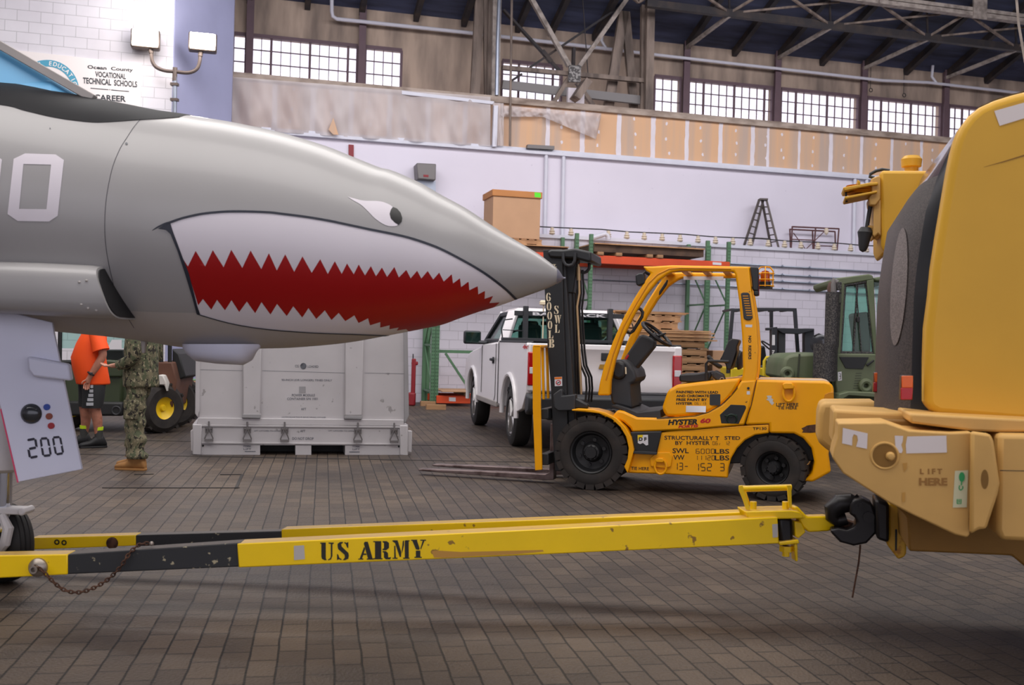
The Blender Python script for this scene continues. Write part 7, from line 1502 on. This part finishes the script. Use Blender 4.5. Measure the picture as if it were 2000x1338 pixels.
def head(root, B, x, z, hair):
    b = MB(); 
    b.loft(B.rings([(x-.0, 0, z-.11, .03, .03), (x+.02, 0, z-.095, .065, .05), (x+.012, 0, z-.05, .09, .068), (x, 0, z, .098, .075), (x-.005, 0, z+.05, .095, .074), (x-.01, 0, z+.09, .07, .056), (x-.01, 0, z+.112, .03, .025)], 20)); 
    hd = b.build('head', 'skin', root, smooth=80, subsurf=1)
    b = MB(); b.loft(B.rings([(x+.088, 0, z+.03, .01, .008), (x+.11, 0, z-.005, .018, .013), (x+.118, 0, z-.02, .016, .017), (x+.095, 0, z-.03, .012, .012)], 10)); b.build('nose', 'skin', hd, smooth=80)
    for y in (-.032, .032): b = MB(); b.sphere(B.p(x+.084, y, z+.015), .013, 12); b.build('eye', 'eye_white', hd); b = MB(); b.sphere(B.p(x+.0945, y, z+.015), .006, 8); b.build('pupil', 'hair_dark', hd)
    for y in (-.078, .078): b = MB(); b.sphere(B.p(x-.005, y, z), .026, 12, (.6, .4, 1.1)); b.build('ear', 'skin', hd)
    b = MB(); b.tube([B.p(x+.092, -.022, z-.05), B.p(x+.1, 0, z-.052), B.p(x+.092, .022, z-.05)], .005, 6); b.build('mouth', 'skin_tan', hd)
    b = MB(); b.loft(B.rings([(x-.03, 0, z-.01, .085, .080), (x-.02, 0, z+.05, .098, .081), (x-.015, 0, z+.09, .08, .064), (x-.012, 0, z+.122, .035, .03)], 20)); b.build('hair', hair, hd, smooth=80)
def footwear(root, B, x, y, m, L_=.30, hgt=.12, nm='shoe', yaw=0.):
    b = MB(); c, s__ = cos(yaw), sin(yaw)
    def q(dx, dy, z): return B.p(x+dx*c-dy*s__, y+dx*s__+dy*c, z)
    rings = []
    for dx, hw, h in ((-.09, .03, .05), (-.075, .04, hgt*.55), (-.05, .044, hgt*.9), (-.02, .046, hgt), (.04, .046, hgt*.85), (.10, .05, .075), (.16, .052, .058), (.2, .042, .045), (.215, .02, .03)):
        dx *= L_/.3; rings.append([q(dx, hw*.95*cos(a), .012+max(0, (h)*(.5+.5*sin(a)))) for a in [2*pi*i/16 for i in range(16)]])
    b.loft(rings); o = b.build(nm, m, root, smooth=80)
    b = MB(); b.prism([q(dx*L_/.3, dy, 0) for dx, dy in ((-.09, -.035), (-.02, -.048), (.08, -.05), (.15, -.054), (.2, -.042), (.222, 0), (.2, .042), (.15, .054), (.08, .05), (-.02, .048), (-.09, .035), (-.1, 0))], (0, 0, .022)); b.build('sole', 'shoe_black' if m == 'shoe_black' else 'boot_tan', o, bevel=.004)
    b = MB()
    for k in range(4): b.tube([q((.03+k*.025)*L_/.3, -.022, .012+hgt*.84-k*.014), q((.035+k*.025)*L_/.3, .022, .012+hgt*.84-k*.014)], .004, 5)
    b.build('laces', m, o); return o
# --- sailor in camouflage
base = G(268, 917); base.y += 0.05
J = {'pelvis': (0, 0, .95, .13, .11), 'belly': (.01, 0, 1.12, .12, .13), 'chest': (0, 0, 1.36, .13, .15), 'neck': (0, 0, 1.52, .055), 'skull': (.02, 0, 1.62, .06),
     'lhip': (-.01, .09, .90, .085), 'lknee': (.0, .10, .50, .045), 'lank': (-.035, .10, .12, .032), 'rhip': (.02, -.09, .90, .085), 'rknee': (.10, -.10, .50, .045), 'rank': (.085, -.10, .12, .032),
     'lsh': (0, .19, 1.44, .055), 'lel': (-.04, .24, 1.15, .043), 'lwrist': (.17, .20, 1.06, .028), 'rsh': (0, -.19, 1.44, .055), 'rel': (-.04, -.24, 1.16, .043), 'rwrist': (.18, -.2, 1.06, .028)}
E = [('pelvis', 'belly'), ('belly', 'chest'), ('chest', 'neck'), ('neck', 'skull'), ('pelvis', 'lhip'), ('lhip', 'lknee'), ('lknee', 'lank'), ('pelvis', 'rhip'), ('rhip', 'rknee'), ('rknee', 'rank'), ('chest', 'lsh'), ('lsh', 'lel'), ('lel', 'lwrist'), ('chest', 'rsh'), ('rsh', 'rel'), ('rel', 'rwrist')]
hand_joints(J, E, 'l', (.225, .19, 1.055), (1, -.1, -.05), (0, 0, 1), -.25); hand_joints(J, E, 'r', (.235, -.2, 1.05), (1, .1, -.1), (0, 0, 1), .3)
root, B, _ = person(base, pi-.12, 'person in green camouflage uniform and tan boots holding out a palm', J, E, 'skin')
head(root, B, .04, 1.69, 'hair_dark')
def shaky(lst, amp, seed): 
    r = random.Random(seed); return [(x+r.uniform(-amp, amp), y+r.uniform(-amp, amp)*.6, z, rx+r.uniform(-amp, amp), ry+r.uniform(-amp, amp)) for x, y, z, rx, ry in lst]
b = MB(); b.loft(B.rings([(0, 0, .845, .165, .215), (0, 0, .87, .17, .22), (.01, 0, 1.0, .165, .205), (.0, 0, 1.08, .155, .195), (.01, 0, 1.2, .16, .205), (.0, 0, 1.35, .15, .22), (0, 0, 1.45, .12, .22), (0, 0, 1.5, .07, .12), (0, 0, 1.54, .06, .07)], 28))
for sg in (1, -1): b.tube([B.p(0, .18*sg, 1.45), B.p(-.02, .235*sg, 1.3), B.p(-.04, .245*sg, 1.15), B.p(.05, .235*sg, 1.09), B.p(.14, .21*sg, 1.065)], [.075, .075, .068, .062, .05], 16)
b.build('jacket', 'camouflage', root, smooth=80)
for sg, k in ((1, 0), (-1, .10)):
    rg = []
    rnd = random.Random(3+sg)
    for i in range(22):
        f = i/21; z = .90-(.90-.12)*f; kx = (-.0 if sg > 0 else .02)+(k)*sin(min(1, f*1.9)*pi/2)-.05*max(0, f-.5)*(1 if sg > 0 else .6)
        w = .105-.02*f+(.009*sin(f*26+sg) if f > .35 else 0)+(.02 if f > .93 else 0)-(.012 if f > .97 else 0); rg.append((kx+.008*sin(f*31), .10*sg, z, w+rnd.uniform(-.004, .004), w*.92))
    b = MB(); b.loft(B.rings(rg, 24)); tr_ = b.build('trouser_leg', 'camouflage', root, smooth=80)
b = MB(); b.box(B.p(.0, .105+.095, .62), (.16, .03, .2), Matrix((B.f, B.s, Vector((0, 0, 1)))).transposed()); b.build('cargo_pocket', 'camouflage', root, bevel=.015)
footwear(root, B, -.025, .10, 'boot_tan', .32, .20, 'boot'); footwear(root, B, .075, -.10, 'boot_tan', .32, .20, 'boot', -.1)
# --- person in orange shirt
base = G(172, 874); base.y += .1
J = {'pelvis': (0, 0, .92, .15, .13), 'belly': (.03, 0, 1.1, .14, .16), 'chest': (0, 0, 1.34, .14, .15), 'neck': (0, 0, 1.5, .06), 'skull': (.02, 0, 1.6, .065),
     'lhip': (-.0, .10, .88, .09), 'lknee': (-.01, .12, .48, .068), 'lcalf': (-.05, .12, .36, .068), 'lank': (-.07, .12, .11, .04), 'rhip': (.02, -.10, .88, .09), 'rknee': (.09, -.12, .48, .068), 'rcalf': (.06, -.12, .36, .068), 'rank': (.08, -.12, .11, .04),
     'lsh': (0, .20, 1.40, .06), 'lel': (-.09, .27, 1.12, .052), 'lfore': (-.02, .28, .99, .05), 'lwrist': (.05, .27, .87, .032), 'rsh': (0, -.20, 1.40, .06), 'rel': (-.06, -.27, 1.12, .05), 'rwrist': (.05, -.27, .88, .032)}
E = [('pelvis', 'belly'), ('belly', 'chest'), ('chest', 'neck'), ('neck', 'skull'), ('pelvis', 'lhip'), ('lhip', 'lknee'), ('lknee', 'lcalf'), ('lcalf', 'lank'), ('pelvis', 'rhip'), ('rhip', 'rknee'), ('rknee', 'rcalf'), ('rcalf', 'rank'), ('chest', 'lsh'), ('lsh', 'lel'), ('lel', 'lfore'), ('lfore', 'lwrist'), ('chest', 'rsh'), ('rsh', 'rel'), ('rel', 'rwrist')]
hand_joints(J, E, 'l', (.075, .27, .81), (.25, 0, -1), (.2, -1, 0), .35); hand_joints(J, E, 'r', (.07, -.27, .81), (.25, 0, -1), (.2, 1, 0), .35)
root, B, _ = person(base, pi+.45, 'person in bright orange shirt, black shorts and dark sneakers', J, E, 'skin_tan')
head(root, B, .04, 1.68, 'hair_dark')
b = MB(); b.loft(B.rings([(.0, 0, .76, .19, .235), (.0, 0, .78, .195, .24), (.04, 0, .95, .20, .235), (.06, 0, 1.08, .20, .23), (.03, 0, 1.25, .175, .225), (0, 0, 1.38, .14, .225), (0, 0, 1.46, .09, .15), (0, 0, 1.5, .065, .07)], 28))
for sg in (1, -1): b.tube([B.p(0, .17*sg, 1.41), B.p(-.03, .24*sg, 1.28), B.p(-.06, .265*sg, 1.17)], [.085, .09, .1], 18)
b.build('shirt', 'shirt_orange', root, smooth=80)
for sg, x in ((1, 0), (-1, .03)):
    b = MB(); b.loft(B.rings([(0, .08*sg, .86, .15, .13), (x, .11*sg, .75, .135, .125), (x, .12*sg, .6, .125, .122), (x+.01, .12*sg, .48, .118, .118)], 22)); b.build('shorts_leg', 'shorts_dark', root, smooth=80)
b = MB()
for k in range(5): R_ = Matrix((B.f, B.s, Vector((0, 0, 1)))).transposed(); b.box(B.p(.03+.004*k, .12+.123, .74-k*.052), (.03+.012*k, .012, .036), R_)
b.build('shorts_stripe', 'short_stripe', root, smooth=0)
for sg, x in ((1, -.07), (-1, .08)):
    b = MB(); b.loft(B.rings([(x, .12*sg, .21, .05, .05), (x, .12*sg, .25, .053, .053)], 16)); b.build('sock_band', 'neon', root, smooth=80)
    b = MB(); b.loft(B.rings([(x, .12*sg, .1, .046, .046), (x, .12*sg, .21, .048, .048)], 16)); b.build('sock', 'sock_grey', root, smooth=80)
    footwear(root, B, x, .12*sg, 'shoe_black', .31, .15, 'sneaker', .15*sg)
b = MB(); c = B.p(.045, .27, .895); d = (B.p(.05, .27, .87)-B.p(-.02, .28, .99)).normalized(); b.torus(c, d, .036, .011, 20, 8); w_ = b.build('watch', 'shoe_black', root); b = MB(); b.box(c+B.s*.038, (.035, .014, .035)); b.build('watch_face', 'lens', w_, bevel=.004)
